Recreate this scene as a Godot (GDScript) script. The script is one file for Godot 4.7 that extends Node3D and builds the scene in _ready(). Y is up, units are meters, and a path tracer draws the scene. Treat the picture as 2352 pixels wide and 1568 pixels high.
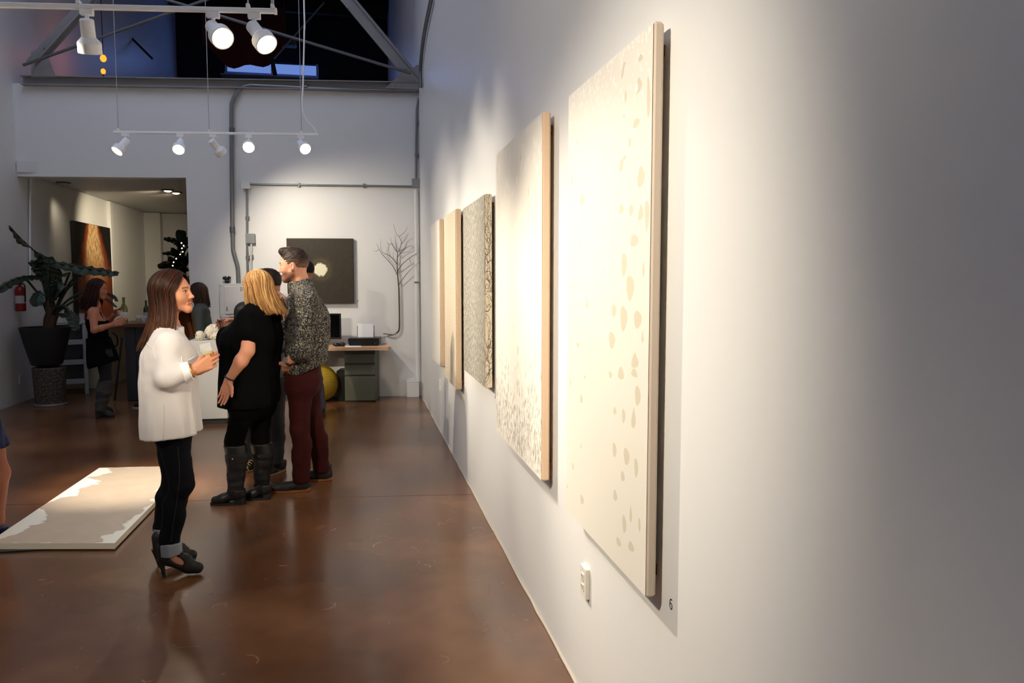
extends Node3D
# Gallery evening: white room, canvases under track lights, visitors standing and talking.

# ------------------------------------------------------------------ mesh builder
class MB:
	var V := PackedVector3Array()
	var N := PackedVector3Array()
	var T := PackedVector2Array()
	var C := PackedColorArray()
	var I := PackedInt32Array()
	var col := Color.WHITE

	func v(p: Vector3, n: Vector3, uv := Vector2.ZERO) -> int:
		V.append(p); N.append(n); T.append(uv); C.append(col)
		return V.size() - 1

	func face(pts: Array, n: Vector3, uvs: Array = []) -> void:
		var s: int = V.size()
		for i in pts.size():
			v(pts[i], n, uvs[i] if uvs.size() > i else Vector2.ZERO)
		for i in range(1, pts.size() - 1):
			I.append(s); I.append(s + i); I.append(s + i + 1)

	func quad(a: Vector3, b: Vector3, c: Vector3, d: Vector3, out: Vector3) -> void:
		var n: Vector3 = (b - a).cross(c - a)
		if n.length() < 1e-12:
			n = (c - a).cross(d - a)
		n = n.normalized()
		if n.dot(out) < 0.0:
			n = -n
		face([a, b, c, d], n, [Vector2(0, 1), Vector2(1, 1), Vector2(1, 0), Vector2(0, 0)])

	func box(c: Vector3, s: Vector3, b := 0.0, bs := Basis()) -> void:
		var h: Vector3 = s * 0.5
		var e: Vector3 = h - Vector3(b, b, b)
		for ax in 3:
			var i: int = (ax + 1) % 3
			var j: int = (ax + 2) % 3
			for sg in [-1.0, 1.0]:
				var n := Vector3.ZERO
				n[ax] = sg
				var q: Array = []
				for k in [[-1.0, -1.0], [1.0, -1.0], [1.0, 1.0], [-1.0, 1.0]]:
					var p := Vector3.ZERO
					p[ax] = sg * h[ax]; p[i] = k[0] * e[i]; p[j] = k[1] * e[j]
					q.append(c + bs * p)
				face(q, bs * n, [Vector2(0, 0), Vector2(1, 0), Vector2(1, 1), Vector2(0, 1)])
		if b <= 0.0:
			return
		for ax in 3:
			var i: int = (ax + 1) % 3
			var j: int = (ax + 2) % 3
			for si in [-1.0, 1.0]:
				for sj in [-1.0, 1.0]:
					var n := Vector3.ZERO
					n[i] = si; n[j] = sj
					var q: Array = []
					for k in [[-1.0, 0], [1.0, 0], [1.0, 1], [-1.0, 1]]:
						var p := Vector3.ZERO
						p[ax] = k[0] * e[ax]
						p[i] = si * (h[i] if k[1] == 0 else e[i])
						p[j] = sj * (e[j] if k[1] == 0 else h[j])
						q.append(c + bs * p)
					face(q, bs * n.normalized())
		for sx in [-1.0, 1.0]:
			for sy in [-1.0, 1.0]:
				for sz in [-1.0, 1.0]:
					var sg := Vector3(sx, sy, sz)
					face([c + bs * (sg * Vector3(h.x, e.y, e.z)), c + bs * (sg * Vector3(e.x, h.y, e.z)), c + bs * (sg * Vector3(e.x, e.y, h.z))], bs * sg.normalized())

	func lathe(prof: Array, segs := 24, xf := Transform3D(), smooth := false) -> void:
		var m: int = prof.size()
		var pn: Array = []
		for i in m - 1:
			var d: Vector2 = prof[i + 1] - prof[i]
			pn.append(Vector2(d.y, -d.x).normalized())
		for i in m - 1:
			var n0: Vector2 = pn[i]
			var n1: Vector2 = pn[i]
			if smooth:
				if i > 0: n0 = (pn[i] + pn[i - 1]).normalized()
				if i < m - 2: n1 = (pn[i] + pn[i + 1]).normalized()
			var s: int = V.size()
			for k in segs + 1:
				var a: float = TAU * k / segs
				var ca := cos(a)
				var sa := sin(a)
				var p0: Vector2 = prof[i]
				var p1: Vector2 = prof[i + 1]
				v(xf * Vector3(p0.x * ca, p0.y, p0.x * sa), (xf.basis * Vector3(n0.x * ca, n0.y, n0.x * sa)).normalized(), Vector2(float(k) / segs, float(i) / (m - 1)))
				v(xf * Vector3(p1.x * ca, p1.y, p1.x * sa), (xf.basis * Vector3(n1.x * ca, n1.y, n1.x * sa)).normalized(), Vector2(float(k) / segs, float(i + 1) / (m - 1)))
			for k in segs:
				var q: int = s + k * 2
				I.append_array([q, q + 1, q + 2, q + 2, q + 1, q + 3])

	func tube(pts: Array, rad: Variant, sides := 8, caps := true, flat := 1.0) -> void:
		var m: int = pts.size()
		var up := Vector3.ZERO
		var s: int = V.size()
		for i in m:
			var d: Vector3 = (pts[mini(i + 1, m - 1)] - pts[maxi(i - 1, 0)]).normalized()
			if up == Vector3.ZERO:
				up = Vector3.UP if absf(d.y) < 0.9 else Vector3.RIGHT
			var x: Vector3 = d.cross(up).normalized()
			up = x.cross(d).normalized()
			var r: float = rad[i] if rad is Array else rad
			for k in sides + 1:
				var a: float = TAU * k / sides
				var n: Vector3 = x * cos(a) + up * sin(a) 
				v(pts[i] + (x * cos(a) + up * sin(a) * flat) * r, n, Vector2(float(k) / sides, float(i) / maxi(m - 1, 1)))
		for i in m - 1:
			for k in sides:
				var q: int = s + i * (sides + 1) + k
				var w: int = q + sides + 1
				I.append_array([q, q + 1, w, w, q + 1, w + 1])
		if caps:
			for e in [0, m - 1]:
				var d: Vector3 = (pts[0] - pts[1] if e == 0 else pts[m - 1] - pts[m - 2]).normalized()
				var c: int = v(pts[e], d)
				var r0: int = V.size()
				for k in sides:
					v(V[s + e * (sides + 1) + k], d)
				for k in sides:
					I.append_array([c, r0 + k, r0 + (k + 1) % sides])

	func ell(c: Vector3, r: Vector3, bs := Basis(), segs := 16, rings := 10) -> void:
		var s: int = V.size()
		for i in rings + 1:
			var f: float = PI * i / rings
			for k in segs + 1:
				var a: float = TAU * k / segs
				var u := Vector3(sin(f) * cos(a), cos(f), sin(f) * sin(a))
				v(c + bs * (u * r), (bs * (u / r)).normalized(), Vector2(float(k) / segs, float(i) / rings))
		for i in rings:
			for k in segs:
				var q: int = s + i * (segs + 1) + k
				var w: int = q + segs + 1
				I.append_array([q, q + 1, w, w, q + 1, w + 1])

	func sheet(P: Array, hint := Vector3.ZERO, wrap := false) -> void:
		# rows of points, smooth normals; hint: a direction the normals roughly face, or ZERO for outward of the centre
		var rows: int = P.size()
		var cols: int = P[0].size()
		var s: int = V.size()
		var mid := Vector3.ZERO
		for r in P:
			for p in r:
				mid += p
		mid /= rows * cols
		for i in rows:
			for k in cols:
				var a: Vector3 = P[mini(i + 1, rows - 1)][k] - P[maxi(i - 1, 0)][k]
				var k1: int = (k + 1) % cols if wrap else mini(k + 1, cols - 1)
				var k0: int = (k - 1 + cols) % cols if wrap else maxi(k - 1, 0)
				var b: Vector3 = P[i][k1] - P[i][k0]
				var n: Vector3 = a.cross(b).normalized()
				if n.dot(hint if hint != Vector3.ZERO else P[i][k] - mid) < 0.0:
					n = -n
				v(P[i][k], n, Vector2(float(k) / (cols - 1), float(i) / (rows - 1)))
		for i in rows - 1:
			for k in (cols if wrap else cols - 1):
				var q: int = s + i * cols + k
				var q1: int = s + i * cols + (k + 1) % cols
				I.append_array([q, q1, q + cols, q + cols, q1, q1 + cols])

	func prism(poly: PackedVector2Array, depth: float, xf: Transform3D) -> void:
		# polygon in local xy, extruded from z = 0 to z = depth
		var ix: PackedInt32Array = Geometry2D.triangulate_polygon(poly)
		for side in [0.0, depth]:
			var n: Vector3 = (xf.basis * Vector3(0, 0, 1 if side == depth else -1) * signf(depth)).normalized()
			var s: int = V.size()
			for p in poly:
				v(xf * Vector3(p.x, p.y, side), n, p)
			for i in ix:
				I.append(s + i)
		var area := 0.0
		for i in poly.size():
			area += poly[i].cross(poly[(i + 1) % poly.size()])
		for i in poly.size():
			var a: Vector2 = poly[i]
			var b: Vector2 = poly[(i + 1) % poly.size()]
			var n2: Vector2 = Vector2(b.y - a.y, a.x - b.x).normalized() * signf(area)
			face([xf * Vector3(a.x, a.y, 0), xf * Vector3(b.x, b.y, 0), xf * Vector3(b.x, b.y, depth), xf * Vector3(a.x, a.y, depth)], (xf.basis * Vector3(n2.x, n2.y, 0)).normalized())

	func shift(o: Vector3) -> void:
		for i in V.size():
			V[i] += o

	func mesh() -> ArrayMesh:
		for t in range(0, I.size(), 3):
			var a: int = I[t]
			var b: int = I[t + 1]
			var c: int = I[t + 2]
			if (V[b] - V[a]).cross(V[c] - V[a]).dot(N[a] + N[b] + N[c]) > 0.0:
				I[t + 1] = c; I[t + 2] = b
		var arr: Array = []
		arr.resize(Mesh.ARRAY_MAX)
		arr[Mesh.ARRAY_VERTEX] = V; arr[Mesh.ARRAY_NORMAL] = N; arr[Mesh.ARRAY_TEX_UV] = T
		arr[Mesh.ARRAY_COLOR] = C; arr[Mesh.ARRAY_INDEX] = I
		var m := ArrayMesh.new()
		m.add_surface_from_arrays(Mesh.PRIMITIVE_TRIANGLES, arr)
		return m

# ------------------------------------------------------------------ distance field on a grid, meshed as surface nets
class Sdf:
	var o: Vector3
	var h: float
	var nx: int
	var ny: int
	var nz: int
	var d := PackedFloat32Array()

	func _init(lo: Vector3, hi: Vector3, cell: float) -> void:
		o = lo; h = cell
		nx = int(ceil((hi.x - lo.x) / cell)) + 1
		ny = int(ceil((hi.y - lo.y) / cell)) + 1
		nz = int(ceil((hi.z - lo.z) / cell)) + 1
		d.resize(nx * ny * nz)
		d.fill(1.0)

	func rng(lo: Vector3, hi: Vector3) -> Array:
		return [maxi(0, int((lo.x - o.x) / h)), mini(nx - 1, int((hi.x - o.x) / h) + 1), maxi(0, int((lo.y - o.y) / h)), mini(ny - 1, int((hi.y - o.y) / h) + 1), maxi(0, int((lo.z - o.z) / h)), mini(nz - 1, int((hi.z - o.z) / h) + 1)]

	func cap(a: Vector3, b: Vector3, ra: float, rb: float, k := 0.02) -> void:
		var m: float = maxf(ra, rb) + k + 2.0 * h
		var g := Vector3(m, m, m)
		var w: Array = rng(a.min(b) - g, a.max(b) + g)
		var ba: Vector3 = b - a
		var il: float = 1.0 / maxf(ba.length_squared(), 1e-9)
		var dr: float = rb - ra
		var ik: float = 0.25 / k
		for z in range(w[4], w[5] + 1):
			for y in range(w[2], w[3] + 1):
				var q: int = (z * ny + y) * nx
				var p := Vector3(0.0, o.y + y * h - a.y, o.z + z * h - a.z)
				for x in range(w[0], w[1] + 1):
					p.x = o.x + x * h - a.x
					var t: float = clampf(p.dot(ba) * il, 0.0, 1.0)
					var e: float = (p - ba * t).length() - ra - dr * t
					var c: float = d[q + x]
					var u: float = k - absf(c - e)
					if u > 0.0:
						d[q + x] = minf(c, e) - u * u * ik
					elif e < c:
						d[q + x] = e

	func ell(c: Vector3, r: Vector3, bs := Basis(), k := 0.02, sub := false) -> void:
		var m: float = maxf(r.x, maxf(r.y, r.z)) + k + 2.0 * h
		var g := Vector3(m, m, m)
		var w: Array = rng(c - g, c + g)
		var iv: Basis = bs.transposed()
		var i1 := Vector3(1.0 / r.x, 1.0 / r.y, 1.0 / r.z)
		var ik: float = 0.25 / k
		for z in range(w[4], w[5] + 1):
			for y in range(w[2], w[3] + 1):
				var q: int = (z * ny + y) * nx
				for x in range(w[0], w[1] + 1):
					var p: Vector3 = iv * (Vector3(o.x + x * h, o.y + y * h, o.z + z * h) - c) * i1
					var k0: float = p.length()
					var e: float = k0 * (k0 - 1.0) / maxf((p * i1).length(), 1e-6)
					var f: float = d[q + x]
					if sub:
						e = -e
						var u: float = k - absf(f - e)
						d[q + x] = maxf(f, e) + (u * u * ik if u > 0.0 else 0.0)
					else:
						var u: float = k - absf(f - e)
						d[q + x] = minf(f, e) - (u * u * ik if u > 0.0 else 0.0)

	func clip(at: Vector3, n: Vector3) -> void:
		# keeps what lies against n
		for z in nz:
			for y in ny:
				var q: int = (z * ny + y) * nx
				var s: float = (o.y + y * h - at.y) * n.y + (o.z + z * h - at.z) * n.z
				for x in nx:
					var e: float = s + (o.x + x * h - at.x) * n.x
					if e > d[q + x]:
						d[q + x] = e

	func warp(f: Callable, near := 0.04) -> void:
		for z in nz:
			for y in ny:
				var q: int = (z * ny + y) * nx
				for x in nx:
					if absf(d[q + x]) < near:
						d[q + x] += f.call(Vector3(o.x + x * h, o.y + y * h, o.z + z * h))

	func val(p: Vector3) -> float:
		var g: Vector3 = (p - o) / h
		var x: int = clampi(int(g.x), 0, nx - 2)
		var y: int = clampi(int(g.y), 0, ny - 2)
		var z: int = clampi(int(g.z), 0, nz - 2)
		var f := Vector3(g.x - x, g.y - y, g.z - z)
		var q: int = (z * ny + y) * nx + x
		var a: float = lerpf(lerpf(d[q], d[q + 1], f.x), lerpf(d[q + nx], d[q + nx + 1], f.x), f.y)
		q += nx * ny
		var b: float = lerpf(lerpf(d[q], d[q + 1], f.x), lerpf(d[q + nx], d[q + nx + 1], f.x), f.y)
		return lerpf(a, b, f.z)

	func hit(p: Vector3, dir: Vector3, far := 0.6) -> Vector3:
		var t := 0.0
		while t < far:
			if val(p + dir * t) <= 0.0:
				var a: float = t - h * 0.5
				for k in 6:
					var m: float = (a + t) * 0.5
					if val(p + dir * m) <= 0.0: t = m
					else: a = m
				return p + dir * t
			t += h * 0.5
		return p + dir * far

	func mesh(mb: MB, paint: Variant = null) -> void:
		var sx: int = 1
		var sy: int = nx
		var sz: int = nx * ny
		var off: Array = [0, sx, sy, sx + sy, sz, sx + sz, sy + sz, sx + sy + sz]
		var ids := PackedInt32Array()
		ids.resize(d.size())
		ids.fill(-1)
		var base: int = mb.V.size()
		var lim: float = h * 4.5
		var edges: Array = [[0, 1], [2, 3], [4, 5], [6, 7], [0, 2], [1, 3], [4, 6], [5, 7], [0, 4], [1, 5], [2, 6], [3, 7]]
		var cells := PackedInt32Array()
		for z in nz - 1:
			for y in ny - 1:
				var q0: int = (z * ny + y) * nx
				for x in nx - 1:
					var q: int = q0 + x
					var d0: float = d[q]
					if d0 > lim or d0 < -lim:
						continue
					var c: Array = [d0, d[q + 1], d[q + sy], d[q + sy + 1], d[q + sz], d[q + sz + 1], d[q + sz + sy], d[q + sz + sy + 1]]
					var neg: int = 0
					for e in c:
						if e < 0.0: neg += 1
					if neg == 0 or neg == 8:
						continue
					var sum := Vector3.ZERO
					var cnt := 0
					for e in edges:
						var a: float = c[e[0]]
						var b: float = c[e[1]]
						if (a < 0.0) != (b < 0.0):
							var t: float = a / (a - b)
							var i0: int = e[0]
							var i1: int = e[1]
							var p0 := Vector3(i0 & 1, (i0 >> 1) & 1, (i0 >> 2) & 1)
							var p1 := Vector3(i1 & 1, (i1 >> 1) & 1, (i1 >> 2) & 1)
							sum += p0.lerp(p1, t)
							cnt += 1
					var P: Vector3 = o + (Vector3(x, y, z) + sum / cnt) * h
					if paint != null:
						mb.col = paint.call(P)
					ids[q] = mb.v(P, Vector3.ZERO)
					cells.append(q)
		for q in cells:
			var d0: float = d[q]
			var x: int = q % nx
			var y: int = (q / nx) % ny
			var z: int = q / sz
			for ax in 3:
				var st: int = [sx, sy, sz][ax]
				var d1: float = d[q + st]
				if (d0 < 0.0) == (d1 < 0.0):
					continue
				var s1: int = [sy, sz, sx][ax]
				var s2: int = [sz, sx, sy][ax]
				if q - s1 - s2 < 0:
					continue
				var a: int = ids[q]
				var b: int = ids[q - s1]
				var c: int = ids[q - s1 - s2]
				var e: int = ids[q - s2]
				if b < 0 or c < 0 or e < 0:
					continue
				if d0 < 0.0:
					mb.I.append_array([a, c, b, a, e, c])
				else:
					mb.I.append_array([a, b, c, a, c, e])
		# smooth normals: along the gradient of the field
		for i in range(base, mb.V.size()):
			var P: Vector3 = mb.V[i]
			var g := Vector3(val(P + Vector3(h, 0, 0)) - val(P - Vector3(h, 0, 0)), val(P + Vector3(0, h, 0)) - val(P - Vector3(0, h, 0)), val(P + Vector3(0, 0, h)) - val(P - Vector3(0, 0, h)))
			mb.N[i] = g.normalized() if g.length() > 1e-9 else Vector3.UP
		mb.col = Color.WHITE

# ------------------------------------------------------------------ scene helpers
var used := {}
var mats := {}
var rnd := RandomNumberGenerator.new()

func numbered(n: String) -> String:
	var k: int = used.get(n, 0)
	used[n] = k + 1
	return n if k == 0 else "%s_%03d" % [n, k]

func tag(o: Node3D, label: String, category: String, group := "") -> Node3D:
	o.set_meta("label", label); o.set_meta("category", category)
	if group != "": o.set_meta("group", group)
	return o

func thing(called: String, label: String, category: String, at: Variant = Vector3.ZERO, group := "") -> Node3D:
	var o := Node3D.new()
	o.name = numbered(called)
	add_child(o)
	if at is Transform3D: o.transform = at
	else: o.position = at
	return tag(o, label, category, group)

func part(parent: Node3D, called: String, mb: MB, m: Material, label := "") -> MeshInstance3D:
	var o := MeshInstance3D.new()
	o.name = numbered(called) if parent == self else called
	o.mesh = mb.mesh()
	o.material_override = m
	parent.add_child(o, true)
	if label != "": o.set_meta("label", label)
	return o

func wpart(parent: Node3D, called: String, mb: MB, m: Material, label := "") -> MeshInstance3D:
	# the same for geometry written in the room's coordinates, under a thing that is not turned
	var off := Vector3.ZERO
	var p: Node = parent
	while p != self:
		off += (p as Node3D).position
		p = p.get_parent()
	mb.shift(-off)
	return part(parent, called, mb, m, label)

func struct(called: String, mb: MB, m: Material, parent: Node3D = null) -> MeshInstance3D:
	var o: MeshInstance3D = part(parent if parent else self, called, mb, m)
	o.set_meta("kind", "structure")
	return o

func mat(key: String, c: Color, rough := 0.6, metal := 0.0, spec := 0.5) -> StandardMaterial3D:
	if mats.has(key): return mats[key]
	var m := StandardMaterial3D.new()
	m.resource_name = key
	m.albedo_color = c; m.roughness = rough; m.metallic = metal; m.metallic_specular = spec
	mats[key] = m
	return m

func vmat(key: String, rough := 0.6, spec := 0.5) -> StandardMaterial3D:
	var m: StandardMaterial3D = mat(key, Color.WHITE, rough, 0.0, spec)
	m.vertex_color_use_as_albedo = true
	return m

func glow(key: String, c: Color, e: float) -> StandardMaterial3D:
	var m: StandardMaterial3D = mat(key, c, 0.4)
	m.emission_enabled = true; m.emission = c; m.emission_energy_multiplier = e
	return m

func glass(key: String, c: Color, a := 0.08) -> StandardMaterial3D:
	var m: StandardMaterial3D = mat(key, Color(c.r, c.g, c.b, a), 0.03)
	m.transparency = BaseMaterial3D.TRANSPARENCY_ALPHA
	return m

func lin(r: float, g: float, b: float) -> Color:
	return Color(r, g, b).srgb_to_linear()

func noise(freq: float, sd := 1, oct := 3) -> FastNoiseLite:
	var n := FastNoiseLite.new()
	n.noise_type = FastNoiseLite.TYPE_SIMPLEX_SMOOTH
	n.seed = sd; n.frequency = freq; n.fractal_octaves = oct
	return n

func ntex(freq: float, stops: Array, sd := 1, oct := 4, size := 512, bump := -1.0) -> NoiseTexture2D:
	var t := NoiseTexture2D.new()
	t.width = size; t.height = size; t.seamless = true
	t.noise = noise(freq, sd, oct)
	if bump > 0.0:
		t.as_normal_map = true; t.bump_strength = bump
	else:
		var g := Gradient.new()
		g.offsets = PackedFloat32Array(); g.colors = PackedColorArray()
		var offs := PackedFloat32Array()
		var cols := PackedColorArray()
		for s in stops:
			offs.append(s[0]); cols.append(s[1])
		g.offsets = offs; g.colors = cols
		t.color_ramp = g
	return t

func triplanar(m: StandardMaterial3D, s: float, world := true) -> StandardMaterial3D:
	m.uv1_triplanar = true; m.uv1_world_triplanar = world; m.uv1_scale = Vector3(s, s, s)
	return m

func frame(at: Vector3, z: Vector3, y := Vector3.UP) -> Transform3D:
	# z axis along z, y axis as near to y as it can be
	z = z.normalized()
	var x: Vector3 = y.cross(z).normalized()
	return Transform3D(Basis(x, z.cross(x), z), at)

func along(a: Vector3, d: Vector3) -> Transform3D:
	# y axis along d
	d = d.normalized()
	var x: Vector3 = d.cross(Vector3(0.13, 0.2, 1).normalized()).normalized()
	return Transform3D(Basis(x, d, x.cross(d)), a)

func curve(pts: Array, steps := 6) -> Array:
	var out: Array = []
	var n: int = pts.size()
	for i in n - 1:
		var a: Vector3 = pts[maxi(i - 1, 0)]
		var b: Vector3 = pts[i]
		var c: Vector3 = pts[i + 1]
		var e: Vector3 = pts[mini(i + 2, n - 1)]
		for k in steps:
			out.append(b.cubic_interpolate(c, a, e, float(k) / steps))
	out.append(pts[n - 1])
	return out

var BW := Transform3D(Basis(Vector3(0.99144, 0, 0.13053), Vector3.UP, Vector3(-0.13053, 0, 0.99144)), Vector3(0.823, 0, -10.6))   # the partition wall: x towards its right corner, z out into the room
const WX := 0.823
const LX := -4.38
const WARM := Color(1.0, 0.945, 0.85)

func spot(parent: Node3D, at: Vector3, to: Vector3, e: float, angle: float, c := WARM, soft := 1.0, size := 0.045) -> void:
	var l := SpotLight3D.new()
	l.name = "beam"
	parent.add_child(l, true)
	l.position = at
	l.basis = Transform3D().looking_at(to, Vector3.UP if absf(to.normalized().y) < 0.98 else Vector3.RIGHT).basis
	l.light_color = c; l.light_energy = e; l.spot_angle = angle; l.spot_angle_attenuation = soft
	l.spot_range = 30.0; l.spot_attenuation = 2.0; l.light_size = size; l.shadow_enabled = true

func area(at: Vector3, to: Vector3, size: Vector2, e: float, c: Color) -> void:
	var l := AreaLight3D.new()
	l.name = numbered("skylight_fill")
	add_child(l)
	l.position = at
	l.basis = Transform3D().looking_at(to, Vector3.FORWARD if absf(to.normalized().y) > 0.9 else Vector3.UP).basis
	l.area_size = size; l.light_color = c; l.light_energy = e; l.area_range = 40.0; l.shadow_enabled = true

func _ready() -> void:
	rnd.seed = 7
	# --- camera
	var cam := Camera3D.new()
	cam.name = "camera"
	add_child(cam)
	cam.position = Vector3(0, 1.6, 0)
	cam.rotation = Vector3(deg_to_rad(-4.570), deg_to_rad(-11.219), 0)
	cam.fov = 47.93
	cam.near = 0.05; cam.far = 200.0
	cam.current = true
	# --- sky and exposure
	var env := Environment.new()
	var sky := ProceduralSkyMaterial.new()
	sky.sky_top_color = Color(0.35, 0.48, 0.85); sky.sky_horizon_color = Color(0.62, 0.76, 1.0)
	sky.ground_horizon_color = Color(0.3, 0.33, 0.4); sky.ground_bottom_color = Color(0.12, 0.12, 0.14)
	env.sky = Sky.new(); env.sky.sky_material = sky
	env.background_mode = Environment.BG_SKY
	env.background_energy_multiplier = 1.0
	env.tonemap_mode = Environment.TONE_MAPPER_LINEAR
	env.tonemap_exposure = 1.0
	env.sdfgi_enabled = true; env.ssao_enabled = true; env.ssil_enabled = true
	var we := WorldEnvironment.new()
	we.name = "surroundings"
	we.environment = env
	add_child(we)
	# --- cool fill under an added, unseen roof opening; dusk light at the clerestory
	area(Vector3(-2.66, 8.36, -6.0), Vector3(0, -1, 0), Vector2(1.6, 7.0), 13.0, Color(0.86, 0.91, 1.0))
	area(Vector3(-2.1, 6.98, -20.8), Vector3(0.0, -0.2, 1), Vector2(2.2, 0.34), 1.1, Color(0.45, 0.6, 1.0))
	build_room()
	build_upper_void()
	build_back_wall_items()
	build_paintings()
	build_tracks()
	build_bar()
	build_plants()
	build_floor_pieces()
	build_people()

# ------------------------------------------------------------------ room shell
func build_room() -> void:
	var white: StandardMaterial3D = mat("wall_paint", Color(0.90, 0.90, 0.90), 0.42, 0.0, 0.4)
	white.normal_enabled = true
	white.normal_texture = ntex(0.06, [], 5, 3, 512, 4.0)
	white.normal_scale = 0.035
	triplanar(white, 0.5)
	var plain_white: StandardMaterial3D = mat("plaster", Color(0.86, 0.86, 0.86), 0.6)
	var dark: StandardMaterial3D = mat("dark_roof", Color(0.13, 0.12, 0.12), 0.85)
	# floor: stained concrete, three pours with saw joints between
	var conc: StandardMaterial3D = mat("concrete", Color.WHITE, 1.0, 0.0, 0.55)
	conc.albedo_texture = ntex(0.004, [[0.0, Color(0.31, 0.19, 0.115)], [0.4, Color(0.405, 0.258, 0.158)], [0.6, Color(0.445, 0.29, 0.183)], [1.0, Color(0.53, 0.37, 0.255)]], 11, 4, 1024)
	conc.roughness = 0.27
	var wear := Image.create(1024, 1024, false, Image.FORMAT_RGBA8)
	wear.fill(Color(0.75, 0.66, 0.58, 0.0))
	for i in 420:
		var p := Vector2(rnd.randf() * 1000.0, rnd.randf() * 1000.0)
		var d: Vector2 = Vector2.from_angle(rnd.randf() * TAU) * (0.4 + 0.6 * rnd.randf())
		var turn: float = (rnd.randf() - 0.5) * 0.25
		var a: float = 0.12 + 0.38 * rnd.randf() * rnd.randf()
		for k in (2 + rnd.randi() % 4 if i % 3 else 8 + rnd.randi() % 30):
			p += d
			d = d.rotated(turn)
			if p.x > 0.0 and p.y > 0.0 and p.x < 1023.0 and p.y < 1023.0:
				wear.set_pixelv(Vector2i(p), Color(0.75, 0.66, 0.58, a))
	conc.detail_enabled = true
	conc.detail_blend_mode = BaseMaterial3D.BLEND_MODE_MIX
	conc.detail_albedo = ImageTexture.create_from_image(wear)
	conc.detail_uv_layer = BaseMaterial3D.DETAIL_UV_1
	conc.normal_enabled = false
	conc.normal_texture = ntex(0.12, [], 21, 3, 512, 3.0)
	conc.normal_scale = 0.06
	triplanar(conc, 0.22)
	conc.clearcoat_enabled = true; conc.clearcoat = 0.15; conc.clearcoat_roughness = 0.14
	var fl := Node3D.new()
	fl.name = "floor"
	add_child(fl)
	fl.set_meta("kind", "structure")
	var down := Transform3D(Basis(Vector3(1, 0, 0), Vector3(0, 0, 1), Vector3(0, -1, 0)), Vector3.ZERO)
	var cuts: Array = [5.2, -5.567, -14.0, -22.2]
	for i in 3:
		var g0: float = 0.0 if i == 0 else 0.008
		var skew: float = 0.119
		var a0: float = cuts[i] - g0
		var a1: float = cuts[i + 1]
		var s0: float = 0.0 if i == 0 else skew
		var s1: float = 0.0 if i == 2 else skew
		var b := MB.new()
		b.prism(PackedVector2Array([Vector2(LX - 0.2, a0 - s0 * 5.4), Vector2(WX + 0.2, a0), Vector2(WX + 0.2, a1), Vector2(LX - 0.2, a1 - s1 * 5.4)]), 0.15, down)
		struct("slab", b, conc, fl)
	var under := MB.new()
	under.box(Vector3(-1.78, -0.2, -8.5), Vector3(5.6, 0.1, 27.4))
	struct("joint_filler", under, mat("filler", Color(0.2, 0.15, 0.12), 0.9), fl)
	# walls
	var b := MB.new()
	b.box(Vector3(WX + 0.1, 4.25, -8.5), Vector3(0.2, 8.5, 27.4))
	struct("wall_right", b, white)
	b = MB.new()
	b.box(Vector3(LX - 0.1, 4.25, -8.5), Vector3(0.2, 8.5, 27.4))
	struct("wall_left", b, white)
	b = MB.new()
	b.box(Vector3(-1.78, 4.25, 5.1), Vector3(5.2, 8.5, 0.2))
	struct("wall_front", b, plain_white)
	# partition with the opening into the bar
	b = MB.new()
	b.box(Vector3(-1.545, 2.075, -0.1), Vector3(3.09, 4.15, 0.2))
	var wb: MeshInstance3D = struct("wall_back", b, white)
	wb.transform = BW
	b = MB.new()
	b.box(Vector3(-4.17, 3.553, -0.1), Vector3(2.16, 1.193, 0.2))
	struct("lintel", b, white, wb)
	# bar room behind
	b = MB.new()
	b.box(Vector3(-1.78, 3.08, -14.4), Vector3(5.18, 0.14, 6.3))
	struct("ceiling_bar", b, plain_white)
	b = MB.new()
	b.box(Vector3(-1.78, 1.5, -17.6), Vector3(5.2, 3.0, 0.2))
	struct("wall_bar", b, plain_white)
	b = MB.new()
	b.box(Vector3(LX + 0.03, 1.5, -14.98), Vector3(0.06, 3.0, 0.12), 0.004)
	struct("trim_1", b, plain_white)
	b = MB.new()
	b.box(Vector3(LX + 0.16, 1.5, -17.4), Vector3(0.32, 3.0, 0.2), 0.004)
	struct("trim_2", b, plain_white)
	# rough edge where the right wall meets the floor
	b = MB.new()
	var base_pts: Array = []
	for i in 90:
		base_pts.append(Vector3(WX - 0.001 - 0.006 * rnd.randf(), 0.004, 3.0 - i * 0.151))
	b.tube(base_pts, 0.007, 6)
	struct("baseboard_right", b, mat("caulk", Color(0.78, 0.74, 0.68), 0.8))
	# roof deck with a long unseen opening, added for the cool fill
	b = MB.new()
	b.box(Vector3(-4.06, 8.6, -8.5), Vector3(1.1, 0.2, 27.4))
	b.box(Vector3(-0.4, 8.6, -8.5), Vector3(2.85, 0.2, 27.4))
	b.box(Vector3(-2.66, 8.6, 1.4), Vector3(1.7, 0.2, 7.6))
	b.box(Vector3(-2.66, 8.6, -15.9), Vector3(1.7, 0.2, 12.6))
	struct("ceiling", b, dark)
	b = MB.new()
	b.box(Vector3(-2.66, 8.62, -6.0), Vector3(1.7, 0.01, 7.2))
	struct("added_window_1", b, glass("roof_glass", Color(0.9, 0.95, 1.0), 0.1))  # pane of the added roof opening, never in view

func beam_between(b: MB, p: Vector3, q: Vector3, w: float, t: float) -> void:
	var d: Vector3 = q - p
	var bs: Basis = Basis(d.normalized().cross(Vector3(0, 0, 1)).normalized(), d.normalized(), Vector3(0, 0, 1))
	b.box((p + q) * 0.5, Vector3(w, d.length(), t), 0.004, bs)

func bp(s: Vector2, out: float) -> Vector3:
	return Vector3(s.x, s.y, out)

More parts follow.
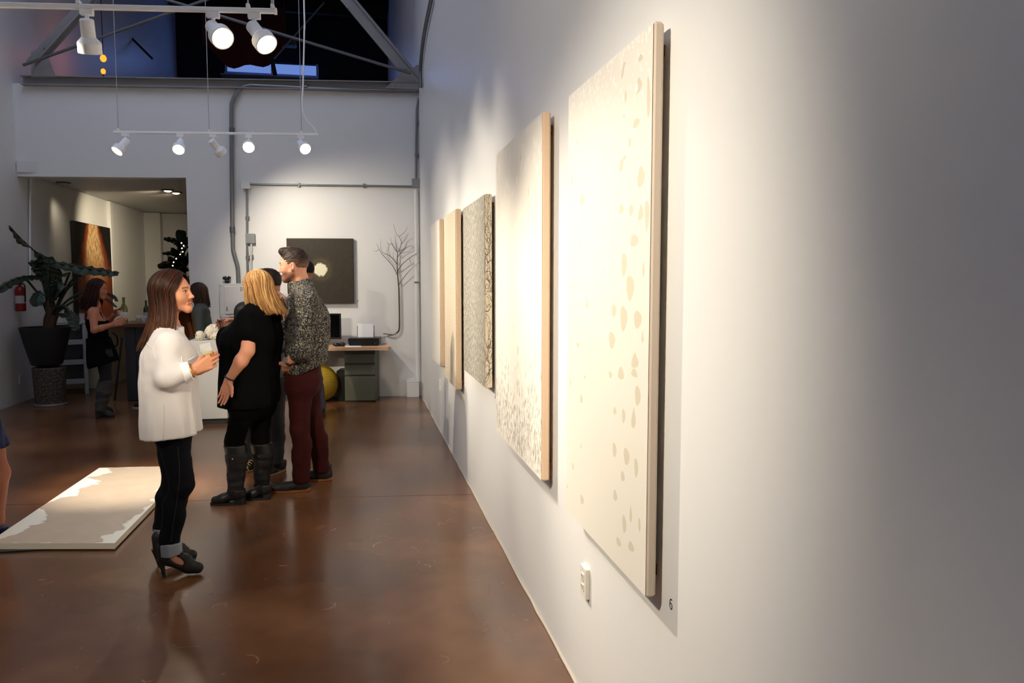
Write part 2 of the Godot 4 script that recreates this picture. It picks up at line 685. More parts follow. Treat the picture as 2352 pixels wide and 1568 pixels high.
# ------------------------------------------------------------------ truss and what shows over the partition
func build_upper_void() -> void:
	var steel: StandardMaterial3D = mat("painted_steel", Color(0.56, 0.55, 0.55), 0.5)
	var dull: StandardMaterial3D = mat("dull_steel", Color(0.42, 0.42, 0.43), 0.5, 0.4)
	var t: Node3D = thing("roof_truss", "grey painted steel truss standing on top of the white partition wall", "truss", BW)
	var b := MB.new()
	b.box(Vector3(-2.55, 4.17, 0.02), Vector3(5.1, 0.10, 0.012))
	b.box(Vector3(-2.55, 4.225, 0.02), Vector3(5.1, 0.012, 0.16))
	b.box(Vector3(-2.55, 4.12, 0.05), Vector3(5.1, 0.012, 0.08))
	part(t, "bottom_chord", b, steel)
	var ends: Array = [[bp(Vector2(-4.975, 4.367), 0.05), bp(Vector2(-4.158, 5.258), 0.05)], [bp(Vector2(-0.051, 4.272), 0.05), bp(Vector2(-0.952, 5.333), 0.05)]]
	for e in ends:
		b = MB.new()
		var q: Vector3 = e[1] + (e[1] - e[0]) * 0.9
		beam_between(b, e[0], q, 0.17, 0.02)
		beam_between(b, e[0] + Vector3(0.07, 0, 0.04), q + Vector3(0.07, 0, 0.04), 0.02, 0.08)
		part(t, "diagonal", b, steel)
	b = MB.new()
	b.box(Vector3(-2.55, 6.2, 0.02), Vector3(5.1, 0.16, 0.14), 0.01)
	part(t, "top_chord", b, steel)
	b = MB.new()
	var g := PackedVector2Array([Vector2(-0.442, 4.139), Vector2(-0.204, 4.358), Vector2(0.01, 4.447), Vector2(0.03, 4.13)])
	b.prism(g, 0.014, Transform3D(Basis(), Vector3(0, 0, 0.075)))
	part(t, "gusset_plate", b, steel)
	b = MB.new()
	g = PackedVector2Array([Vector2(-4.966, 4.206), Vector2(-4.951, 4.523), Vector2(-4.796, 4.608), Vector2(-4.662, 4.211)])
	b.prism(g, 0.014, Transform3D(Basis(), Vector3(0, 0, 0.075)))
	part(t, "gusset_plate", b, steel)
	for q in [Vector2(-0.377, 4.178), Vector2(-0.308, 4.173), Vector2(-0.245, 4.168), Vector2(-0.117, 4.351), Vector2(-0.174, 4.396), Vector2(-0.905, 5.168), Vector2(-4.873, 4.237), Vector2(-3.291, 4.222), Vector2(-4.792, 4.578), Vector2(-0.06, 4.245)]:
		b = MB.new()
		b.lathe([Vector2(0, 0.012), Vector2(0.012, 0.012), Vector2(0.014, 0.008), Vector2(0.014, 0)], 8, Transform3D(Basis(Vector3.RIGHT, PI / 2), bp(q, 0.088)))
		part(t, "bolt", b, steel)
	for e in [[Vector2(-4.997, 4.329), Vector2(-2.706, 5.183), 1.9], [Vector2(-0.09, 4.311), Vector2(-3.26, 5.197), 1.9]]:
		b = MB.new()
		var p0: Vector3 = bp(e[0], 0.2)
		var p1: Vector3 = bp(e[1], 0.2)
		b.tube([p0, p0 + (p1 - p0) * e[2]], 0.02, 8)
		part(t, "tie_rod", b, dull)
	# clerestory window far behind, under the dark roof
	b = MB.new()
	b.box(Vector3(-1.78, 3.31, -21.0), Vector3(5.2, 6.62, 0.2))
	b.box(Vector3(-3.82, 7.57, -21.0), Vector3(1.14, 1.9, 0.2))
	b.box(Vector3(-0.06, 7.57, -21.0), Vector3(1.78, 1.9, 0.2))
	b.box(Vector3(-2.1, 7.83, -21.0), Vector3(2.3, 1.36, 0.2))
	struct("wall_far", b, mat("dark_roof", Color.BLACK))
	b = MB.new()
	b.box(Vector3(-2.1, 6.98, -21.0), Vector3(2.3, 0.36, 0.01))
	var win: MeshInstance3D = struct("window_2", b, glass("clerestory_glass", Color(0.9, 0.95, 1), 0.1))
	var frm: StandardMaterial3D = mat("window_frame_paint", Color(0.72, 0.74, 0.8), 0.6)
	b = MB.new()
	for x in [-3.22, -2.1, -0.98]:
		b.box(Vector3(x, 6.98, -20.95), Vector3(0.05, 0.36, 0.08), 0.004)
	b.box(Vector3(-2.1, 6.81, -20.93), Vector3(2.3, 0.07, 0.14), 0.004)
	struct("window_frame", b, frm, win)
	b = MB.new()
	b.box(Vector3(-2.1, 6.72, -20.95), Vector3(2.3, 0.16, 0.06), 0.004)
	b.box(Vector3(-2.1, 6.63, -20.6), Vector3(2.3, 0.03, 0.7), 0.004)
	struct("window_sill", b, frm, win)
	# dark rafters and a sagging red banner
	for i in 5:
		b = MB.new()
		b.box(Vector3(-1.78, 8.3, -12.4 - i * 1.9), Vector3(5.1, 0.38, 0.14), 0.01)
		tag(part(self, "rafter", b, mat("dark_timber", Color(0.16, 0.13, 0.11), 0.8)), "dark timber rafter under the roof beyond the partition", "rafter", "dark rafters beyond the partition")
	b = MB.new()
	var rows: Array = []
	for i in 9:
		var r: Array = []
		for k in 15:
			var u: float = k / 14.0
			var w: float = i / 8.0
			r.append(Vector3(-3.242, 7.412, -18).lerp(Vector3(-1.499, 7.527, -18), u) + Vector3(0, -1.35 * w * (0.55 + 0.45 * sin(PI * clampf(u * 1.15 - 0.1, 0, 1))) * (1.0 + 0.1 * sin(u * 9.0)), 0.12 * sin(u * 14.0)))
		rows.append(r)
	b.sheet(rows, Vector3(0, 0, 1))
	var hc: Node3D = thing("hanging_cloth", "dark red cloth sagging under the roof in front of the lit clerestory window", "cloth")
	part(hc, "cloth", b, mat("dark_red_cloth", Color(0.30, 0.06, 0.05), 0.9))
	for k in [0, 7, 14]:
		b = MB.new()
		b.tube([rows[0][k], Vector3(rows[0][k].x, 8.49, rows[0][k].z)], 0.01, 6)
		part(hc, "cord", b, mat("dark_timber", Color(0.16, 0.13, 0.11), 0.8))
	b = MB.new()
	b.tube([Vector3(-1.696, 5.974, -17.5) + Vector3(-0.9, 2.6, 0), Vector3(-1.806, 6.575, -17.5), Vector3(-1.696, 5.974, -17.5)], 0.05, 6)
	tag(part(self, "strut", b, mat("dark_timber", Color.BLACK)), "short black slanting strut crossing the lit clerestory window", "strut")
	b = MB.new()
	b.tube([Vector3(-4.763, 6.808, -17), Vector3(-4.022, 6.046, -17)], 0.025, 6)
	tag(part(self, "sway_rod", b, mat("dark_timber", Color.BLACK)), "thin dark rod slanting across the blue-lit wall above the bar", "rod")
	b = MB.new()
	b.tube([Vector3(-1.559, 5.906, -16), Vector3(-0.587, 7.043, -16)], 0.02, 6)
	tag(part(self, "sway_rod", b, mat("dull_steel", Color.BLACK)), "thin dark rod slanting upwards beside the white hanging cable", "rod")
	var db: Node3D = thing("duct_box", "small grey metal box hung in the dark beyond the partition, right of the red cloth", "box", Vector3(-1.591, 7.092, -18.9))
	b = MB.new()
	b.box(Vector3.ZERO, Vector3(0.5, 0.22, 0.3), 0.02)
	part(db, "case", b, mat("dull_steel", Color.BLACK))
	b = MB.new()
	b.tube([Vector3(0, 0.1, 0), Vector3(0, 8.49 - db.position.y, 0)], 0.015, 6)
	part(db, "hanger", b, mat("dull_steel", Color.BLACK))
	# orange filament lamp over the bar; its reflection modelled as a second glow
	for e in [[Vector3(-3.776, 4.968, -13), 0.045, "orange filament bulb glowing in the dark above the bar, over its reflection", 1.0], [Vector3(-3.784, 4.774, -13), 0.035, "reflection of the orange bulb on the ledge above the bar, added as a glowing shape", 0.4]]:
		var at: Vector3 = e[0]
		var lamp: Node3D = thing("bulb_and_reflection", e[2], "lamp", at)
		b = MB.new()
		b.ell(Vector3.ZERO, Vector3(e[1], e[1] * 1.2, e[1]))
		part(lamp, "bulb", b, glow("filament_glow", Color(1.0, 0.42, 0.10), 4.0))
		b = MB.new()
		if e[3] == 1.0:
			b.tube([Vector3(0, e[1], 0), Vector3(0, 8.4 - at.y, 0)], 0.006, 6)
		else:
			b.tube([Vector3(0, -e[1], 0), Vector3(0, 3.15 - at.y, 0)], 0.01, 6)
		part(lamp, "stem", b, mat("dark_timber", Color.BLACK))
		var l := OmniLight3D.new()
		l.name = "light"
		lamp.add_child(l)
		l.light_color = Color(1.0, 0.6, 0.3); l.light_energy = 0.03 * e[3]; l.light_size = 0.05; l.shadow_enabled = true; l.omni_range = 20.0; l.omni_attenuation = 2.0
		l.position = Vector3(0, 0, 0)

# ------------------------------------------------------------------ things on and along the partition
func at_wall(s: float, y: float, out: float) -> Transform3D:
	return BW * Transform3D(Basis(), Vector3(s, y, out))

func wall_path(px: Array, out: float) -> Array:
	var r: Array = []
	for p in px:
		r.append(Vector3(p.x, p.y, out))
	return r

func jbox(label: String, lo: Vector2, hi: Vector2, d: float, m: Material) -> void:
	var t: Node3D = thing("junction_box", label, "junction box", at_wall((lo.x + hi.x) * 0.5, lo.y, 0))
	var b := MB.new()
	b.box(Vector3(0, (hi.y - lo.y) * 0.5, d * 0.5), Vector3(hi.x - lo.x, hi.y - lo.y, d), 0.004)
	part(t, "housing", b, m)
	b = MB.new()
	b.box(Vector3(0, (hi.y - lo.y) * 0.5, d + 0.002), Vector3(hi.x - lo.x + 0.006, hi.y - lo.y + 0.006, 0.004), 0.0015)
	part(t, "cover_plate", b, m)
	for sg in [-1.0, 1.0]:
		b = MB.new()
		b.lathe([Vector2(0, 0.003), Vector2(0.004, 0.002), Vector2(0.004, 0)], 8, Transform3D(Basis(Vector3.RIGHT, PI / 2), Vector3(0, (hi.y - lo.y) * (0.5 + 0.38 * sg), d + 0.004)))
		part(t, "screw", b, m)

func build_back_wall_items() -> void:
	var galv: StandardMaterial3D = mat("galvanised", Color(0.52, 0.53, 0.54), 0.42, 0.6)
	var paint: StandardMaterial3D = mat("white_enamel", Color(0.80, 0.80, 0.81), 0.45)
	var greyb: StandardMaterial3D = mat("grey_enamel", Color(0.55, 0.56, 0.57), 0.5)
	# thick conduit with its sweep under the truss
	var t: Node3D = thing("conduit", "thick grey metal conduit that sweeps round under the truss and drops to the white panel", "conduit", BW)
	var b := MB.new()
	b.tube(curve(wall_path([Vector2(-0.008, 4.452), Vector2(0.007, 4.225), Vector2(-0.052, 4.133), Vector2(-0.208, 4.114), Vector2(-1.051, 4.123), Vector2(-2.015, 4.153), Vector2(-2.218, 4.156), Vector2(-2.354, 4.092), Vector2(-2.437, 3.95), Vector2(-2.459, 3.781), Vector2(-2.482, 2.771), Vector2(-2.49, 2.081), Vector2(-2.471, 1.937), Vector2(-2.436, 1.78), Vector2(-2.431, 1.548)], 0.05), 5), 0.027, 12)
	part(t, "pipe", b, galv)
	for q in [Vector2(-2.459, 3.567), Vector2(-2.49, 2.272), Vector2(-1.495, 4.145)]:
		b = MB.new()
		var horizontal: bool = q.x > -2.2
		b.lathe([Vector2(0.034, -0.04), Vector2(0.036, -0.035), Vector2(0.036, 0.035), Vector2(0.034, 0.04)], 12, Transform3D(Basis(Vector3.BACK, PI / 2 if horizontal else 0.0), bp(q, 0.05)))
		part(t, "coupling", b, mat("coupling_steel", Color(0.42, 0.43, 0.44), 0.45, 0.6))
	var runs: Array = [
		["thin grey conduit running level from the white box to the corner box", [Vector2(-2.26, 2.874), Vector2(-0.09, 2.862)]],
		["thin grey conduit dropping from the corner beam to the corner box", [Vector2(-0.002, 4.033), Vector2(-0.027, 3.89), Vector2(-0.048, 2.955)]],
		["thin grey conduit dropping from the white box behind the visitors", [Vector2(-2.29, 2.822), Vector2(-2.31, 2.083), Vector2(-2.314, 1.501)]],
		["short thin white conduit under the small grey box", [Vector2(-2.252, 2.101), Vector2(-2.265, 1.851), Vector2(-2.269, 1.471)]]]
	for r in runs:
		t = thing("conduit", r[0], "conduit", BW)
		b = MB.new()
		var pts: Array = wall_path(r[1], 0.025)
		b.tube(pts, 0.014, 10)
		part(t, "pipe", b, galv if not "white conduit under" in r[0] else paint)
		for k in 2:
			b = MB.new()
			var c: Vector3 = pts[0].lerp(pts[pts.size() - 1], 0.3 + 0.4 * k)
			b.box(c + Vector3(0, 0, -0.008), Vector3(0.05, 0.05, 0.03) if pts.size() > 2 else Vector3(0.03, 0.06, 0.03), 0.004)
			part(t, "strap", b, galv)
	jbox("white square junction box at the top of the thin conduit beside the bar opening", Vector2(-2.35, 2.815), Vector2(-2.245, 2.913), 0.06, mat("bright_enamel", Color(0.93, 0.93, 0.90), 0.4))
	jbox("grey junction box high in the right corner of the partition", Vector2(-0.095, 2.849), Vector2(0.011, 2.96), 0.07, greyb)
	jbox("small grey junction box left of the dark canvas with the pale sun", Vector2(-2.318, 2.094), Vector2(-2.201, 2.217), 0.05, greyb)
	# corner pipe painted white, on the right wall corner
	t = thing("pipe", "white painted pipe standing in the right corner beside the twig", "pipe", at_wall(-0.05, 0.2, 0.05))
	b = MB.new()
	b.tube([Vector3.ZERO, Vector3(0, 2.62, 0)], 0.024, 10)
	part(t, "tube", b, mat("wall_paint", Color.WHITE))
	b = MB.new()
	b.lathe([Vector2(0.03, -0.012), Vector2(0.033, 0), Vector2(0.03, 0.012)], 12, Transform3D(Basis(), Vector3(0, 1.37, 0)))
	part(t, "clamp", b, galv)
	t = thing("conduit", "dark grey conduit climbing the right wall from the truss corner out of the picture", "conduit")
	b = MB.new()
	b.tube(curve([Vector3(0.79, 3.987, -9.789), Vector3(0.79, 4.26, -9.825), Vector3(0.79, 4.463, -9.279), Vector3(0.79, 4.548, -8.329)], 6), 0.022, 10)
	part(t, "pipe", b, mat("coupling_steel", Color.BLACK))
	t = thing("conduit", "thin white pipe with a short hooked top in the left corner above the bar opening", "conduit")
	b = MB.new()
	b.tube(curve([Vector3(-4.33, 3.39, -11.91), Vector3(-4.34, 3.381, -11.79), Vector3(-4.35, 3.339, -11.71), Vector3(-4.35, 3.255, -11.66), Vector3(-4.35, 2.321, -11.53), Vector3(-4.35, 1.618, -11.45)], 5), 0.014, 8)
	part(t, "pipe", b, mat("wall_paint", Color.WHITE))
	# electrical panel with a little plant on it
	t = thing("electrical_panel", "white metal electrical panel behind the blonde visitor", "panel", at_wall(-2.665, 1.105, 0))
	b = MB.new()
	b.box(Vector3(0.22, 0.225, 0.06), Vector3(0.44, 0.45, 0.12), 0.006)
	part(t, "cabinet", b, paint)
	var door := MB.new()
	door.box(Vector3(0.235, 0.225, 0.124), Vector3(0.33, 0.37, 0.012), 0.004)
	var dn: MeshInstance3D = part(t, "door", door, paint)
	b = MB.new()
	b.box(Vector3(0.10, 0.12, 0.136), Vector3(0.02, 0.05, 0.012), 0.003)
	part(dn, "latch", b, greyb)
	for e in [Vector2(0.025, 0.03), Vector2(0.025, 0.42)]:
		b = MB.new()
		b.lathe([Vector2(0, 0.004), Vector2(0.007, 0.003), Vector2(0.007, 0)], 8, Transform3D(Basis(Vector3.RIGHT, PI / 2), Vector3(e.x, e.y, 0.12)))
		part(t, "screw", b, greyb)
	t = thing("small_plant", "tiny dark plant in a pot on top of the white electrical panel", "plant", at_wall(-2.575, 1.555, 0.06))
	b = MB.new()
	b.lathe([Vector2(0, 0), Vector2(0.025, 0), Vector2(0.033, 0.04), Vector2(0, 0.04)], 14)
	part(t, "pot", b, mat("black_pot", Color(0.08, 0.08, 0.08), 0.6))
	b = MB.new()
	for i in 26:
		var a: float = rnd.randf() * TAU
		var d := Vector3(cos(a), 0.4 + rnd.randf() * 0.9, sin(a)).normalized()
		b.ell(Vector3(0, 0.04, 0) + d * (0.03 + 0.03 * rnd.randf()), Vector3(0.012, 0.022, 0.006), along(Vector3.ZERO, d).basis, 8, 5)
	part(t, "foliage", b, mat("dark_foliage", Color(0.10, 0.11, 0.10), 0.6))
	# dark canvas with the pale sun
	var im := Image.create(512, 512, false, Image.FORMAT_RGB8)
	var nz: FastNoiseLite = noise(0.02, 3, 4)
	for y in 512:
		for x in 512:
			var r: float = Vector2(x - 256.0, y - 245.0).length() / 512.0
			var base: float = 0.175 + 0.025 * nz.get_noise_2d(x, y) - 0.03 * absf(y / 512.0 - 0.5)
			var c := Color(base * 1.12, base * 0.92, base * 0.62)
			var ring: float = exp(-pow((r - 0.14) / 0.05, 2.0)) * (0.10 + 0.10 * nz.get_noise_2d(x * 3.0, y * 3.0 + 90.0))
			c += Color(ring, ring, ring * 0.5)
			var core: float = 1.0 - smoothstep(0.09, 0.118, r + 0.018 * nz.get_noise_2d(x * 2.2, y * 2.2))
			c = c.lerp(Color(0.93, 0.91, 0.80), clampf(core, 0, 1))
			im.set_pixel(x, y, c)
	var dm: StandardMaterial3D = mat("sun_canvas_print", Color.WHITE, 0.55)
	dm.albedo_texture = ImageTexture.create_from_image(im)
	t = thing("painting", "square dark brown canvas with a small pale glowing disc on the partition", "painting", at_wall(-1.34, 1.285, 0.012))
	b = MB.new()
	b.box(Vector3(0, 0.437, 0.022), Vector3(0.885, 0.875, 0.044), 0.003)
	part(t, "canvas", b, mat("sun_canvas_side", Color(0.2, 0.17, 0.13), 0.6))
	b = MB.new()
	b.quad(Vector3(-0.438, 0.004, 0.0455), Vector3(0.438, 0.004, 0.0455), Vector3(0.438, 0.87, 0.0455), Vector3(-0.438, 0.87, 0.0455), Vector3(0, 0, 1))
	part(t, "painted_face", b, dm)
	t = thing("wall_label", "tiny dark printed mark at the lower right of the dark canvas with the pale disc", "label", at_wall(-0.853, 1.295, 0.0))
	b = MB.new()
	b.box(Vector3(0.0, 0.02, 0.0006), Vector3(0.008, 0.034, 0.0012), 0.0004)
	part(t, "mark", b, mat("black_print", Color(0.03, 0.03, 0.03), 0.6))
	# twig on the wall
	t = thing("branch", "bare rooted sapling pinned to the wall above the desk end", "branch", BW)
	var bark: StandardMaterial3D = mat("bark", Color(0.33, 0.27, 0.22), 0.8)
	b = MB.new()
	b.tube(curve(wall_path([Vector2(-0.33, 0.88), Vector2(-0.296, 0.922), Vector2(-0.289, 1.083), Vector2(-0.291, 1.428), Vector2(-0.295, 1.529), Vector2(-0.307, 1.677), Vector2(-0.311, 1.825), Vector2(-0.305, 1.981)], 0.03), 4), [0.011, 0.011, 0.011, 0.0105, 0.0105, 0.0105, 0.0105, 0.0105, 0.01, 0.01, 0.01, 0.01, 0.0095, 0.0095, 0.009, 0.009, 0.009, 0.009, 0.0085, 0.008, 0.008, 0.0075, 0.007, 0.0065, 0.0065, 0.006, 0.006, 0.0055, 0.0055], 7)
	part(t, "stem", b, bark)
	for r in [[Vector2(-0.324, 0.88), Vector2(-0.377, 0.85), Vector2(-0.454, 0.839)], [Vector2(-0.342, 0.868), Vector2(-0.342, 0.832)], [Vector2(-0.365, 0.85), Vector2(-0.407, 0.856), Vector2(-0.513, 0.869)]]:
		b = MB.new()
		b.tube(wall_path(r, 0.03), 0.006 if r.size() == 3 else 0.003, 6)
		part(t, "root", b, bark)
	var twigs: Array = [
		[0.0055, [Vector2(-0.295, 1.529), Vector2(-0.208, 1.653), Vector2(-0.105, 1.765), Vector2(-0.015, 1.842)]],
		[0.006, [Vector2(-0.306, 1.724), Vector2(-0.241, 1.813), Vector2(-0.145, 1.895), Vector2(-0.055, 1.953), Vector2(-0.019, 1.965), Vector2(-0.006, 2.046)]],
		[0.0055, [Vector2(-0.308, 1.665), Vector2(-0.376, 1.8), Vector2(-0.506, 1.947), Vector2(-0.557, 2.034), Vector2(-0.578, 2.092)]],
		[0.0055, [Vector2(-0.311, 1.813), Vector2(-0.403, 1.924), Vector2(-0.518, 1.993), Vector2(-0.52, 2.157)]],
		[0.005, [Vector2(-0.305, 1.972), Vector2(-0.378, 2.094), Vector2(-0.393, 2.181)]],
		[0.004, [Vector2(-0.311, 1.984), Vector2(-0.326, 2.089), Vector2(-0.33, 2.206)]],
		[0.005, [Vector2(-0.306, 1.913), Vector2(-0.238, 1.989), Vector2(-0.154, 2.053), Vector2(-0.095, 2.058), Vector2(-0.078, 2)]],
		[0.0045, [Vector2(-0.299, 1.99), Vector2(-0.215, 2.025), Vector2(-0.167, 2.118), Vector2(-0.083, 2.171)]],
		[0.0045, [Vector2(-0.287, 2.001), Vector2(-0.25, 2.101), Vector2(-0.277, 2.182), Vector2(-0.312, 2.217), Vector2(-0.334, 2.298), Vector2(-0.35, 2.35)]],
		[0.0035, [Vector2(-0.278, 2.189), Vector2(-0.2, 2.253), Vector2(-0.164, 2.317)]],
		[0.0035, [Vector2(-0.25, 2.089), Vector2(-0.189, 2.159), Vector2(-0.152, 2.234)]],
		[0.003, [Vector2(-0.403, 1.924), Vector2(-0.419, 2), Vector2(-0.406, 2.076)]],
		[0.003, [Vector2(-0.145, 1.895), Vector2(-0.122, 1.818)]],
		[0.003, [Vector2(-0.551, 2.016), Vector2(-0.598, 1.987), Vector2(-0.621, 2.004)]],
		[0.003, [Vector2(-0.366, 2.088), Vector2(-0.424, 2.088), Vector2(-0.447, 2.117)]],
		[0.003, [Vector2(-0.038, 1.824), Vector2(-0.026, 1.889), Vector2(-0.009, 1.942)]]]
	for r in twigs:
		b = MB.new()
		var pts: Array = []
		for i in r[1].size():
			pts.append(bp(r[1][i], 0.03 + 0.018 * i))
		pts = curve(pts, 4)
		var rad: Array = []
		for i in pts.size():
			rad.append(lerpf(r[0], 0.0012, float(i) / (pts.size() - 1)))
		b.tube(pts, rad, 5)
		part(t, "twig", b, bark)
	# desk top on a cabinet
	t = thing("desk", "pale wooden desk top with a wavy live edge along the partition", "desk", at_wall(-1.2, 0.0, 0.0))
	var wood: StandardMaterial3D = mat("desk_wood", Color.WHITE, 0.5)
	wood.albedo_texture = ntex(0.01, [[0.0, Color(0.62, 0.47, 0.36)], [0.5, Color(0.78, 0.63, 0.50)], [1.0, Color(0.86, 0.74, 0.62)]], 31, 5, 512)
	wood.uv1_triplanar = true; wood.uv1_scale = Vector3(0.4, 6.0, 6.0)
	b = MB.new()
	var poly := PackedVector2Array()
	for i in 25:
		var x: float = lerpf(-0.95, 0.80, i / 24.0)
		poly.append(Vector2(x, 0.59 + 0.012 * sin(x * 7.0) + 0.006 * sin(x * 19.0)))
	poly.append(Vector2(0.83, 0.5)); poly.append(Vector2(0.78, 0.25)); poly.append(Vector2(0.74, 0.01)); poly.append(Vector2(-0.95, 0.01))
	b.prism(poly, -0.042, Transform3D(Basis(Vector3.RIGHT, Vector3.BACK, Vector3.DOWN), Vector3(0, 0.69, 0)))
	part(t, "top", b, wood)
	b = MB.new()
	for x in [-0.9, -0.3]:
		b = MB.new()
		b.box(Vector3(x, 0.345, 0.08), Vector3(0.05, 0.69, 0.05), 0.004)
		part(t, "leg", b, mat("grey_enamel", Color.WHITE))
	t = thing("filing_cabinet", "olive grey steel cabinet of three drawers holding up the desk", "cabinet", at_wall(-0.775, 0.0, 0.02))
	var olive: StandardMaterial3D = mat("olive_enamel", Color(0.36, 0.37, 0.315), 0.5)
	b = MB.new()
	b.box(Vector3(0, 0.345, 0.23), Vector3(0.40, 0.689, 0.46), 0.004)
	part(t, "body", b, mat("olive_dark", Color(0.27, 0.28, 0.24), 0.5))
	for e in [[0.515, 0.648], [0.36, 0.505], [0.02, 0.35]]:
		b = MB.new()
		b.box(Vector3(0, (e[0] + e[1]) * 0.5 - 0.008, 0.47), Vector3(0.396, e[1] - e[0] - 0.016, 0.022), 0.004)
		var dr: MeshInstance3D = part(t, "drawer", b, olive)
		b = MB.new()
		b.box(Vector3(0, e[1] - 0.008, 0.472), Vector3(0.39, 0.012, 0.012), 0.003, Basis(Vector3.RIGHT, 0.5))
		part(dr, "handle", b, mat("olive_dark", Color.WHITE))
	t = thing("printer", "flat black desktop printer with raised paper tray", "printer", at_wall(-0.735, 0.733, 0.1))
	var blk: StandardMaterial3D = mat("black_plastic", Color(0.045, 0.045, 0.048), 0.4)
	b = MB.new()
	b.prism(PackedVector2Array([Vector2(-0.185, 0), Vector2(0.185, 0), Vector2(0.2, 0.03), Vector2(0.205, 0.088), Vector2(0.198, 0.096), Vector2(-0.198, 0.096), Vector2(-0.205, 0.088), Vector2(-0.2, 0.03)]), 0.28, Transform3D(Basis(), Vector3(0, 0, 0)))
	part(t, "body", b, blk)
	b = MB.new()
	b.box(Vector3(0, 0.098, 0.14), Vector3(0.39, 0.006, 0.27), 0.002)
	part(t, "lid", b, mat("dark_grey_plastic", Color(0.12, 0.12, 0.12), 0.4))
	b = MB.new()
	b.box(Vector3(0, 0.17, 0.035), Vector3(0.23, 0.16, 0.008), 0.003, Basis(Vector3.RIGHT, -0.2))
	part(t, "paper_tray", b, blk)
	b = MB.new()
	b.box(Vector3(0.15, 0.035, 0.282), Vector3(0.014, 0.014, 0.004), 0.001)
	part(t, "power_button", b, mat("ember", Color(0.4, 0.15, 0.1), 0.5))
	var paper: StandardMaterial3D = mat("paper", Color(0.93, 0.93, 0.95), 0.7)
	t = thing("paper_sheet", "white sheet of paper standing in the black printer's tray", "paper", at_wall(-0.735, 0.733, 0.1))
	b = MB.new()
	b.box(Vector3(0.0, 0.19, 0.042), Vector3(0.212, 0.185, 0.006), 0.0, Basis(Vector3.RIGHT, -0.2))
	part(t, "sheet", b, paper)
	t = thing("paper_sheet", "white sheet of paper lying flat on the desk before the printer", "paper", at_wall(-0.86, 0.7328, 0.47))
	b = MB.new()
	b.box(Vector3(0, 0.001, 0), Vector3(0.21, 0.002, 0.2), 0.0, Basis(Vector3.UP, 0.15))
	part(t, "sheet", b, paper)
	t = thing("monitor", "black computer monitor at the left of the desk, partly hidden by the patterned shirt", "monitor", at_wall(-1.33, 0.733, 0.22))
	b = MB.new()
	b.box(Vector3(0, 0.25, 0), Vector3(0.56, 0.345, 0.03), 0.005)
	part(t, "housing", b, blk)
	b = MB.new()
	b.box(Vector3(0, 0.255, 0.0155), Vector3(0.52, 0.305, 0.003))
	part(t, "screen", b, mat("dark_screen", Color(0.02, 0.02, 0.025), 0.15))
	b = MB.new()
	b.tube([Vector3(0.05, 0.2, -0.03), Vector3(0.12, 0.06, -0.01), Vector3(0.05, 0.012, 0.05)], 0.016, 8)
	b.lathe([Vector2(0, 0.012), Vector2(0.11, 0.01), Vector2(0.115, 0.0)], 24, Transform3D(Basis(), Vector3(0.0, 0, 0.05)))
	part(t, "stand", b, mat("silver", Color(0.62, 0.62, 0.63), 0.35, 0.7))
	t = thing("desk_gadget", "small black two-lobed gadget lying between the monitor and the printer", "gadget", at_wall(-1.05, 0.733, 0.42))
	b = MB.new()
	b.ell(Vector3(-0.035, 0.024, 0), Vector3(0.05, 0.024, 0.035))
	b.ell(Vector3(0.045, 0.026, 0.0), Vector3(0.04, 0.027, 0.04))
	b.box(Vector3(0.005, 0.012, 0.0), Vector3(0.07, 0.02, 0.03), 0.006)
	part(t, "shell", b, blk)
	# under the desk
	t = thing("exercise_ball", "large mustard yellow exercise ball under the desk", "ball", Vector3(-0.54, 0.258, -10.38) * Vector3(1, 0, 1))
	b = MB.new()
	b.ell(Vector3(0, 0.245, 0), Vector3(0.25, 0.245, 0.25), Basis(), 40, 24)
	var ym: StandardMaterial3D = mat("yellow_rubber", Color(0.64, 0.53, 0.10), 0.55)
	part(t, "ball", b, ym)
	b = MB.new()
	for i in 17:
		var lat: float = -1.2 + i * 0.15
		var ring: Array = []
		for k in 41:
			ring.append(Vector3(cos(TAU * k / 40.0) * cos(lat) * 0.2505, 0.245 + sin(lat) * 0.2455, sin(TAU * k / 40.0) * cos(lat) * 0.2505))
		b.tube(ring, 0.0014, 5, false)
	part(t, "ridge_rings", b, ym).set_meta("kind", "stuff")
	t = thing("computer_tower", "black box standing under the desk between the yellow ball and the cabinet", "computer", at_wall(-1.04, 0, 0.03))
	b = MB.new()
	b.box(Vector3(0, 0.2, 0.17), Vector3(0.12, 0.4, 0.34), 0.006)
	part(t, "case", b, blk)
	b = MB.new()
	b.box(Vector3(0, 0.34, 0.342), Vector3(0.09, 0.03, 0.006), 0.002)
	part(t, "drive_bay", b, mat("dark_grey_plastic", Color.WHITE))
	t = thing("corner_box", "low white painted box in the right corner at the end of the partition", "box", at_wall(-0.1, 0, 0.001))
	b = MB.new()
	b.box(Vector3(-0.01, 0.105, 0.06), Vector3(0.17, 0.21, 0.12), 0.004)
	part(t, "body", b, mat("wall_paint", Color.WHITE))
	b = MB.new()
	b.box(Vector3(-0.01, 0.213, 0.062), Vector3(0.18, 0.012, 0.124), 0.003)
	part(t, "lid", b, mat("wall_paint", Color.WHITE))
	# left wall: extinguisher and outlet
	t = thing("fire_extinguisher", "red fire extinguisher hung on the left wall behind the big potted plant", "extinguisher", Vector3(LX + 0.075, 1.2, -11.0))
	b = MB.new()
	b.lathe([Vector2(0, 0), Vector2(0.055, 0), Vector2(0.06, 0.015), Vector2(0.06, 0.27), Vector2(0.045, 0.31), Vector2(0.02, 0.325), Vector2(0.02, 0.35), Vector2(0, 0.35)], 20)
	part(t, "cylinder", b, mat("red_enamel", Color(0.50, 0.05, 0.05), 0.35))
	b = MB.new()
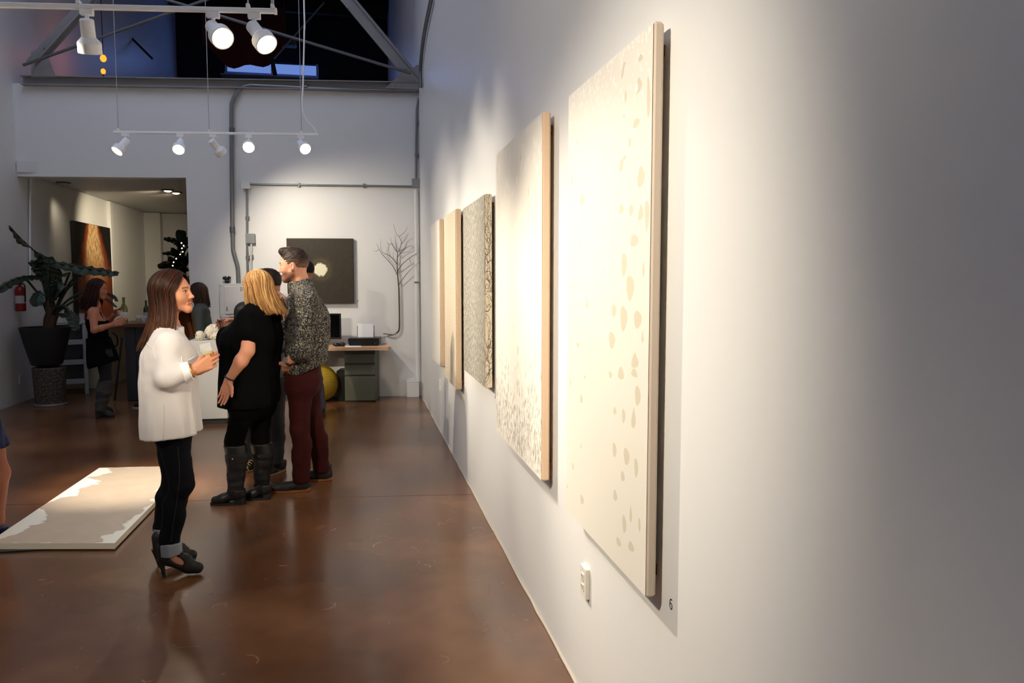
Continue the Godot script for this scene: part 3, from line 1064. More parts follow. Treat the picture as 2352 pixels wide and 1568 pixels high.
	b.box(Vector3(0, 0.365, 0.02), Vector3(0.03, 0.03, 0.08), 0.004)
	b.tube(curve([Vector3(0.02, 0.36, 0), Vector3(0.06, 0.33, 0.01), Vector3(0.065, 0.2, 0.02), Vector3(0.062, 0.12, 0.02)], 5), 0.009, 8)
	part(t, "valve", b, blk)
	b = MB.new()
	b.lathe([Vector2(0.0608, 0.1), Vector2(0.0608, 0.2)], 20)
	part(t, "label_band", b, mat("label_white", Color(0.75, 0.72, 0.70), 0.6))
	outlet("white wall outlet low on the left wall beside the stone plinth", Transform3D(Basis(Vector3.UP, PI / 2), Vector3(LX, 0.31, -11.05)))

func text_mesh(s: String, height: float, xf: Transform3D) -> MB:
	var tm := TextMesh.new()
	var f := SystemFont.new()
	f.font_names = PackedStringArray(["Droid Sans"])
	tm.font = f
	tm.text = s
	tm.font_size = 64
	tm.depth = 0.0005 / (height / 0.46)
	tm.pixel_size = 0.01
	tm.horizontal_alignment = HORIZONTAL_ALIGNMENT_LEFT
	var arr: Array = tm.surface_get_arrays(0)
	var b := MB.new()
	var k: float = height / 0.46
	var ab: AABB = tm.get_aabb()
	for i in arr[Mesh.ARRAY_VERTEX].size():
		var p: Vector3 = (arr[Mesh.ARRAY_VERTEX][i] - ab.position) * k
		b.v(xf * p, (xf.basis * arr[Mesh.ARRAY_NORMAL][i]).normalized())
	if arr[Mesh.ARRAY_INDEX] != null:
		b.I.append_array(arr[Mesh.ARRAY_INDEX])
	else:
		for i in arr[Mesh.ARRAY_VERTEX].size():
			b.I.append(i)
	return b

func outlet(label: String, xf: Transform3D) -> void:
	# local z points out of the wall, origin at the plate's centre
	var t: Node3D = thing("wall_outlet", label, "outlet", xf)
	var m: StandardMaterial3D = mat("outlet_plastic", Color(0.88, 0.86, 0.82), 0.35)
	var b := MB.new()
	b.box(Vector3(0, 0, 0.008), Vector3(0.072, 0.117, 0.016), 0.003)
	part(t, "plate", b, m)
	for sg in [-1.0, 1.0]:
		b = MB.new()
		b.box(Vector3(0, 0.02 * sg, 0.0165), Vector3(0.032, 0.027, 0.005), 0.002)
		var s: MeshInstance3D = part(t, "socket", b, m)
		b = MB.new()
		for x in [-0.007, 0.007]:
			b.box(Vector3(x, 0.02 * sg + 0.003, 0.0192), Vector3(0.003, 0.009, 0.0008))
		b.box(Vector3(0, 0.02 * sg - 0.007, 0.0192), Vector3(0.004, 0.004, 0.0008))
		part(s, "slot", b, mat("black_plastic", Color.BLACK))
	b = MB.new()
	b.lathe([Vector2(0, 0.002), Vector2(0.003, 0.0015), Vector2(0.0035, 0)], 8, Transform3D(Basis(Vector3.RIGHT, PI / 2), Vector3(0, 0, 0.016)))
	part(t, "screw", b, mat("silver", Color.WHITE))

# ------------------------------------------------------------------ the five canvases on the right wall
func canvas(label: String, z_near: float, z_far: float, y0: float, y1: float, thick: float, gap: float, face_m: Material, side_m: Material, side_art: Material = null) -> Node3D:
	var zc: float = (z_near + z_far) * 0.5
	var t: Node3D = thing("painting", label, "painting", Vector3(WX, y0, zc))
	var w: float = z_near - z_far
	var h: float = y1 - y0
	var b := MB.new()
	b.box(Vector3(-gap - thick * 0.5, h * 0.5, 0), Vector3(thick, h, w), 0.007)
	part(t, "canvas", b, side_m)
	b = MB.new()
	var x: float = -gap - thick - 0.0008
	b.face([Vector3(x, 0.004, -w * 0.5 + 0.004), Vector3(x, 0.004, w * 0.5 - 0.004), Vector3(x, h - 0.004, w * 0.5 - 0.004), Vector3(x, h - 0.004, -w * 0.5 + 0.004)], Vector3(-1, 0, 0), [Vector2(0, 1), Vector2(1, 1), Vector2(1, 0), Vector2(0, 0)])
	part(t, "painted_face", b, face_m)
	for y in [h - 0.06, 0.06]:
		b = MB.new()
		b.box(Vector3(-gap * 0.5, y, 0), Vector3(gap, 0.03, w - 0.1))
		part(t, "hanging_rail", b, mat("raw_pine", Color(0.55, 0.38, 0.22), 0.8))
	if side_art:
		b = MB.new()
		b.face([Vector3(-gap - thick + 0.001, 0.004, w * 0.5 + 0.0008), Vector3(-gap - 0.001, 0.004, w * 0.5 + 0.0008), Vector3(-gap - 0.001, h - 0.004, w * 0.5 + 0.0008), Vector3(-gap - thick + 0.001, h - 0.004, w * 0.5 + 0.0008)], Vector3(0, 0, 1), [Vector2(0, 1), Vector2(1, 1), Vector2(1, 0), Vector2(0, 0)])
		part(t, "painted_edge", b, side_art)
	return t

func img_mat(key: String, im: Image, rough: float) -> StandardMaterial3D:
	var m: StandardMaterial3D = mat(key, Color.WHITE, rough)
	m.albedo_texture = ImageTexture.create_from_image(im)
	return m

func dab(im: Image, c: Vector2, r: Vector2, ang: float, col: Color, lop := 0.0) -> void:
	# a leaf-shaped touch of paint
	var R: float = maxf(r.x, r.y) * 1.1
	var ca: float = cos(ang)
	var sa: float = sin(ang)
	for y in range(maxi(0, int(c.y - R)), mini(im.get_height(), int(c.y + R) + 2)):
		for x in range(maxi(0, int(c.x - R)), mini(im.get_width(), int(c.x + R) + 2)):
			var d := Vector2(x - c.x, y - c.y)
			var u: float = (d.x * ca + d.y * sa) / r.x
			var v: float = (-d.x * sa + d.y * ca) / r.y
			u /= maxf(0.25, 1.0 + lop * v)
			if u * u + v * v * (1.0 + 0.5 * u) < 1.0:
				im.set_pixel(x, y, col.lerp(im.get_pixel(x, y), 1.0 - col.a))

func build_paintings() -> void:
	var bump: NoiseTexture2D = ntex(0.05, [], 8, 4, 512, 4.0)
	# 6: white field with scattered flecks
	var zn := -1.966
	var zf := -2.81
	var W6 := 576
	var H6 := 1088
	var im := Image.create(W6, H6, false, Image.FORMAT_RGB8)
	im.fill(Color(0.915, 0.895, 0.855))
	for i in 420:
		var yy: float = pow(rnd.randf(), 2.2) * H6 * 0.55
		dab(im, Vector2(rnd.randf() * W6, yy), Vector2(1.5 + rnd.randf() * 2.0, 2.0 + rnd.randf() * 5.0), rnd.randf() - 0.5, Color(0.97, 0.96, 0.94))
	var flecks: Array = [[-2.057, 2.215, 0.035, 0.018, 0], [-2.203, 2.219, 0.043, 0.042, 1], [-2.070, 2.145, 0.045, 0.042, 0], [-1.994, 2.095, 0.024, 0.109, 0], [-2.179, 2.137, 0.018, 0.035, 0], [-2.191, 2.082, 0.011, 0.015, 0], [-2.086, 2.043, 0.053, 0.024, 0], [-2.138, 1.998, 0.024, 0.026, 0], [-2.203, 1.946, 0.077, 0.042, 1], [-2.042, 1.889, 0.057, 0.056, 0], [-2.621, 1.887, 0.051, 0.039, 0], [-2.756, 1.975, 0.022, 0.045, 0], [-2.702, 2.096, 0.013, 0.015, 0], [-2.204, 1.815, 0.037, 0.027, 0], [-2.119, 1.803, 0.034, 0.032, 0], [-2.041, 1.791, 0.035, 0.045, 0], [-1.992, 1.775, 0.033, 0.083, 0], [-2.089, 1.714, 0.063, 0.034, 0], [-2.648, 1.720, 0.016, 0.015, 0], [-2.174, 1.646, 0.047, 0.067, 0], [-2.015, 1.631, 0.016, 0.039, 0], [-2.119, 1.577, 0.065, 0.071, 0], [-2.730, 1.576, 0.017, 0.019, 0], [-2.552, 1.519, 0.024, 0.035, 0], [-2.263, 1.507, 0.043, 0.038, 0], [-2.172, 1.485, 0.061, 0.073, 0], [-2.054, 1.489, 0.062, 0.049, 0], [-2.280, 1.412, 0.060, 0.052, 0], [-2.663, 1.366, 0.035, 0.020, 0], [-2.014, 1.443, 0.015, 0.032, 0], [-2.072, 1.372, 0.050, 0.044, 0], [-2.075, 1.335, 0.047, 0.025, 0], [-2.191, 1.320, 0.052, 0.038, 0], [-2.291, 1.303, 0.030, 0.021, 0], [-2.573, 1.261, 0.019, 0.014, 0], [-2.762, 1.217, 0.016, 0.026, 0], [-2.614, 1.177, 0.034, 0.031, 0], [-2.046, 1.272, 0.046, 0.055, 0], [-2.245, 1.197, 0.026, 0.024, 0], [-2.163, 1.193, 0.031, 0.041, 0], [-2.077, 1.203, 0.032, 0.059, 0], [-2.244, 1.072, 0.037, 0.043, 0], [-2.133, 1.076, 0.050, 0.049, 0], [-2.051, 1.061, 0.031, 0.053, 0], [-2.614, 1.005, 0.015, 0.018, 0], [-2.717, 0.906, 0.019, 0.026, 0], [-2.800, 0.810, 0.014, 0.015, 0], [-2.165, 1.009, 0.035, 0.030, 0], [-2.232, 0.931, 0.037, 0.034, 0], [-2.597, 0.813, 0.044, 0.032, 0], [-2.091, 0.915, 0.019, 0.046, 0], [-2.146, 0.866, 0.034, 0.053, 0], [-2.019, 0.904, 0.018, 0.039, 0], [-2.195, 0.794, 0.046, 0.024, 0], [-2.084, 0.819, 0.049, 0.028, 0]]
	for f in flecks:
		var c := Vector2((f[0] - zf) / (zn - zf) * W6, (2.28 - f[1]) / (2.28 - 0.715) * H6)
		var r := Vector2(f[2] / (zn - zf) * W6 * 0.5, f[3] / (2.28 - 0.715) * H6 * 0.5)
		var tone := Color(0.835, 0.80, 0.725)
		if f[4] == 1:
			dab(im, c + Vector2(-r.x * 0.2, r.y * 0.3), Vector2(r.x * 0.45, r.y * 0.85), 0.35, tone)
			dab(im, c + Vector2(r.x * 0.35, -r.y * 0.62), Vector2(r.x * 0.6, r.y * 0.35), -0.3, tone)
		else:
			dab(im, c, r, (rnd.randf() - 0.5) * 0.2, tone, (rnd.randf() - 0.35) * 1.2)
	dab(im, Vector2((-2.088 - zf) / (zn - zf) * W6, (2.28 - 2.14) / 1.565 * H6), Vector2(7, 10), 0.2, Color(0.98, 0.97, 0.95))
	var m6: StandardMaterial3D = img_mat("fleck_canvas_print", im, 0.45)
	canvas("large white canvas scattered with beige flecks, nearest on the right wall", zn, zf, 0.715, 2.28, 0.030, 0.022, m6, mat("linen_grey", Color(0.80, 0.74, 0.68), 0.7))
	# 5: white field with a grey crust of dabs along the bottom
	im = Image.create(640, 896, false, Image.FORMAT_RGB8)
	im.fill(Color(0.93, 0.905, 0.86))
	for i in 520:
		var y: float = 896 - absf(rnd.randfn()) * 105.0 - 12.0
		var g: float = 0.66 + rnd.randf() * 0.18
		dab(im, Vector2(rnd.randf() * 640, y), Vector2(2 + rnd.randf() * 3, 5 + rnd.randf() * 9), (rnd.randf() - 0.5) * 1.2, Color(g, g * 0.97, g * 0.9, 0.9))
		dab(im, Vector2(rnd.randf() * 640, y + rnd.randf() * 20.0), Vector2(2 + rnd.randf() * 3, 4 + rnd.randf() * 8), (rnd.randf() - 0.5) * 1.2, Color(0.97, 0.96, 0.93))
	for i in 40:
		dab(im, Vector2(rnd.randf() * 640, rnd.randf() * 700), Vector2(2 + rnd.randf() * 2, 5 + rnd.randf() * 9), 0.1, Color(0.80, 0.76, 0.68, 0.8))
		dab(im, Vector2(rnd.randf() * 640, rnd.randf() * 160), Vector2(4, 12), 0.1, Color(0.97, 0.96, 0.94))
	canvas("white canvas with a grey dabbed crust along its lower edge, beside the flecked canvas", -3.202, -4.325, 0.725, 2.306, 0.036, 0.020, img_mat("crust_canvas_print", im, 0.5), mat("linen_peach", Color(0.90, 0.78, 0.66), 0.7))
	# 4: mottled grey field, scribbled edges
	im = Image.create(512, 512, false, Image.FORMAT_RGB8)
	var n1: FastNoiseLite = noise(0.05, 12, 4)
	for y in 512:
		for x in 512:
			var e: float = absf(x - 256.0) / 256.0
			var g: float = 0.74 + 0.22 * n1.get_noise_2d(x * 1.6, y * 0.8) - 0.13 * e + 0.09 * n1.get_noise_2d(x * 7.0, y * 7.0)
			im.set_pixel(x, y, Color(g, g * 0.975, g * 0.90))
	for i in 900:
		var g: float = 0.45 + rnd.randf() * 0.15
		dab(im, Vector2(rnd.randf() * 512, rnd.randf() * 512), Vector2(1.2, 3.0 + rnd.randf() * 4), rnd.randf() * 3.0, Color(g, g * 0.96, g * 0.85, 0.35))
	var im2 := Image.create(64, 1024, false, Image.FORMAT_RGB8)
	im2.fill(Color(0.90, 0.84, 0.74))
	for i in 95:
		var p := Vector2(rnd.randf() * 64, rnd.randf() * 1024)
		var ang: float = rnd.randf() * TAU
		var turn: float = (rnd.randf() - 0.5) * 0.12
		for k in 60 + rnd.randi() % 60:
			p += Vector2(cos(ang) * 0.8, sin(ang) * 1.4)
			ang += turn
			for ox in 2:
				for oy in 2:
					var q := Vector2i(int(p.x) + ox, int(p.y) + oy)
					if q.x >= 0 and q.x < 64 and q.y >= 0 and q.y < 1024:
						im2.set_pixel(q.x, q.y, Color(0.11, 0.10, 0.075))
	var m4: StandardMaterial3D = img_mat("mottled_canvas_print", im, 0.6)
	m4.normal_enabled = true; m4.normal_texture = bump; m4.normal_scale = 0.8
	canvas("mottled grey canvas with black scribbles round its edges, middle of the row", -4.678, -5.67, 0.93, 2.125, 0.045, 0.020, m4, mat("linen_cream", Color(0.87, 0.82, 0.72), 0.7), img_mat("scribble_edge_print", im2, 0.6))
	# 3 and 2
	var m3: StandardMaterial3D = mat("knitted_canvas", Color(0.84, 0.78, 0.69), 0.75)
	m3.normal_enabled = true; m3.normal_texture = bump; m3.normal_scale = 1.6
	m3.uv1_scale = Vector3(2, 3, 1)
	canvas("plain beige canvas with a rough pitted surface, fourth along the right wall", -6.13, -6.97, 0.715, 2.165, 0.045, 0.020, m3, mat("linen_tan", Color(0.76, 0.66, 0.55), 0.75))
	canvas("plain white canvas nearest the partition, last along the right wall", -7.37, -8.26, 0.763, 2.18, 0.045, 0.020, mat("white_canvas", Color(0.91, 0.89, 0.85), 0.6), mat("linen_tan", Color.WHITE))
	# printed numbers and outlets
	var ink: StandardMaterial3D = mat("black_print", Color(0.03, 0.03, 0.03), 0.6)
	for e in [["6", -1.912, 0.702, 0.030, "black printed numeral 6 on the wall below the large flecked canvas"], ["5", -3.262, 0.700, 0.030, "black printed numeral 5 on the wall beside the crusted canvas"], ["4", -4.69, 0.86, 0.028, "tiny printed numeral 4 on the wall beside the scribble-edged canvas"]]:
		var t: Node3D = thing("wall_numeral", e[4], "numeral", Transform3D(Basis(Vector3.UP, -PI / 2), Vector3(WX - 0.0004, e[2], e[1])))
		part(t, "figure", text_mesh(e[0], e[3], Transform3D(Basis(), Vector3(-0.01, 0, 0))), ink)
	outlet("white double wall outlet under the large flecked canvas", Transform3D(Basis(Vector3.UP, -PI / 2), Vector3(WX, 0.471, -2.70)))
	outlet("small white outlet low on the right wall under the far white canvas", Transform3D(Basis(Vector3.UP, -PI / 2), Vector3(WX, 0.499, -8.0)))

# ------------------------------------------------------------------ track lighting
func lamp(label: String, pivot: Vector3, to: Vector3, e: float, angle: float, group := "", on := true) -> void:
	# pivot: underside of the track
	var t: Node3D = thing("track_lamp", label, "lamp", pivot, group)
	var m: StandardMaterial3D = mat("lamp_white", Color(0.86, 0.84, 0.78), 0.4)
	var b := MB.new()
	b.box(Vector3(0, -0.018, 0), Vector3(0.075, 0.036, 0.034), 0.004)
	part(t, "adapter", b, m)
	b = MB.new()
	b.tube([Vector3(0, -0.03, 0), Vector3(0, -0.085, 0)], 0.012, 10)
	part(t, "stem", b, m)
	var d: Vector3 = (to - (pivot + Vector3(0, -0.1, 0))).normalized()
	var xf: Transform3D = along(Vector3(0, -0.095, 0) - d * 0.03, d)
	b = MB.new()
	b.lathe([Vector2(0, -0.012), Vector2(0.034, -0.008), Vector2(0.040, 0.0), Vector2(0.040, 0.095), Vector2(0.066, 0.125), Vector2(0.068, 0.13), Vector2(0.068, 0.185), Vector2(0.064, 0.188), Vector2(0.060, 0.185), Vector2(0.056, 0.14), Vector2(0.03, 0.11), Vector2(0, 0.108)], 24, xf)
	part(t, "housing", b, m)
	b = MB.new()
	b.lathe([Vector2(0, 0.176), Vector2(0.025, 0.174), Vector2(0.045, 0.166), Vector2(0.052, 0.150)], 24, xf, true)
	if on:
		part(t, "bulb", b, glow("bulb_glow", Color(1.0, 0.93, 0.78), 9.0))
		spot(t, xf * Vector3(0, 0.20, 0), d, e, angle)
	else:
		part(t, "bulb", b, mat("bulb_frost", Color(0.8, 0.78, 0.7), 0.3))

func track(label: String, a: Vector3, c: Vector3) -> void:
	var t: Node3D = thing("light_track", label, "track", (a + c) * 0.5)
	var b := MB.new()
	var d: Vector3 = c - a
	b.box(Vector3.ZERO, Vector3(d.length(), 0.026, 0.036), 0.003, Basis(d.normalized(), Vector3.UP, d.normalized().cross(Vector3.UP)))
	part(t, "rail", b, mat("lamp_white", Color.WHITE))
	b = MB.new()
	b.box(d * 0.5, Vector3(0.02, 0.032, 0.042), 0.003)
	part(t, "end_cap", b, mat("lamp_white", Color.WHITE))

func hanger(label: String, at: Vector3, r: float, kind := "hanging_chain") -> void:
	var t: Node3D = thing(kind, label, "chain" if kind == "hanging_chain" else "cable", at)
	var m: StandardMaterial3D = mat("chain_grey", Color(0.72, 0.72, 0.73), 0.5)
	var b := MB.new()
	b.tube([Vector3(0, 0.005, 0), Vector3(0, 8.49 - at.y, 0)], r, 6)
	part(t, "line", b, m)
	b = MB.new()
	b.box(Vector3(0, 0.012, 0), Vector3(0.022, 0.024, 0.045), 0.003)
	part(t, "clip", b, mat("lamp_white", Color.WHITE))

func track_at(o: Vector3, x: float) -> Vector3:
	return o + Vector3(x - o.x, 0, (x - o.x) * 0.1317)

func build_tracks() -> void:
	var near := Vector3(-0.475, 3.228, -5.0)
	track("long white light track crossing the upper left, the nearer of the two in view", track_at(near, -4.1), near)
	for e in [[-1.575, Vector3(-1.72, 0, -6.35), 17.0, 17.0, "white track lamp pointing straight down, first on the nearer track"],
			[-0.842, Vector3(0.8, 1.0, -2.45), 13.0, 20.0, "glaring white track lamp facing the camera, middle of the nearer track"],
			[-0.60, Vector3(0.8, 1.1, -3.6), 6.5, 19.0, "white track lamp tilted right with its lit opening showing, last on the nearer track"]]:
		lamp(e[4], track_at(near, e[0]) - Vector3(0, 0.013, 0), e[1], e[2], e[3])
	# unseen lamps further left on this track; the last is added wall fill
	for e in [[-2.4, Vector3(0.8, 1.5, -5.2), 13.0, 27.0], [-2.7, Vector3(0.8, 1.5, -6.55), 12.0, 22.0], [-3.1, Vector3(0.8, 1.6, -7.8), 15.0, 20.0], [-3.8, Vector3(-1.5, 0.8, -9.3), 11.0, 15.0], [-3.3, Vector3(0.1, 0.5, -10.6), 4.0, 21.0]]:
		lamp("unseen white track lamp on the nearer track beyond the left edge of view", track_at(near, e[0]) - Vector3(0, 0.013, 0), e[1], e[2], e[3], "lamps out of view on the nearer track")
	hanger("thin grey chain holding the nearer track above its first lamp", track_at(near, -1.62) + Vector3(0, 0.013, 0), 0.005)
	hanger("thin grey chain holding the nearer track by its last lamp", track_at(near, -0.635) + Vector3(0, 0.013, 0), 0.005)
	hanger("short thick white feed cable entering the right end of the nearer track", near + Vector3(-0.015, 0.013, 0), 0.011, "feed_cable")
	var far := Vector3(-0.438, 3.258, -9.2)
	track("thin white light track hanging before the partition, the farther of the two in view", track_at(far, -2.68), far)
	for e in [[-2.56, Vector3(-3.9, 0.9, -8.1), 3.0, 24.0, "white track lamp turned left, first on the farther track", true],
			[-1.96, Vector3(-1.9, 0.5, -6.2), 5.0, 15.0, "bright white track lamp facing the camera, second on the farther track", true],
			[-1.60, Vector3(-0.05, 1.1, -10.75), 4.1, 56.0, "white track lamp turned away towards the partition, middle of the farther track", true],
			[-1.21, Vector3(-0.75, 1.3, -5.5), 5.0, 14.0, "bright white track lamp just right of the thick conduit, fourth on the farther track", true],
			[-0.63, Vector3(0.75, 1.3, -6.2), 6.0, 18.0, "bright white track lamp under the dangling cable, last on the farther track", true]]:
		lamp(e[4], track_at(far, e[0]) - Vector3(0, 0.013, 0), e[1], e[2], e[3], "", e[5])
	hanger("thin grey chain hanging to the left end of the farther track", track_at(far, -2.63) + Vector3(0, 0.013, 0), 0.004)
	hanger("thin grey chain hanging to the middle of the farther track", track_at(far, -1.64) + Vector3(0, 0.013, 0), 0.004)
	hanger("thin grey chain hanging to the right end of the farther track beside the white cable", track_at(far, -0.62) + Vector3(0, 0.013, 0), 0.004)
	var t: Node3D = thing("feed_cable", "loose white cable dangling down to the right end of the farther track", "cable", far)
	var b := MB.new()
	b.tube(curve([Vector3(-0.13, 5.1, 0), Vector3(-0.561, 4.762, -9.2) - far, Vector3(-0.562, 4.453, -9.2) - far, Vector3(-0.59, 3.828, -9.2) - far, Vector3(-0.605, 3.562, -9.2) - far, Vector3(-0.56, 3.418, -9.2) - far, Vector3(-0.485, 3.338, -9.2) - far, Vector3(-0.452, 3.276, -9.2) - far], 6), 0.009, 8)
	part(t, "cable", b, mat("lamp_white", Color.WHITE))
	# a third track over the camera
	var mine := Vector3(0.2, 3.25, -0.7)
	track("white light track above and behind the camera position", track_at(mine, -4.1), mine)
	for e in [[-1.45, Vector3(0.8, 1.25, -2.5), 9.2, 28.0], [-1.9, Vector3(0.8, 1.1, -3.6), 5.0, 22.0], [-1.7, Vector3(0.8, 2.7, -2.5), 3.0, 42.0], [-2.5, Vector3(-0.95, 1.1, -4.4), 6.0, 15.0], [-1.1, Vector3(-0.6, 0.9, -5.8), 13.0, 13.0], [-3.2, Vector3(0.8, 1.2, -5.2), 10.0, 14.0], [-2.9, Vector3(-1.85, 0, -5.0), 4.0, 13.0]]:  # the wide, high-aimed lamp is added to brighten the upper wall
		lamp("unseen white track lamp above the camera", track_at(mine, e[0]) - Vector3(0, 0.013, 0), e[1], e[2], e[3], "lamps out of view over the camera")
	for x in [-3.5, -1.7, 0.0]:
		hanger(["thin grey chain holding the left end of the track over the camera", "thin grey chain holding the middle of the track over the camera", "thin grey chain holding the right end of the track over the camera"][int((x + 3.5) / 1.7)], track_at(mine, x) + Vector3(0, 0.013, 0), 0.005)

# ------------------------------------------------------------------ floor canvas, pedestal and sculptures
func build_floor_pieces() -> void:
	var t: Node3D = thing("floor_canvas", "low white painted panel lying flat on the floor behind the woman in the white blouse", "painting", Vector3(-1.81, 0, -5.85))
	var b := MB.new()
	var top: Array = []
	var c := Vector3(-1.81, 0, -5.85)
	top = [Vector3(-1.448, 0, -4.82) - c, Vector3(-2.19, 0, -4.965) - c, Vector3(-2.144, 0, -6.828) - c, Vector3(-1.415, 0, -6.76) - c]
	for y in [[0.009, 0.045]]:
		var lo: Array = []
		var hi: Array = []
		for p in top:
			lo.append(p + Vector3(0, y[0], 0)); hi.append(p + Vector3(0, y[1], 0))
		for i in 4:
			b.quad(lo[i], lo[(i + 1) % 4], hi[(i + 1) % 4], hi[i], (lo[i] + lo[(i + 1) % 4]))
		b.face(lo, Vector3.DOWN)
	part(t, "edge", b, mat("panel_edge", Color(0.90, 0.87, 0.80), 0.6))
	b = MB.new()
	b.face([top[0] + Vector3(0, 0.045, 0), top[1] + Vector3(0, 0.045, 0), top[2] + Vector3(0, 0.045, 0), top[3] + Vector3(0, 0.045, 0)], Vector3.UP, [Vector2(1, 1), Vector2(0, 1), Vector2(0, 0), Vector2(1, 0)])
	var im := Image.create(384, 1024, false, Image.FORMAT_RGB8)
	var nz: FastNoiseLite = noise(0.0045, 17, 5)
	for y in 1024:
		for x in 384:
			var edge: float = minf(minf(x, 383.0 - x) / 1.0, minf(1023.0 - y + 30.0, (y + 8.0) * 2.0))
			var wob: float = 30.0 + 70.0 * nz.get_noise_2d(x * 0.5, y * 1.0) * (1.3 if x < 190 else 1.0)
			if x < 190: wob += 14.0
			var inside: float = smoothstep(-5.0, 5.0, edge - wob)
			var k: float = 0.74 + 0.03 * nz.get_noise_2d(x * 2.0 + 500.0, y * 2.0)
			var rim: float = exp(-pow((edge - wob) / 5.0, 2.0)) * 0.06
			var stain := Color(k, k * 0.905, k * 0.80)
			var col: Color = Color(0.93, 0.915, 0.87).lerp(stain, inside)
			im.set_pixel(x, y, Color(col.r - rim, col.g - rim, col.b - rim))
	part(t, "painted_face", b, img_mat("stain_panel_print", im, 0.5))
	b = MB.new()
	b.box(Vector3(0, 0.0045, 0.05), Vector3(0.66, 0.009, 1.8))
	part(t, "inset_batten", b, mat("black_plastic", Color.BLACK))  # black inset block holding the panel clear of the floor
	# pedestal
	var pw: StandardMaterial3D = mat("pedestal_paint", Color(0.84, 0.83, 0.81), 0.5)
	t = thing("pedestal", "white square pedestal with a dark recessed foot behind the two women", "pedestal", Vector3(-1.66, 0, -9.12))
	b = MB.new()
	b.box(Vector3(0, 0.032, 0), Vector3(0.35, 0.064, 0.36))
	part(t, "plinth", b, mat("plinth_grey", Color(0.2, 0.2, 0.2), 0.6))
	b = MB.new()
	b.box(Vector3(0, 0.50, 0), Vector3(0.40, 0.87, 0.42), 0.003)
	part(t, "column", b, pw)
	var cm: StandardMaterial3D = mat("unglazed_clay", Color(0.90, 0.86, 0.78), 0.8)
	for e in [[Vector3(-1.74, 0.98, -9), 0.053, 3.0, 0.006, "smooth round white ceramic ball, leftmost on the pedestal"], [Vector3(-1.627, 0.99, -9.1), 0.078, 5.0, 0.022, "large crumpled white ceramic lump on the pedestal"], [Vector3(-1.542, 0.966, -8.95), 0.047, 4.0, 0.010, "small white ceramic ball in front of the crumpled lump"]]:
		var r: float = e[1]
		var p := Vector3(e[0].x, 0.935, e[0].z)
		var s: Node3D = thing("ceramic_sculpture", e[4], "sculpture", p)
		var n: FastNoiseLite = noise(e[2] / r * 0.3, int(r * 1000), 3)
		var f := Sdf.new(Vector3(-r, -0.01, -r) * 1.5, Vector3(r * 1.5, r * 2.7, r * 1.5), r / 14.0)
		f.ell(Vector3(0, r * 0.97, 0), Vector3(r, r, r), Basis(), 0.01)
		if r > 0.07:
			f.ell(Vector3(0.035, 0.055, 0.01), Vector3(0.06, 0.055, 0.06), Basis(), 0.02)
			f.ell(Vector3(0.01, 0.125, -0.01), Vector3(0.05, 0.045, 0.05), Basis(), 0.02)
		var am: float = e[3]
		f.warp(func(q: Vector3) -> float: return absf(n.get_noise_3dv(q)) * am * 1.6 - am * 0.5, r)
		f.clip(Vector3.ZERO, Vector3.DOWN)
		b = MB.new()
		f.mesh(b)
		part(s, "body", b, cm)
		b = MB.new()
		for k in 5:
			var a: float = 0.6 + k * 0.45
			var h0: Vector3 = f.hit(Vector3(cos(a) * r * 1.45, r * (0.7 + 0.25 * k * 0.5), sin(a) * r * 1.45), Vector3(-cos(a), -0.1, -sin(a)).normalized(), r * 2.0)
			b.ell(h0, Vector3(r * 0.06, r * 0.03, r * 0.06))
		part(s, "blemish", b, mat("clay_dark", Color(0.55, 0.47, 0.38), 0.8))

# ------------------------------------------------------------------ the bar seen through the opening
func goblet(t: Node3D, h: float, r: float, liquid: Material, lean := Transform3D()) -> void:
	var g: StandardMaterial3D = glass("clear_glass", Color(0.95, 0.97, 1.0), 0.12)
	var b := MB.new()
	b.lathe([Vector2(0, 0), Vector2(r * 0.95, 0.001), Vector2(r * 0.95, 0.003), Vector2(0.006, 0.007), Vector2(0.0035, 0.012), Vector2(0.0035, h * 0.42), Vector2(0.01, h * 0.46), Vector2(r * 0.85, h * 0.58), Vector2(r, h * 0.72), Vector2(r * 0.86, h)], 20, lean, true)
	part(t, "goblet", b, g)
	if liquid:
		b = MB.new()
		b.lathe([Vector2(0, h * 0.475), Vector2(r * 0.8, h * 0.59), Vector2(r * 0.92, h * 0.68), Vector2(0, h * 0.68)], 20, lean, true)
		part(t, "wine", b, liquid)

func tumbler(t: Node3D, h: float, r: float, liquid: Material, lean := Transform3D()) -> void:
	var g: StandardMaterial3D = glass("clear_glass", Color.WHITE, 0.12)
	var b := MB.new()
	b.lathe([Vector2(0, 0), Vector2(r * 0.82, 0), Vector2(r, h), Vector2(r * 0.94, h), Vector2(r * 0.78, 0.006), Vector2(0, 0.006)], 18, lean)
	part(t, "tumbler", b, g)
	if liquid:
		b = MB.new()
		b.lathe([Vector2(0, 0.007), Vector2(r * 0.77, 0.007), Vector2(r * 0.87, h * 0.62), Vector2(0, h * 0.62)], 18, lean)
		part(t, "drink", b, liquid)

func bottle(t: Node3D, m: Material, h: float, lean := Transform3D()) -> void:
	var b := MB.new()
	var k: float = h / 0.30
	b.lathe([Vector2(0, 0), Vector2(0.036 * k, 0), Vector2(0.038 * k, 0.01 * k), Vector2(0.038 * k, 0.17 * k), Vector2(0.03 * k, 0.20 * k), Vector2(0.015 * k, 0.225 * k), Vector2(0.014 * k, 0.285 * k), Vector2(0.016 * k, 0.29 * k), Vector2(0.016 * k, h), Vector2(0, h)], 20, lean, true)
	part(t, "bottle_glass", b, m)
	b = MB.new()
	b.lathe([Vector2(0.0388 * k, 0.05 * k), Vector2(0.0388 * k, 0.13 * k)], 20, lean)
	part(t, "paper_label", b, mat("label_white", Color(0.8, 0.78, 0.72), 0.6))

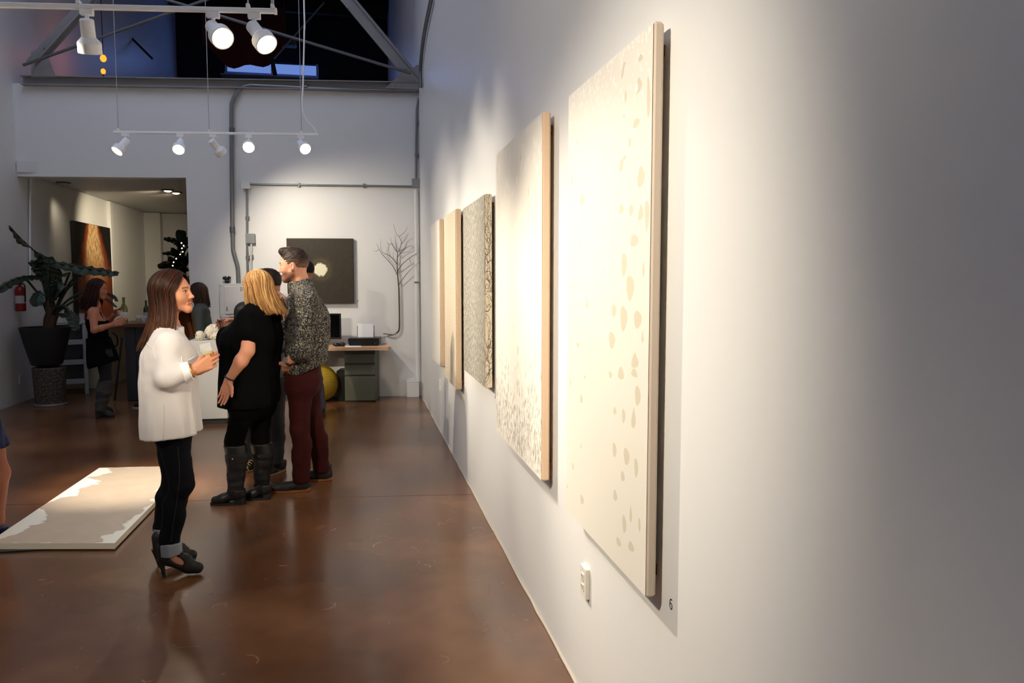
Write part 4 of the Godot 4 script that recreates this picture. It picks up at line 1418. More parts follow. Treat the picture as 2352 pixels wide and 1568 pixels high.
func build_bar() -> void:
	var dark: StandardMaterial3D = mat("bar_front", Color(0.17, 0.175, 0.19), 0.5)
	var wood: StandardMaterial3D = mat("bar_wood", Color(0.36, 0.20, 0.10), 0.4)
	# counter
	var t: Node3D = thing("bar_counter", "dark bar counter with a brown wooden top in the opening", "counter", Vector3(-2.62, 0, -11.25))
	var b := MB.new()
	for i in 6:
		b = MB.new()
		b.box(Vector3(-0.36 + i * 0.13, 0.5, 0.34), Vector3(0.126, 0.98, 0.02), 0.003)
		part(t, "plank", b, dark)
	b = MB.new()
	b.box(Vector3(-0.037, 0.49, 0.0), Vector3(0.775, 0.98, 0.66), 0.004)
	part(t, "body", b, mat("bar_body_dark", Color(0.12, 0.12, 0.13), 0.6))  # body a darker grey than the planks in front of it
	b = MB.new()
	b.box(Vector3(-0.095, 1.005, 0.02), Vector3(0.89, 0.05, 0.78), 0.005)
	part(t, "top", b, wood)
	b = MB.new()
	b.tube([Vector3(-0.45, 0.85, 0.38), Vector3(-0.56, 0.02, 0.42)], 0.014, 8)
	part(t, "stool_leg", b, mat("black_plastic", Color.BLACK))
	# white low wall behind the counter's left end
	t = thing("back_counter", "pale low counter against the bar's left wall behind the woman in the tank top", "counter", Vector3(-4.02, 0, -13.4))
	b = MB.new()
	b.box(Vector3(0, 0.44, 0), Vector3(0.6, 0.88, 2.3), 0.006)
	part(t, "body", b, mat("cream_panel", Color(0.80, 0.76, 0.64), 0.6))
	b = MB.new()
	b.box(Vector3(0.0, 0.9, 0), Vector3(0.66, 0.04, 2.36), 0.006)
	part(t, "top", b, mat("plaster", Color.WHITE))
	# bottles and glasses on the bar top
	var pale: StandardMaterial3D = glass("white_wine", Color(0.85, 0.75, 0.35), 0.55)
	var green: StandardMaterial3D = mat("green_glass", Color(0.22, 0.26, 0.06), 0.12)
	for i in 12:
		var p := Vector3(-2.93 + (i % 6) * 0.075, 1.03, -11.1 - int(i / 6.0) * 0.09 + 0.01 * (i % 2))
		var g: Node3D = thing("wine_glass", "small stemmed glass standing in rows on the bar top", "glass", p, "glasses on the bar top")
		tumbler(g, 0.095, 0.03, pale if i % 3 != 1 else null)
	for e in [[Vector3(-2.45, 1.03, -11.3), 0.30, "tall dark bottle with a black cap at the back of the bar"], [Vector3(-2.9, 1.03, -11.42), 0.29, "green wine bottle standing behind the row of glasses"]]:
		var g: Node3D = thing("bottle", e[2], "bottle", e[0])
		bottle(g, green, e[1])
	t = thing("glass_tray", "clear glass bowl on the bar top before the bottles", "bowl", Vector3(-2.66, 1.03, -11.42))
	b = MB.new()
	b.lathe([Vector2(0, 0), Vector2(0.06, 0.0), Vector2(0.11, 0.09), Vector2(0.106, 0.09), Vector2(0.058, 0.006), Vector2(0, 0.006)], 24)
	part(t, "bowl", b, glass("clear_glass", Color.WHITE))
	# white open shelf beside the plant
	var sw: StandardMaterial3D = mat("shelf_white", Color(0.66, 0.66, 0.66), 0.6)
	t = thing("shelf_unit", "white wooden shelf unit of three tiers beside the potted plant", "shelf", Vector3(-4.02, 0, -11.75) )
	t.rotation.y = 0.35
	for sx in [-1.0, 1.0]:
		for sz in [-1.0, 1.0]:
			b = MB.new()
			b.box(Vector3(sx * 0.2, 0.5, sz * 0.14), Vector3(0.05, 1.0, 0.05), 0.004)
			part(t, "leg", b, sw)
	for y in [0.17, 0.44, 0.72]:
		b = MB.new()
		b.box(Vector3(0, y, 0), Vector3(0.36, 0.02, 0.26), 0.003)
		b.box(Vector3(0, y + 0.02, 0.15), Vector3(0.36, 0.07, 0.015), 0.003)
		part(t, "shelf_board", b, sw)
	b = MB.new()
	b.box(Vector3(0, 1.01, 0), Vector3(0.52, 0.03, 0.36), 0.005)
	part(t, "top", b, sw)
	b = MB.new()
	b.box(Vector3(0, 0.55, -0.15), Vector3(0.38, 0.84, 0.01))
	part(t, "back_panel", b, mat("shelf_grey", Color(0.42, 0.42, 0.44), 0.7))
	for i in 5:
		var gp: Vector3 = t.transform * Vector3(-0.16 + i * 0.085, 1.025, 0.05 - 0.09 * (i % 2))
		var g: Node3D = thing("drinking_glass", "clear drinking glass on top of the white shelf unit", "glass", gp, "glasses on the shelf unit")
		tumbler(g, 0.09 + 0.02 * (i % 3), 0.036, null)
	# tall abstract canvas on the bar's left wall
	var im := Image.create(320, 448, false, Image.FORMAT_RGB8)
	var nz: FastNoiseLite = noise(0.02, 41, 4)
	for y in 448:
		for x in 320:
			var u: float = x / 320.0 - 0.5
			var v: float = y / 448.0
			var w: float = 0.17 + 0.36 * minf(v * 1.8, 1.0) - 0.12 * maxf(0, v - 0.75)
			var k: float = absf(u + 0.02) / w + 0.14 * nz.get_noise_2d(x * 2.0, y * 0.7)
			var c := Color(0.09, 0.075, 0.065)
			c = c.lerp(Color(0.50, 0.20, 0.07), clampf((1.15 - k) * 4.0, 0, 1))
			var cream: float = clampf((0.80 - k) * 3.5, 0, 1) * clampf(1.5 - v * 1.7, 0, 1)
			c = c.lerp(Color(0.80, 0.69, 0.47), cream)
			var streak: float = nz.get_noise_2d(x * 5.0 + 300.0, y * 1.3)
			c = c.lerp(Color(0.62, 0.25, 0.16), clampf(streak * 1.6, 0, 0.8) * clampf((0.8 - k) * 3.0, 0, 1))
			c = c.lerp(Color(0.93, 0.88, 0.70), clampf(-streak * 2.2 - 0.4, 0, 0.8) * cream)
			im.set_pixel(x, y, c)
	var pm: StandardMaterial3D = img_mat("flame_canvas_print", im, 0.45)
	t = thing("painting", "tall abstract canvas of an orange and cream flame shape on the bar's left wall", "painting", Vector3(LX, 0.94, -13.93))
	b = MB.new()
	b.box(Vector3(0.045, 0.79, 0), Vector3(0.07, 1.57, 1.72), 0.004)
	part(t, "canvas", b, mat("black_canvas_edge", Color(0.05, 0.045, 0.045), 0.5))
	b = MB.new()
	b.face([Vector3(0.081, 0.005, 0.855), Vector3(0.081, 0.005, -0.855), Vector3(0.081, 1.57, -0.855), Vector3(0.081, 1.57, 0.855)], Vector3(1, 0, 0), [Vector2(0, 1), Vector2(1, 1), Vector2(1, 0), Vector2(0, 0)])
	part(t, "painted_face", b, pm)
	# recessed lights in the bar ceiling
	for e in [[Vector3(-4.175, 3.049, -12.3), Vector3(-4.3, 1.3, -13.4), 0.35, 40.0, "small round ceiling light nearest the bar's left wall"], [Vector3(-2.92, 3.082, -13), Vector3(-4.3, 2.3, -14.4), 5.5, 34.0, "round ceiling light with a dark ring, left of the pair over the bar"], [Vector3(-2.865, 3.05, -13.3), Vector3(-4.3, 2.2, -15.8), 2.6, 30.0, "round lit ceiling light, right of the pair over the bar"]]:
		var p := Vector3(e[0].x, 3.01, e[0].z)
		t = thing("ceiling_light", e[4], "ceiling light", p)
		b = MB.new()
		b.lathe([Vector2(0.10, 0.0), Vector2(0.10, -0.012), Vector2(0.075, -0.02), Vector2(0.065, -0.006)], 24)
		part(t, "trim_ring", b, mat("ring_dark", Color(0.35, 0.34, 0.32), 0.4))
		b = MB.new()
		b.ell(Vector3(0, -0.01, 0), Vector3(0.06, 0.03, 0.06))
		part(t, "bulb", b, glow("downlight_glow", Color(1.0, 0.92, 0.75), 3.0) if e[2] > 1.0 else mat("bulb_frost", Color(0.8, 0.78, 0.7), 0.3))
		spot(t, Vector3(0, -0.06, 0), (e[1] - p), e[2], e[3], Color(1.0, 0.925, 0.78), 1.0, 0.05)

# ------------------------------------------------------------------ plants
func blade(pts: Array, width: float, fold: float, torn: float, tip := 0.0, up := Vector3.UP) -> MB:
	# a leaf blade along a spine, with ragged edges and a folded midrib
	var sp: Array = curve(pts, 7)
	var n: int = sp.size()
	var rows: Array = []
	for i in n:
		var f: float = float(i) / (n - 1)
		var d: Vector3 = (sp[mini(i + 1, n - 1)] - sp[maxi(i - 1, 0)]).normalized()
		var side: Vector3 = d.cross(up).normalized()
		var nn: Vector3 = side.cross(d).normalized()
		var w: float = width * pow(sin(PI * clampf(0.05 + f * 0.93, 0, 1)), 0.45)
		var r: Array = []
		for k in 7:
			var u: float = k / 3.0 - 1.0
			var ragged: float = 1.0 - torn * rnd.randf() * absf(u)
			r.append(sp[i] + side * u * w * ragged - nn * absf(u) * w * fold + nn * 0.01 * sin(i * 1.9 + u * 2.0))
		rows.append(r)
	var b := MB.new()
	b.sheet(rows, up)
	return b

func leaf_part(t: Node3D, b: MB, m: Material, spine: Array, r: float) -> void:
	var l: MeshInstance3D = wpart(t, "leaf", b, m)
	var s := MB.new()
	s.tube(curve(spine, 5), r, 6)
	wpart(l, "midrib", s, mat("stalk_green", Color(0.13, 0.17, 0.09), 0.5))

func build_plants() -> void:
	var leaf: StandardMaterial3D = mat("dark_leaf", Color(0.13, 0.18, 0.12), 0.42)
	leaf.backlight_enabled = true; leaf.backlight = Color(0.03, 0.05, 0.02)
	var z := -10.75
	var t: Node3D = thing("potted_palm", "big dark leafy plant in a tapered black pot by the left wall", "plant", Vector3(-3.938, 0.516, -10.75))
	var b := MB.new()
	var sc := 0.2905
	b.lathe([Vector2(0, 0), Vector2(0.55 * sc, 0), Vector2(0.62 * sc, 0.02), Vector2(0.80 * sc, 0.22), Vector2(0.97 * sc, 0.43), Vector2(1.0 * sc, 0.485), Vector2(0.97 * sc, 0.49), Vector2(0.90 * sc, 0.47), Vector2(0.87 * sc, 0.42), Vector2(0, 0.42)], 36, Transform3D(), false)
	part(t, "pot", b, mat("black_pot", Color.BLACK))
	b = MB.new()
	b.lathe([Vector2(0.25, 0.421), Vector2(0.1, 0.43), Vector2(0, 0.43)], 20)
	part(t, "soil", b, mat("soil", Color(0.07, 0.05, 0.04), 0.95))
	b = MB.new()
	b.tube(curve([Vector3(-3.904, 0.941, -10.75), Vector3(-3.892, 1.091, -10.75), Vector3(-3.857, 1.201, -10.75), Vector3(-3.881, 1.34, -10.75)], 5), 0.06, 10)
	b.tube(curve([Vector3(-3.862, 0.953, -10.72), Vector3(-3.824, 1.093, -10.7), Vector3(-3.789, 1.186, -10.7)], 5), 0.045, 10)
	wpart(t, "trunk", b, mat("trunk_brown", Color(0.30, 0.20, 0.11), 0.8))
	var L: Array = [
		[[Vector3(-3.819, 1.617, -10.75), Vector3(-3.884, 1.836, -10.72), Vector3(-3.963, 1.982, -10.55), Vector3(-3.992, 2.097, -10.3), Vector3(-4.033, 2.234, -10.1)], 0.105, 0.25],
		[[Vector3(-3.806, 1.833, -10.6), Vector3(-3.601, 1.79, -10.55), Vector3(-3.362, 1.747, -10.5), Vector3(-3.122, 1.714, -10.45), Vector3(-2.948, 1.681, -10.4)], 0.10, 0.3],
		[[Vector3(-3.968, 1.65, -10.75), Vector3(-4.042, 1.648, -10.55), Vector3(-4.076, 1.61, -10.3), Vector3(-4.065, 1.534, -9.95), Vector3(-4.093, 1.428, -9.7)], 0.085, 0.25],
		[[Vector3(-3.911, 1.589, -10.75), Vector3(-3.936, 1.737, -10.7), Vector3(-3.977, 1.823, -10.66), Vector3(-4.042, 1.8, -10.62)], 0.10, 0.2],
		[[Vector3(-3.853, 1.341, -10.7), Vector3(-3.815, 1.562, -10.65), Vector3(-3.781, 1.725, -10.6), Vector3(-3.785, 1.886, -10.55)], 0.12, 0.25],
		[[Vector3(-3.808, 1.44, -10.7), Vector3(-3.748, 1.562, -10.6), Vector3(-3.667, 1.649, -10.55), Vector3(-3.548, 1.692, -10.5)], 0.05, 0.3],
		[[Vector3(-3.82, 1.341, -10.72), Vector3(-3.733, 1.442, -10.6), Vector3(-3.703, 1.562, -10.5), Vector3(-3.722, 1.616, -10.45)], 0.09, 0.3],
		[[Vector3(-3.632, 1.222, -10.6), Vector3(-3.545, 1.171, -10.5), Vector3(-3.498, 1.075, -10.45), Vector3(-3.462, 0.973, -10.42)], 0.075, 0.2],
		[[Vector3(-3.122, 1.441, -10.5), Vector3(-3.067, 1.414, -10.48), Vector3(-3.022, 1.387, -10.46), Vector3(-2.983, 1.333, -10.44)], 0.03, 0.2],
		[[Vector3(-3.116, 1.354, -10.5), Vector3(-3.066, 1.316, -10.48), Vector3(-3.001, 1.261, -10.46)], 0.02, 0.2],
		[[Vector3(-3.958, 1.463, -10.7), Vector3(-3.953, 1.41, -10.6), Vector3(-3.929, 1.347, -10.5), Vector3(-3.893, 1.284, -10.45)], 0.09, 0.2],
		[[Vector3(-3.752, 1.177, -10.65), Vector3(-3.685, 1.168, -10.6), Vector3(-3.629, 1.137, -10.55)], 0.04, 0.2]]
	for e in L:
		leaf_part(t, blade(e[0], e[1], 0.35, e[2], 0.0, Vector3(0.15, 0.75, 0.65)), leaf, e[0], 0.008)
	var S: Array = [
		[Vector3(-3.876, 1.218, -10.75), Vector3(-3.802, 1.396, -10.72), Vector3(-3.809, 1.617, -10.75)],
		[Vector3(-3.846, 1.203, -10.72), Vector3(-3.838, 1.507, -10.65), Vector3(-3.816, 1.823, -10.6)],
		[Vector3(-3.897, 1.202, -10.75), Vector3(-3.917, 1.451, -10.75), Vector3(-3.959, 1.639, -10.75)],
		[Vector3(-3.809, 1.187, -10.7), Vector3(-3.656, 1.48, -10.6), Vector3(-3.555, 1.698, -10.55)],
		[Vector3(-3.792, 1.187, -10.68), Vector3(-3.571, 1.562, -10.58), Vector3(-3.41, 1.66, -10.5)],
		[Vector3(-3.785, 1.188, -10.66), Vector3(-3.615, 1.464, -10.58), Vector3(-3.468, 1.589, -10.5)],
		[Vector3(-3.786, 1.177, -10.66), Vector3(-3.595, 1.344, -10.55), Vector3(-3.374, 1.453, -10.5), Vector3(-3.112, 1.441, -10.5)],
		[Vector3(-3.786, 1.166, -10.66), Vector3(-3.582, 1.3, -10.55), Vector3(-3.35, 1.409, -10.5), Vector3(-3.111, 1.354, -10.5)],
		[Vector3(-3.786, 1.166, -10.66), Vector3(-3.681, 1.244, -10.6), Vector3(-3.627, 1.222, -10.6)],
		[Vector3(-3.88, 1.187, -10.7), Vector3(-3.931, 1.341, -10.72), Vector3(-4.111, 1.616, -10.7)],
		[Vector3(-3.89, 1.176, -10.7), Vector3(-3.938, 1.342, -10.7), Vector3(-3.978, 1.463, -10.7)],
		[Vector3(-3.816, 1.166, -10.66), Vector3(-3.751, 1.261, -10.6), Vector3(-3.623, 1.273, -10.55), Vector3(-3.536, 1.149, -10.5)]]
	for e in S:
		b = MB.new()
		b.tube(curve(e, 6), 0.014, 7)
		wpart(t, "stalk", b, mat("stalk_green", Color.WHITE))
	# plinth under the pot
	t = thing("stone_plinth", "round speckled stone plinth with a steel foot ring carrying the black pot", "plinth", Vector3(-3.917, 0.516, -10.75) * Vector3(1, 0, 1))
	b = MB.new()
	b.lathe([Vector2(0, 0.03), Vector2(0.172, 0.03), Vector2(0.192, 0.48), Vector2(0.185, 0.49), Vector2(0, 0.49)], 32)
	var sm: StandardMaterial3D = mat("speckled_stone", Color.WHITE, 0.8)
	sm.albedo_texture = ntex(0.06, [[0.0, Color(0.16, 0.14, 0.12)], [0.5, Color(0.27, 0.24, 0.20)], [0.7, Color(0.40, 0.36, 0.30)], [1.0, Color(0.5, 0.46, 0.4)]], 51, 3, 256)
	triplanar(sm, 2.0)
	part(t, "column", b, sm)
	b = MB.new()
	b.lathe([Vector2(0, 0), Vector2(0.185, 0), Vector2(0.19, 0.005), Vector2(0.19, 0.022), Vector2(0.18, 0.03), Vector2(0, 0.03)], 32)
	part(t, "foot_ring", b, mat("silver", Color.WHITE))
	# fiddle-leaf fig with a string of fairy lights
	t = thing("fig_tree", "broad-leaved fig tree with fairy lights at the bar's right side", "plant", Vector3(-2.68, 0, -13.0))
	b = MB.new()
	b.lathe([Vector2(0, 0), Vector2(0.15, 0), Vector2(0.19, 0.4), Vector2(0.17, 0.4), Vector2(0, 0.36)], 24)
	part(t, "pot", b, mat("black_pot", Color.BLACK))
	b = MB.new()
	b.tube(curve([Vector3(0.02, 0.36, 0), Vector3(0.0, 1.2, 0.02), Vector3(-2.72, 1.895, -13) - t.position, Vector3(-2.743, 2.196, -13) - t.position], 6), 0.02, 8)
	part(t, "stem", b, mat("trunk_brown", Color.WHITE))
	var F: Array = [[Vector3(-2.75, 2.196, -13), Vector3(-2.739, 2.384, -12.95), 0.085], [Vector3(-2.744, 2.155, -13), Vector3(-2.982, 2.243, -12.9), 0.055], [Vector3(-2.725, 2.156, -13), Vector3(-2.53, 2.271, -12.95), 0.07], [Vector3(-2.741, 2.067, -13), Vector3(-2.822, 2.173, -12.8), 0.06],
		[Vector3(-2.731, 1.964, -13), Vector3(-3.009, 2.014, -12.9), 0.045], [Vector3(-2.733, 1.895, -13), Vector3(-2.863, 2.078, -12.8), 0.08], [Vector3(-2.735, 1.841, -13), Vector3(-3.074, 1.809, -12.85), 0.085], [Vector3(-2.738, 1.758, -13), Vector3(-2.901, 1.942, -12.75), 0.085],
		[Vector3(-2.72, 1.895, -13), Vector3(-2.482, 2.031, -12.9), 0.09], [Vector3(-2.725, 1.758, -13), Vector3(-3.066, 1.674, -12.8), 0.08], [Vector3(-2.727, 1.689, -13), Vector3(-2.83, 1.821, -12.7), 0.09], [Vector3(-2.711, 1.793, -13), Vector3(-2.67, 1.967, -12.65), 0.08],
		[Vector3(-2.716, 1.621, -13), Vector3(-2.662, 1.807, -12.65), 0.09], [Vector3(-2.716, 1.621, -13), Vector3(-3.007, 1.553, -12.8), 0.09], [Vector3(-2.717, 1.586, -13), Vector3(-2.818, 1.62, -12.7), 0.09], [Vector3(-2.718, 1.552, -13), Vector3(-2.473, 1.688, -12.8), 0.09], [Vector3(-2.721, 1.483, -13), Vector3(-2.615, 1.62, -12.7), 0.09], [Vector3(-2.717, 1.998, -13), Vector3(-2.599, 2.123, -12.7), 0.07]]
	for e in F:
		var a: Vector3 = e[0]
		var c: Vector3 = e[1]
		var mid: Vector3 = a.lerp(c, 0.5) + Vector3(0, 0.03, 0)
		leaf_part(t, blade([a, mid, c], e[2], 0.2, 0.08, 0.0, Vector3(0.1, 0.55, 0.8)), leaf, [a, mid, c], 0.004)
	var fairy: Array = [Vector3(-2.659, 2.165, -12.6), Vector3(-2.629, 2.125, -12.6), Vector3(-2.655, 2.085, -12.6), Vector3(-2.645, 2.032, -12.6), Vector3(-2.683, 1.992, -12.6), Vector3(-2.742, 1.926, -12.6), Vector3(-2.781, 1.872, -12.6), Vector3(-2.795, 1.819, -12.6), Vector3(-2.729, 1.74, -12.6), Vector3(-2.669, 1.673, -12.6)]
	var fl: Node3D = thing("fairy_lights", "string of tiny white fairy lights wound round the fig tree", "string lights", Vector3(-2.699, 1.886, -12.6))
	b = MB.new()
	b.tube(curve(fairy, 4), 0.003, 5)
	wpart(fl, "wire", b, mat("stalk_green", Color.WHITE))
	for p in fairy:
		b = MB.new()
		b.ell(p + Vector3(0, 0, 0.01), Vector3(0.011, 0.011, 0.011), Basis(), 8, 6)
		wpart(fl, "bulb", b, glow("fairy_glow", Color(1.0, 0.95, 0.85), 2.5))

# ------------------------------------------------------------------ people: bodies as one surface, clothes grown over the same joints
func field(pts: Array, pad: float, cell: float) -> Sdf:
	var lo: Vector3 = pts[0]
	var hi: Vector3 = pts[0]
	for p in pts:
		lo = lo.min(p); hi = hi.max(p)
	var g := Vector3(pad, pad, pad)
	return Sdf.new(lo - g, hi + g, cell)

func torso(S: Sdf, J: Dictionary, inf: float, k := 0.05) -> void:
	var g: float = J.get("g", 1.0)
	var lat: Vector3 = (J.shL - J.shR).normalized()
	for sg in [-1.0, 1.0]:
		var sh: Vector3 = J.shL if sg > 0.0 else J.shR
		var ch: Vector3 = J.ch + lat * 0.075 * g * sg
		var wa: Vector3 = J.wa + lat * 0.055 * g * sg
		var pe: Vector3 = J.pe + lat * 0.075 * g * sg
		S.cap(J.nk + Vector3(0, -0.02, 0), J.nk.lerp(sh, 0.85) + Vector3(0, -0.015, 0), 0.055 * g + inf, 0.05 * g + inf, k)
		S.cap(J.nk.lerp(sh, 0.55) + Vector3(0, -0.07, 0), ch, 0.08 * g + inf, 0.105 * g + inf, k)
		S.cap(ch, wa, 0.105 * g + inf, 0.092 * g + inf, k)
		S.cap(wa, pe, 0.092 * g + inf, 0.108 * g + inf, k)

func arm(S: Sdf, J: Dictionary, s: String, inf: float, k := 0.03, upto := 2.0) -> void:
	var g: float = J.get("ga", J.get("g", 1.0))
	var sh: Vector3 = J["sh" + s]
	var el: Vector3 = J["el" + s]
	var wr: Vector3 = J["wr" + s]
	if upto <= 1.0:
		S.cap(sh, sh.lerp(el, upto), 0.054 * g + inf, lerpf(0.054, 0.041, upto) * g + inf * 1.3, k)
		return
	S.cap(sh, el, 0.054 * g + inf, 0.041 * g + inf, k)
	var f: float = upto - 1.0
	var mid: Vector3 = el.lerp(wr, 0.35)
	if f >= 0.999:
		S.cap(el, mid, 0.041 * g + inf, 0.042 * g + inf, k * 0.6)
		S.cap(mid, wr, 0.042 * g + inf, 0.026 * sqrt(g) + inf, k * 0.6)
	else:
		S.cap(el, el.lerp(wr, f), 0.042 * g + inf, lerpf(0.042, 0.03, f) * g + inf * 1.2, k)

func leg(S: Sdf, J: Dictionary, s: String, inf: float, k := 0.03) -> void:
	var g: float = J.get("gl", J.get("g", 1.0))
	var hp: Vector3 = J["hip" + s]
	var kn: Vector3 = J["kn" + s]
	var an: Vector3 = J["an" + s]
	S.cap(hp, kn, 0.088 * g + inf, 0.058 * g + inf, k)
	var calf: Vector3 = kn.lerp(an, 0.33) + J.get("calf", Vector3.ZERO) * 0.018
	S.cap(kn, calf, 0.056 * g + inf, 0.056 * g + inf, k)
	S.cap(calf, an, 0.056 * g + inf, 0.036 * g + inf, k)

func into(mb: MB, src: MB, xf: Transform3D) -> void:
	var s: int = mb.V.size()
	for i in src.V.size():
		mb.V.append(xf * src.V[i])
		mb.N.append((xf.basis * src.N[i]).normalized())
		mb.T.append(src.T[i]); mb.C.append(src.C[i])
	for i in src.I:
		mb.I.append(s + i)

func head_frame(J: Dictionary) -> Transform3D:
	var f: Transform3D = frame(J.hd, J.fw, J.get("up", Vector3.UP))
	f.basis = f.basis * J.get("hs", 1.0)
	return f

func head(mb: MB, J: Dictionary, skin: Color, cell: float, male: bool, beard := Color(0, 0, 0, 0)) -> void:
	# local: z to the face, y up, origin between the ears at eye height
	var S := Sdf.new(Vector3(-0.105, -0.21, -0.13), Vector3(0.105, 0.135, 0.135), cell)
	var m: float = 1.0 if male else 0.0
	S.ell(Vector3(0, 0.027, -0.012), Vector3(0.074, 0.09, 0.095), Basis(), 0.02)
	S.ell(Vector3(0, -0.012, 0.028), Vector3(0.062, 0.088, 0.062), Basis(), 0.03)
	for s in [-1.0, 1.0]:
		S.cap(Vector3(0.05 * s, -0.058, -0.002), Vector3(0.012 * s, -0.098, 0.064), 0.016 + 0.005 * m, 0.015 + 0.004 * m, 0.03)
		S.ell(Vector3(0.038 * s, -0.032, 0.052), Vector3(0.023, 0.022, 0.021), Basis(), 0.03)
		S.cap(Vector3(0.012 * s, 0.02, 0.086), Vector3(0.045 * s, 0.017, 0.066), 0.008 + 0.002 * m, 0.008, 0.014)
	S.ell(Vector3(0, -0.101, 0.067), Vector3(0.021, 0.017, 0.017), Basis(), 0.02)
	for s in [-1.0, 1.0]:
		S.ell(Vector3(0.031 * s, -0.002, 0.093), Vector3(0.018, 0.011, 0.014), Basis(), 0.014, true)
		S.ell(Vector3(0.031 * s, -0.002, 0.073), Vector3(0.0125, 0.0115, 0.0125), Basis(), 0.005)
		S.cap(Vector3(0.017 * s, 0.0065, 0.083), Vector3(0.046 * s, 0.004, 0.072), 0.004, 0.0035, 0.004)
	S.cap(Vector3(0, 0.008, 0.084), Vector3(0, -0.034, 0.101 + 0.004 * m), 0.0065, 0.0088 + 0.001 * m, 0.012)
	S.ell(Vector3(0, -0.036, 0.1015 + 0.004 * m), Vector3(0.0105, 0.0095, 0.0105), Basis(), 0.008)
	for s in [-1.0, 1.0]:
		S.ell(Vector3(0.011 * s, -0.0395, 0.094), Vector3(0.007, 0.0068, 0.010), Basis(), 0.006)
		S.cap(Vector3(0.021 * s, -0.069, 0.080), Vector3(0.004 * s, -0.0655, 0.0905), 0.004, 0.0052, 0.006)
		S.cap(Vector3(0.019 * s, -0.071, 0.080), Vector3(0, -0.0765, 0.0885), 0.004, 0.0062, 0.006)
		var eb := Basis(Vector3.UP, 0.35 * s) * Basis(Vector3.RIGHT, -0.15)
		S.ell(Vector3(0.077 * s, -0.012, -0.016), Vector3(0.008, 0.031, 0.019), eb, 0.008)
		S.ell(Vector3(0.086 * s, -0.008, -0.011), Vector3(0.006, 0.018, 0.010), eb, 0.006, true)
	var r: float = lerpf(0.047, 0.06, m)
	var drop: Vector3 = (head_frame(J).affine_inverse() * (J.nk + Vector3(0, 0.0, 0)))
	S.cap(Vector3(0, -0.055, -0.025), drop, r, r * 1.06, 0.03)
	var dark: Color = J.get("brow", Color(0.02, 0.012, 0.008))
	var lips: Color = J.get("lips", Color(0.42, 0.13, 0.10))
	var paint := func(p: Vector3) -> Color:
		var c: Color = skin
		var ax: float = absf(p.x)
		if p.z > 0.055:
			var e := Vector2(ax - 0.031, p.y + 0.002)
			if e.length() < 0.0115 and absf(e.y + 0.001) < 0.0054 - 22.0 * e.x * e.x and p.z > 0.066:
				var ir: float = Vector2(ax - 0.031, p.y + 0.001).length()
				c = Color(0.46, 0.42, 0.39) if ir > 0.0062 else Color(0.035, 0.02, 0.012)
			elif absf(e.y - 0.0062 + 14.0 * e.x * e.x) < 0.0026 and absf(e.x) < 0.016:
				c = dark.lerp(skin, 0.15)
			var by: float = 0.021 - 9.0 * pow(ax - 0.03, 2.0)
			if absf(p.y - by) < 0.0042 and ax > 0.012 and ax < 0.05:
				c = dark.lerp(skin, 0.25)
			if ax < 0.024 and p.y > -0.081 and p.y < -0.0585 and p.z > 0.078:
				var f: float = 1.0 - smoothstep(0.7, 1.0, maxf(ax / 0.024, absf(p.y + 0.07) / (0.0115 - 0.25 * ax)))
				c = skin.lerp(lips, f)
				if absf(p.y + 0.0698) < 0.0016: c = lips.lerp(Color.BLACK, 0.55)
			if ax > 0.004 and ax < 0.013 and absf(p.y + 0.0465) < 0.0025 and p.z > 0.09:
				c = skin.lerp(Color.BLACK, 0.6)
		if beard.a > 0.0:
			var b: float = smoothstep(-0.035, -0.06, p.y - 0.35 * (0.02 - p.z) * (1.0 if p.z < 0.02 else 0.2)) * smoothstep(-0.035, -0.01, p.z) * smoothstep(-0.15, -0.115, p.y)
			if p.z > 0.086 and absf(p.y + 0.07) < 0.008: b *= 0.2
			c = c.lerp(Color(beard.r, beard.g, beard.b), b * beard.a)
		return c
	var t := MB.new()
	S.mesh(t, paint)
	into(mb, t, head_frame(J))

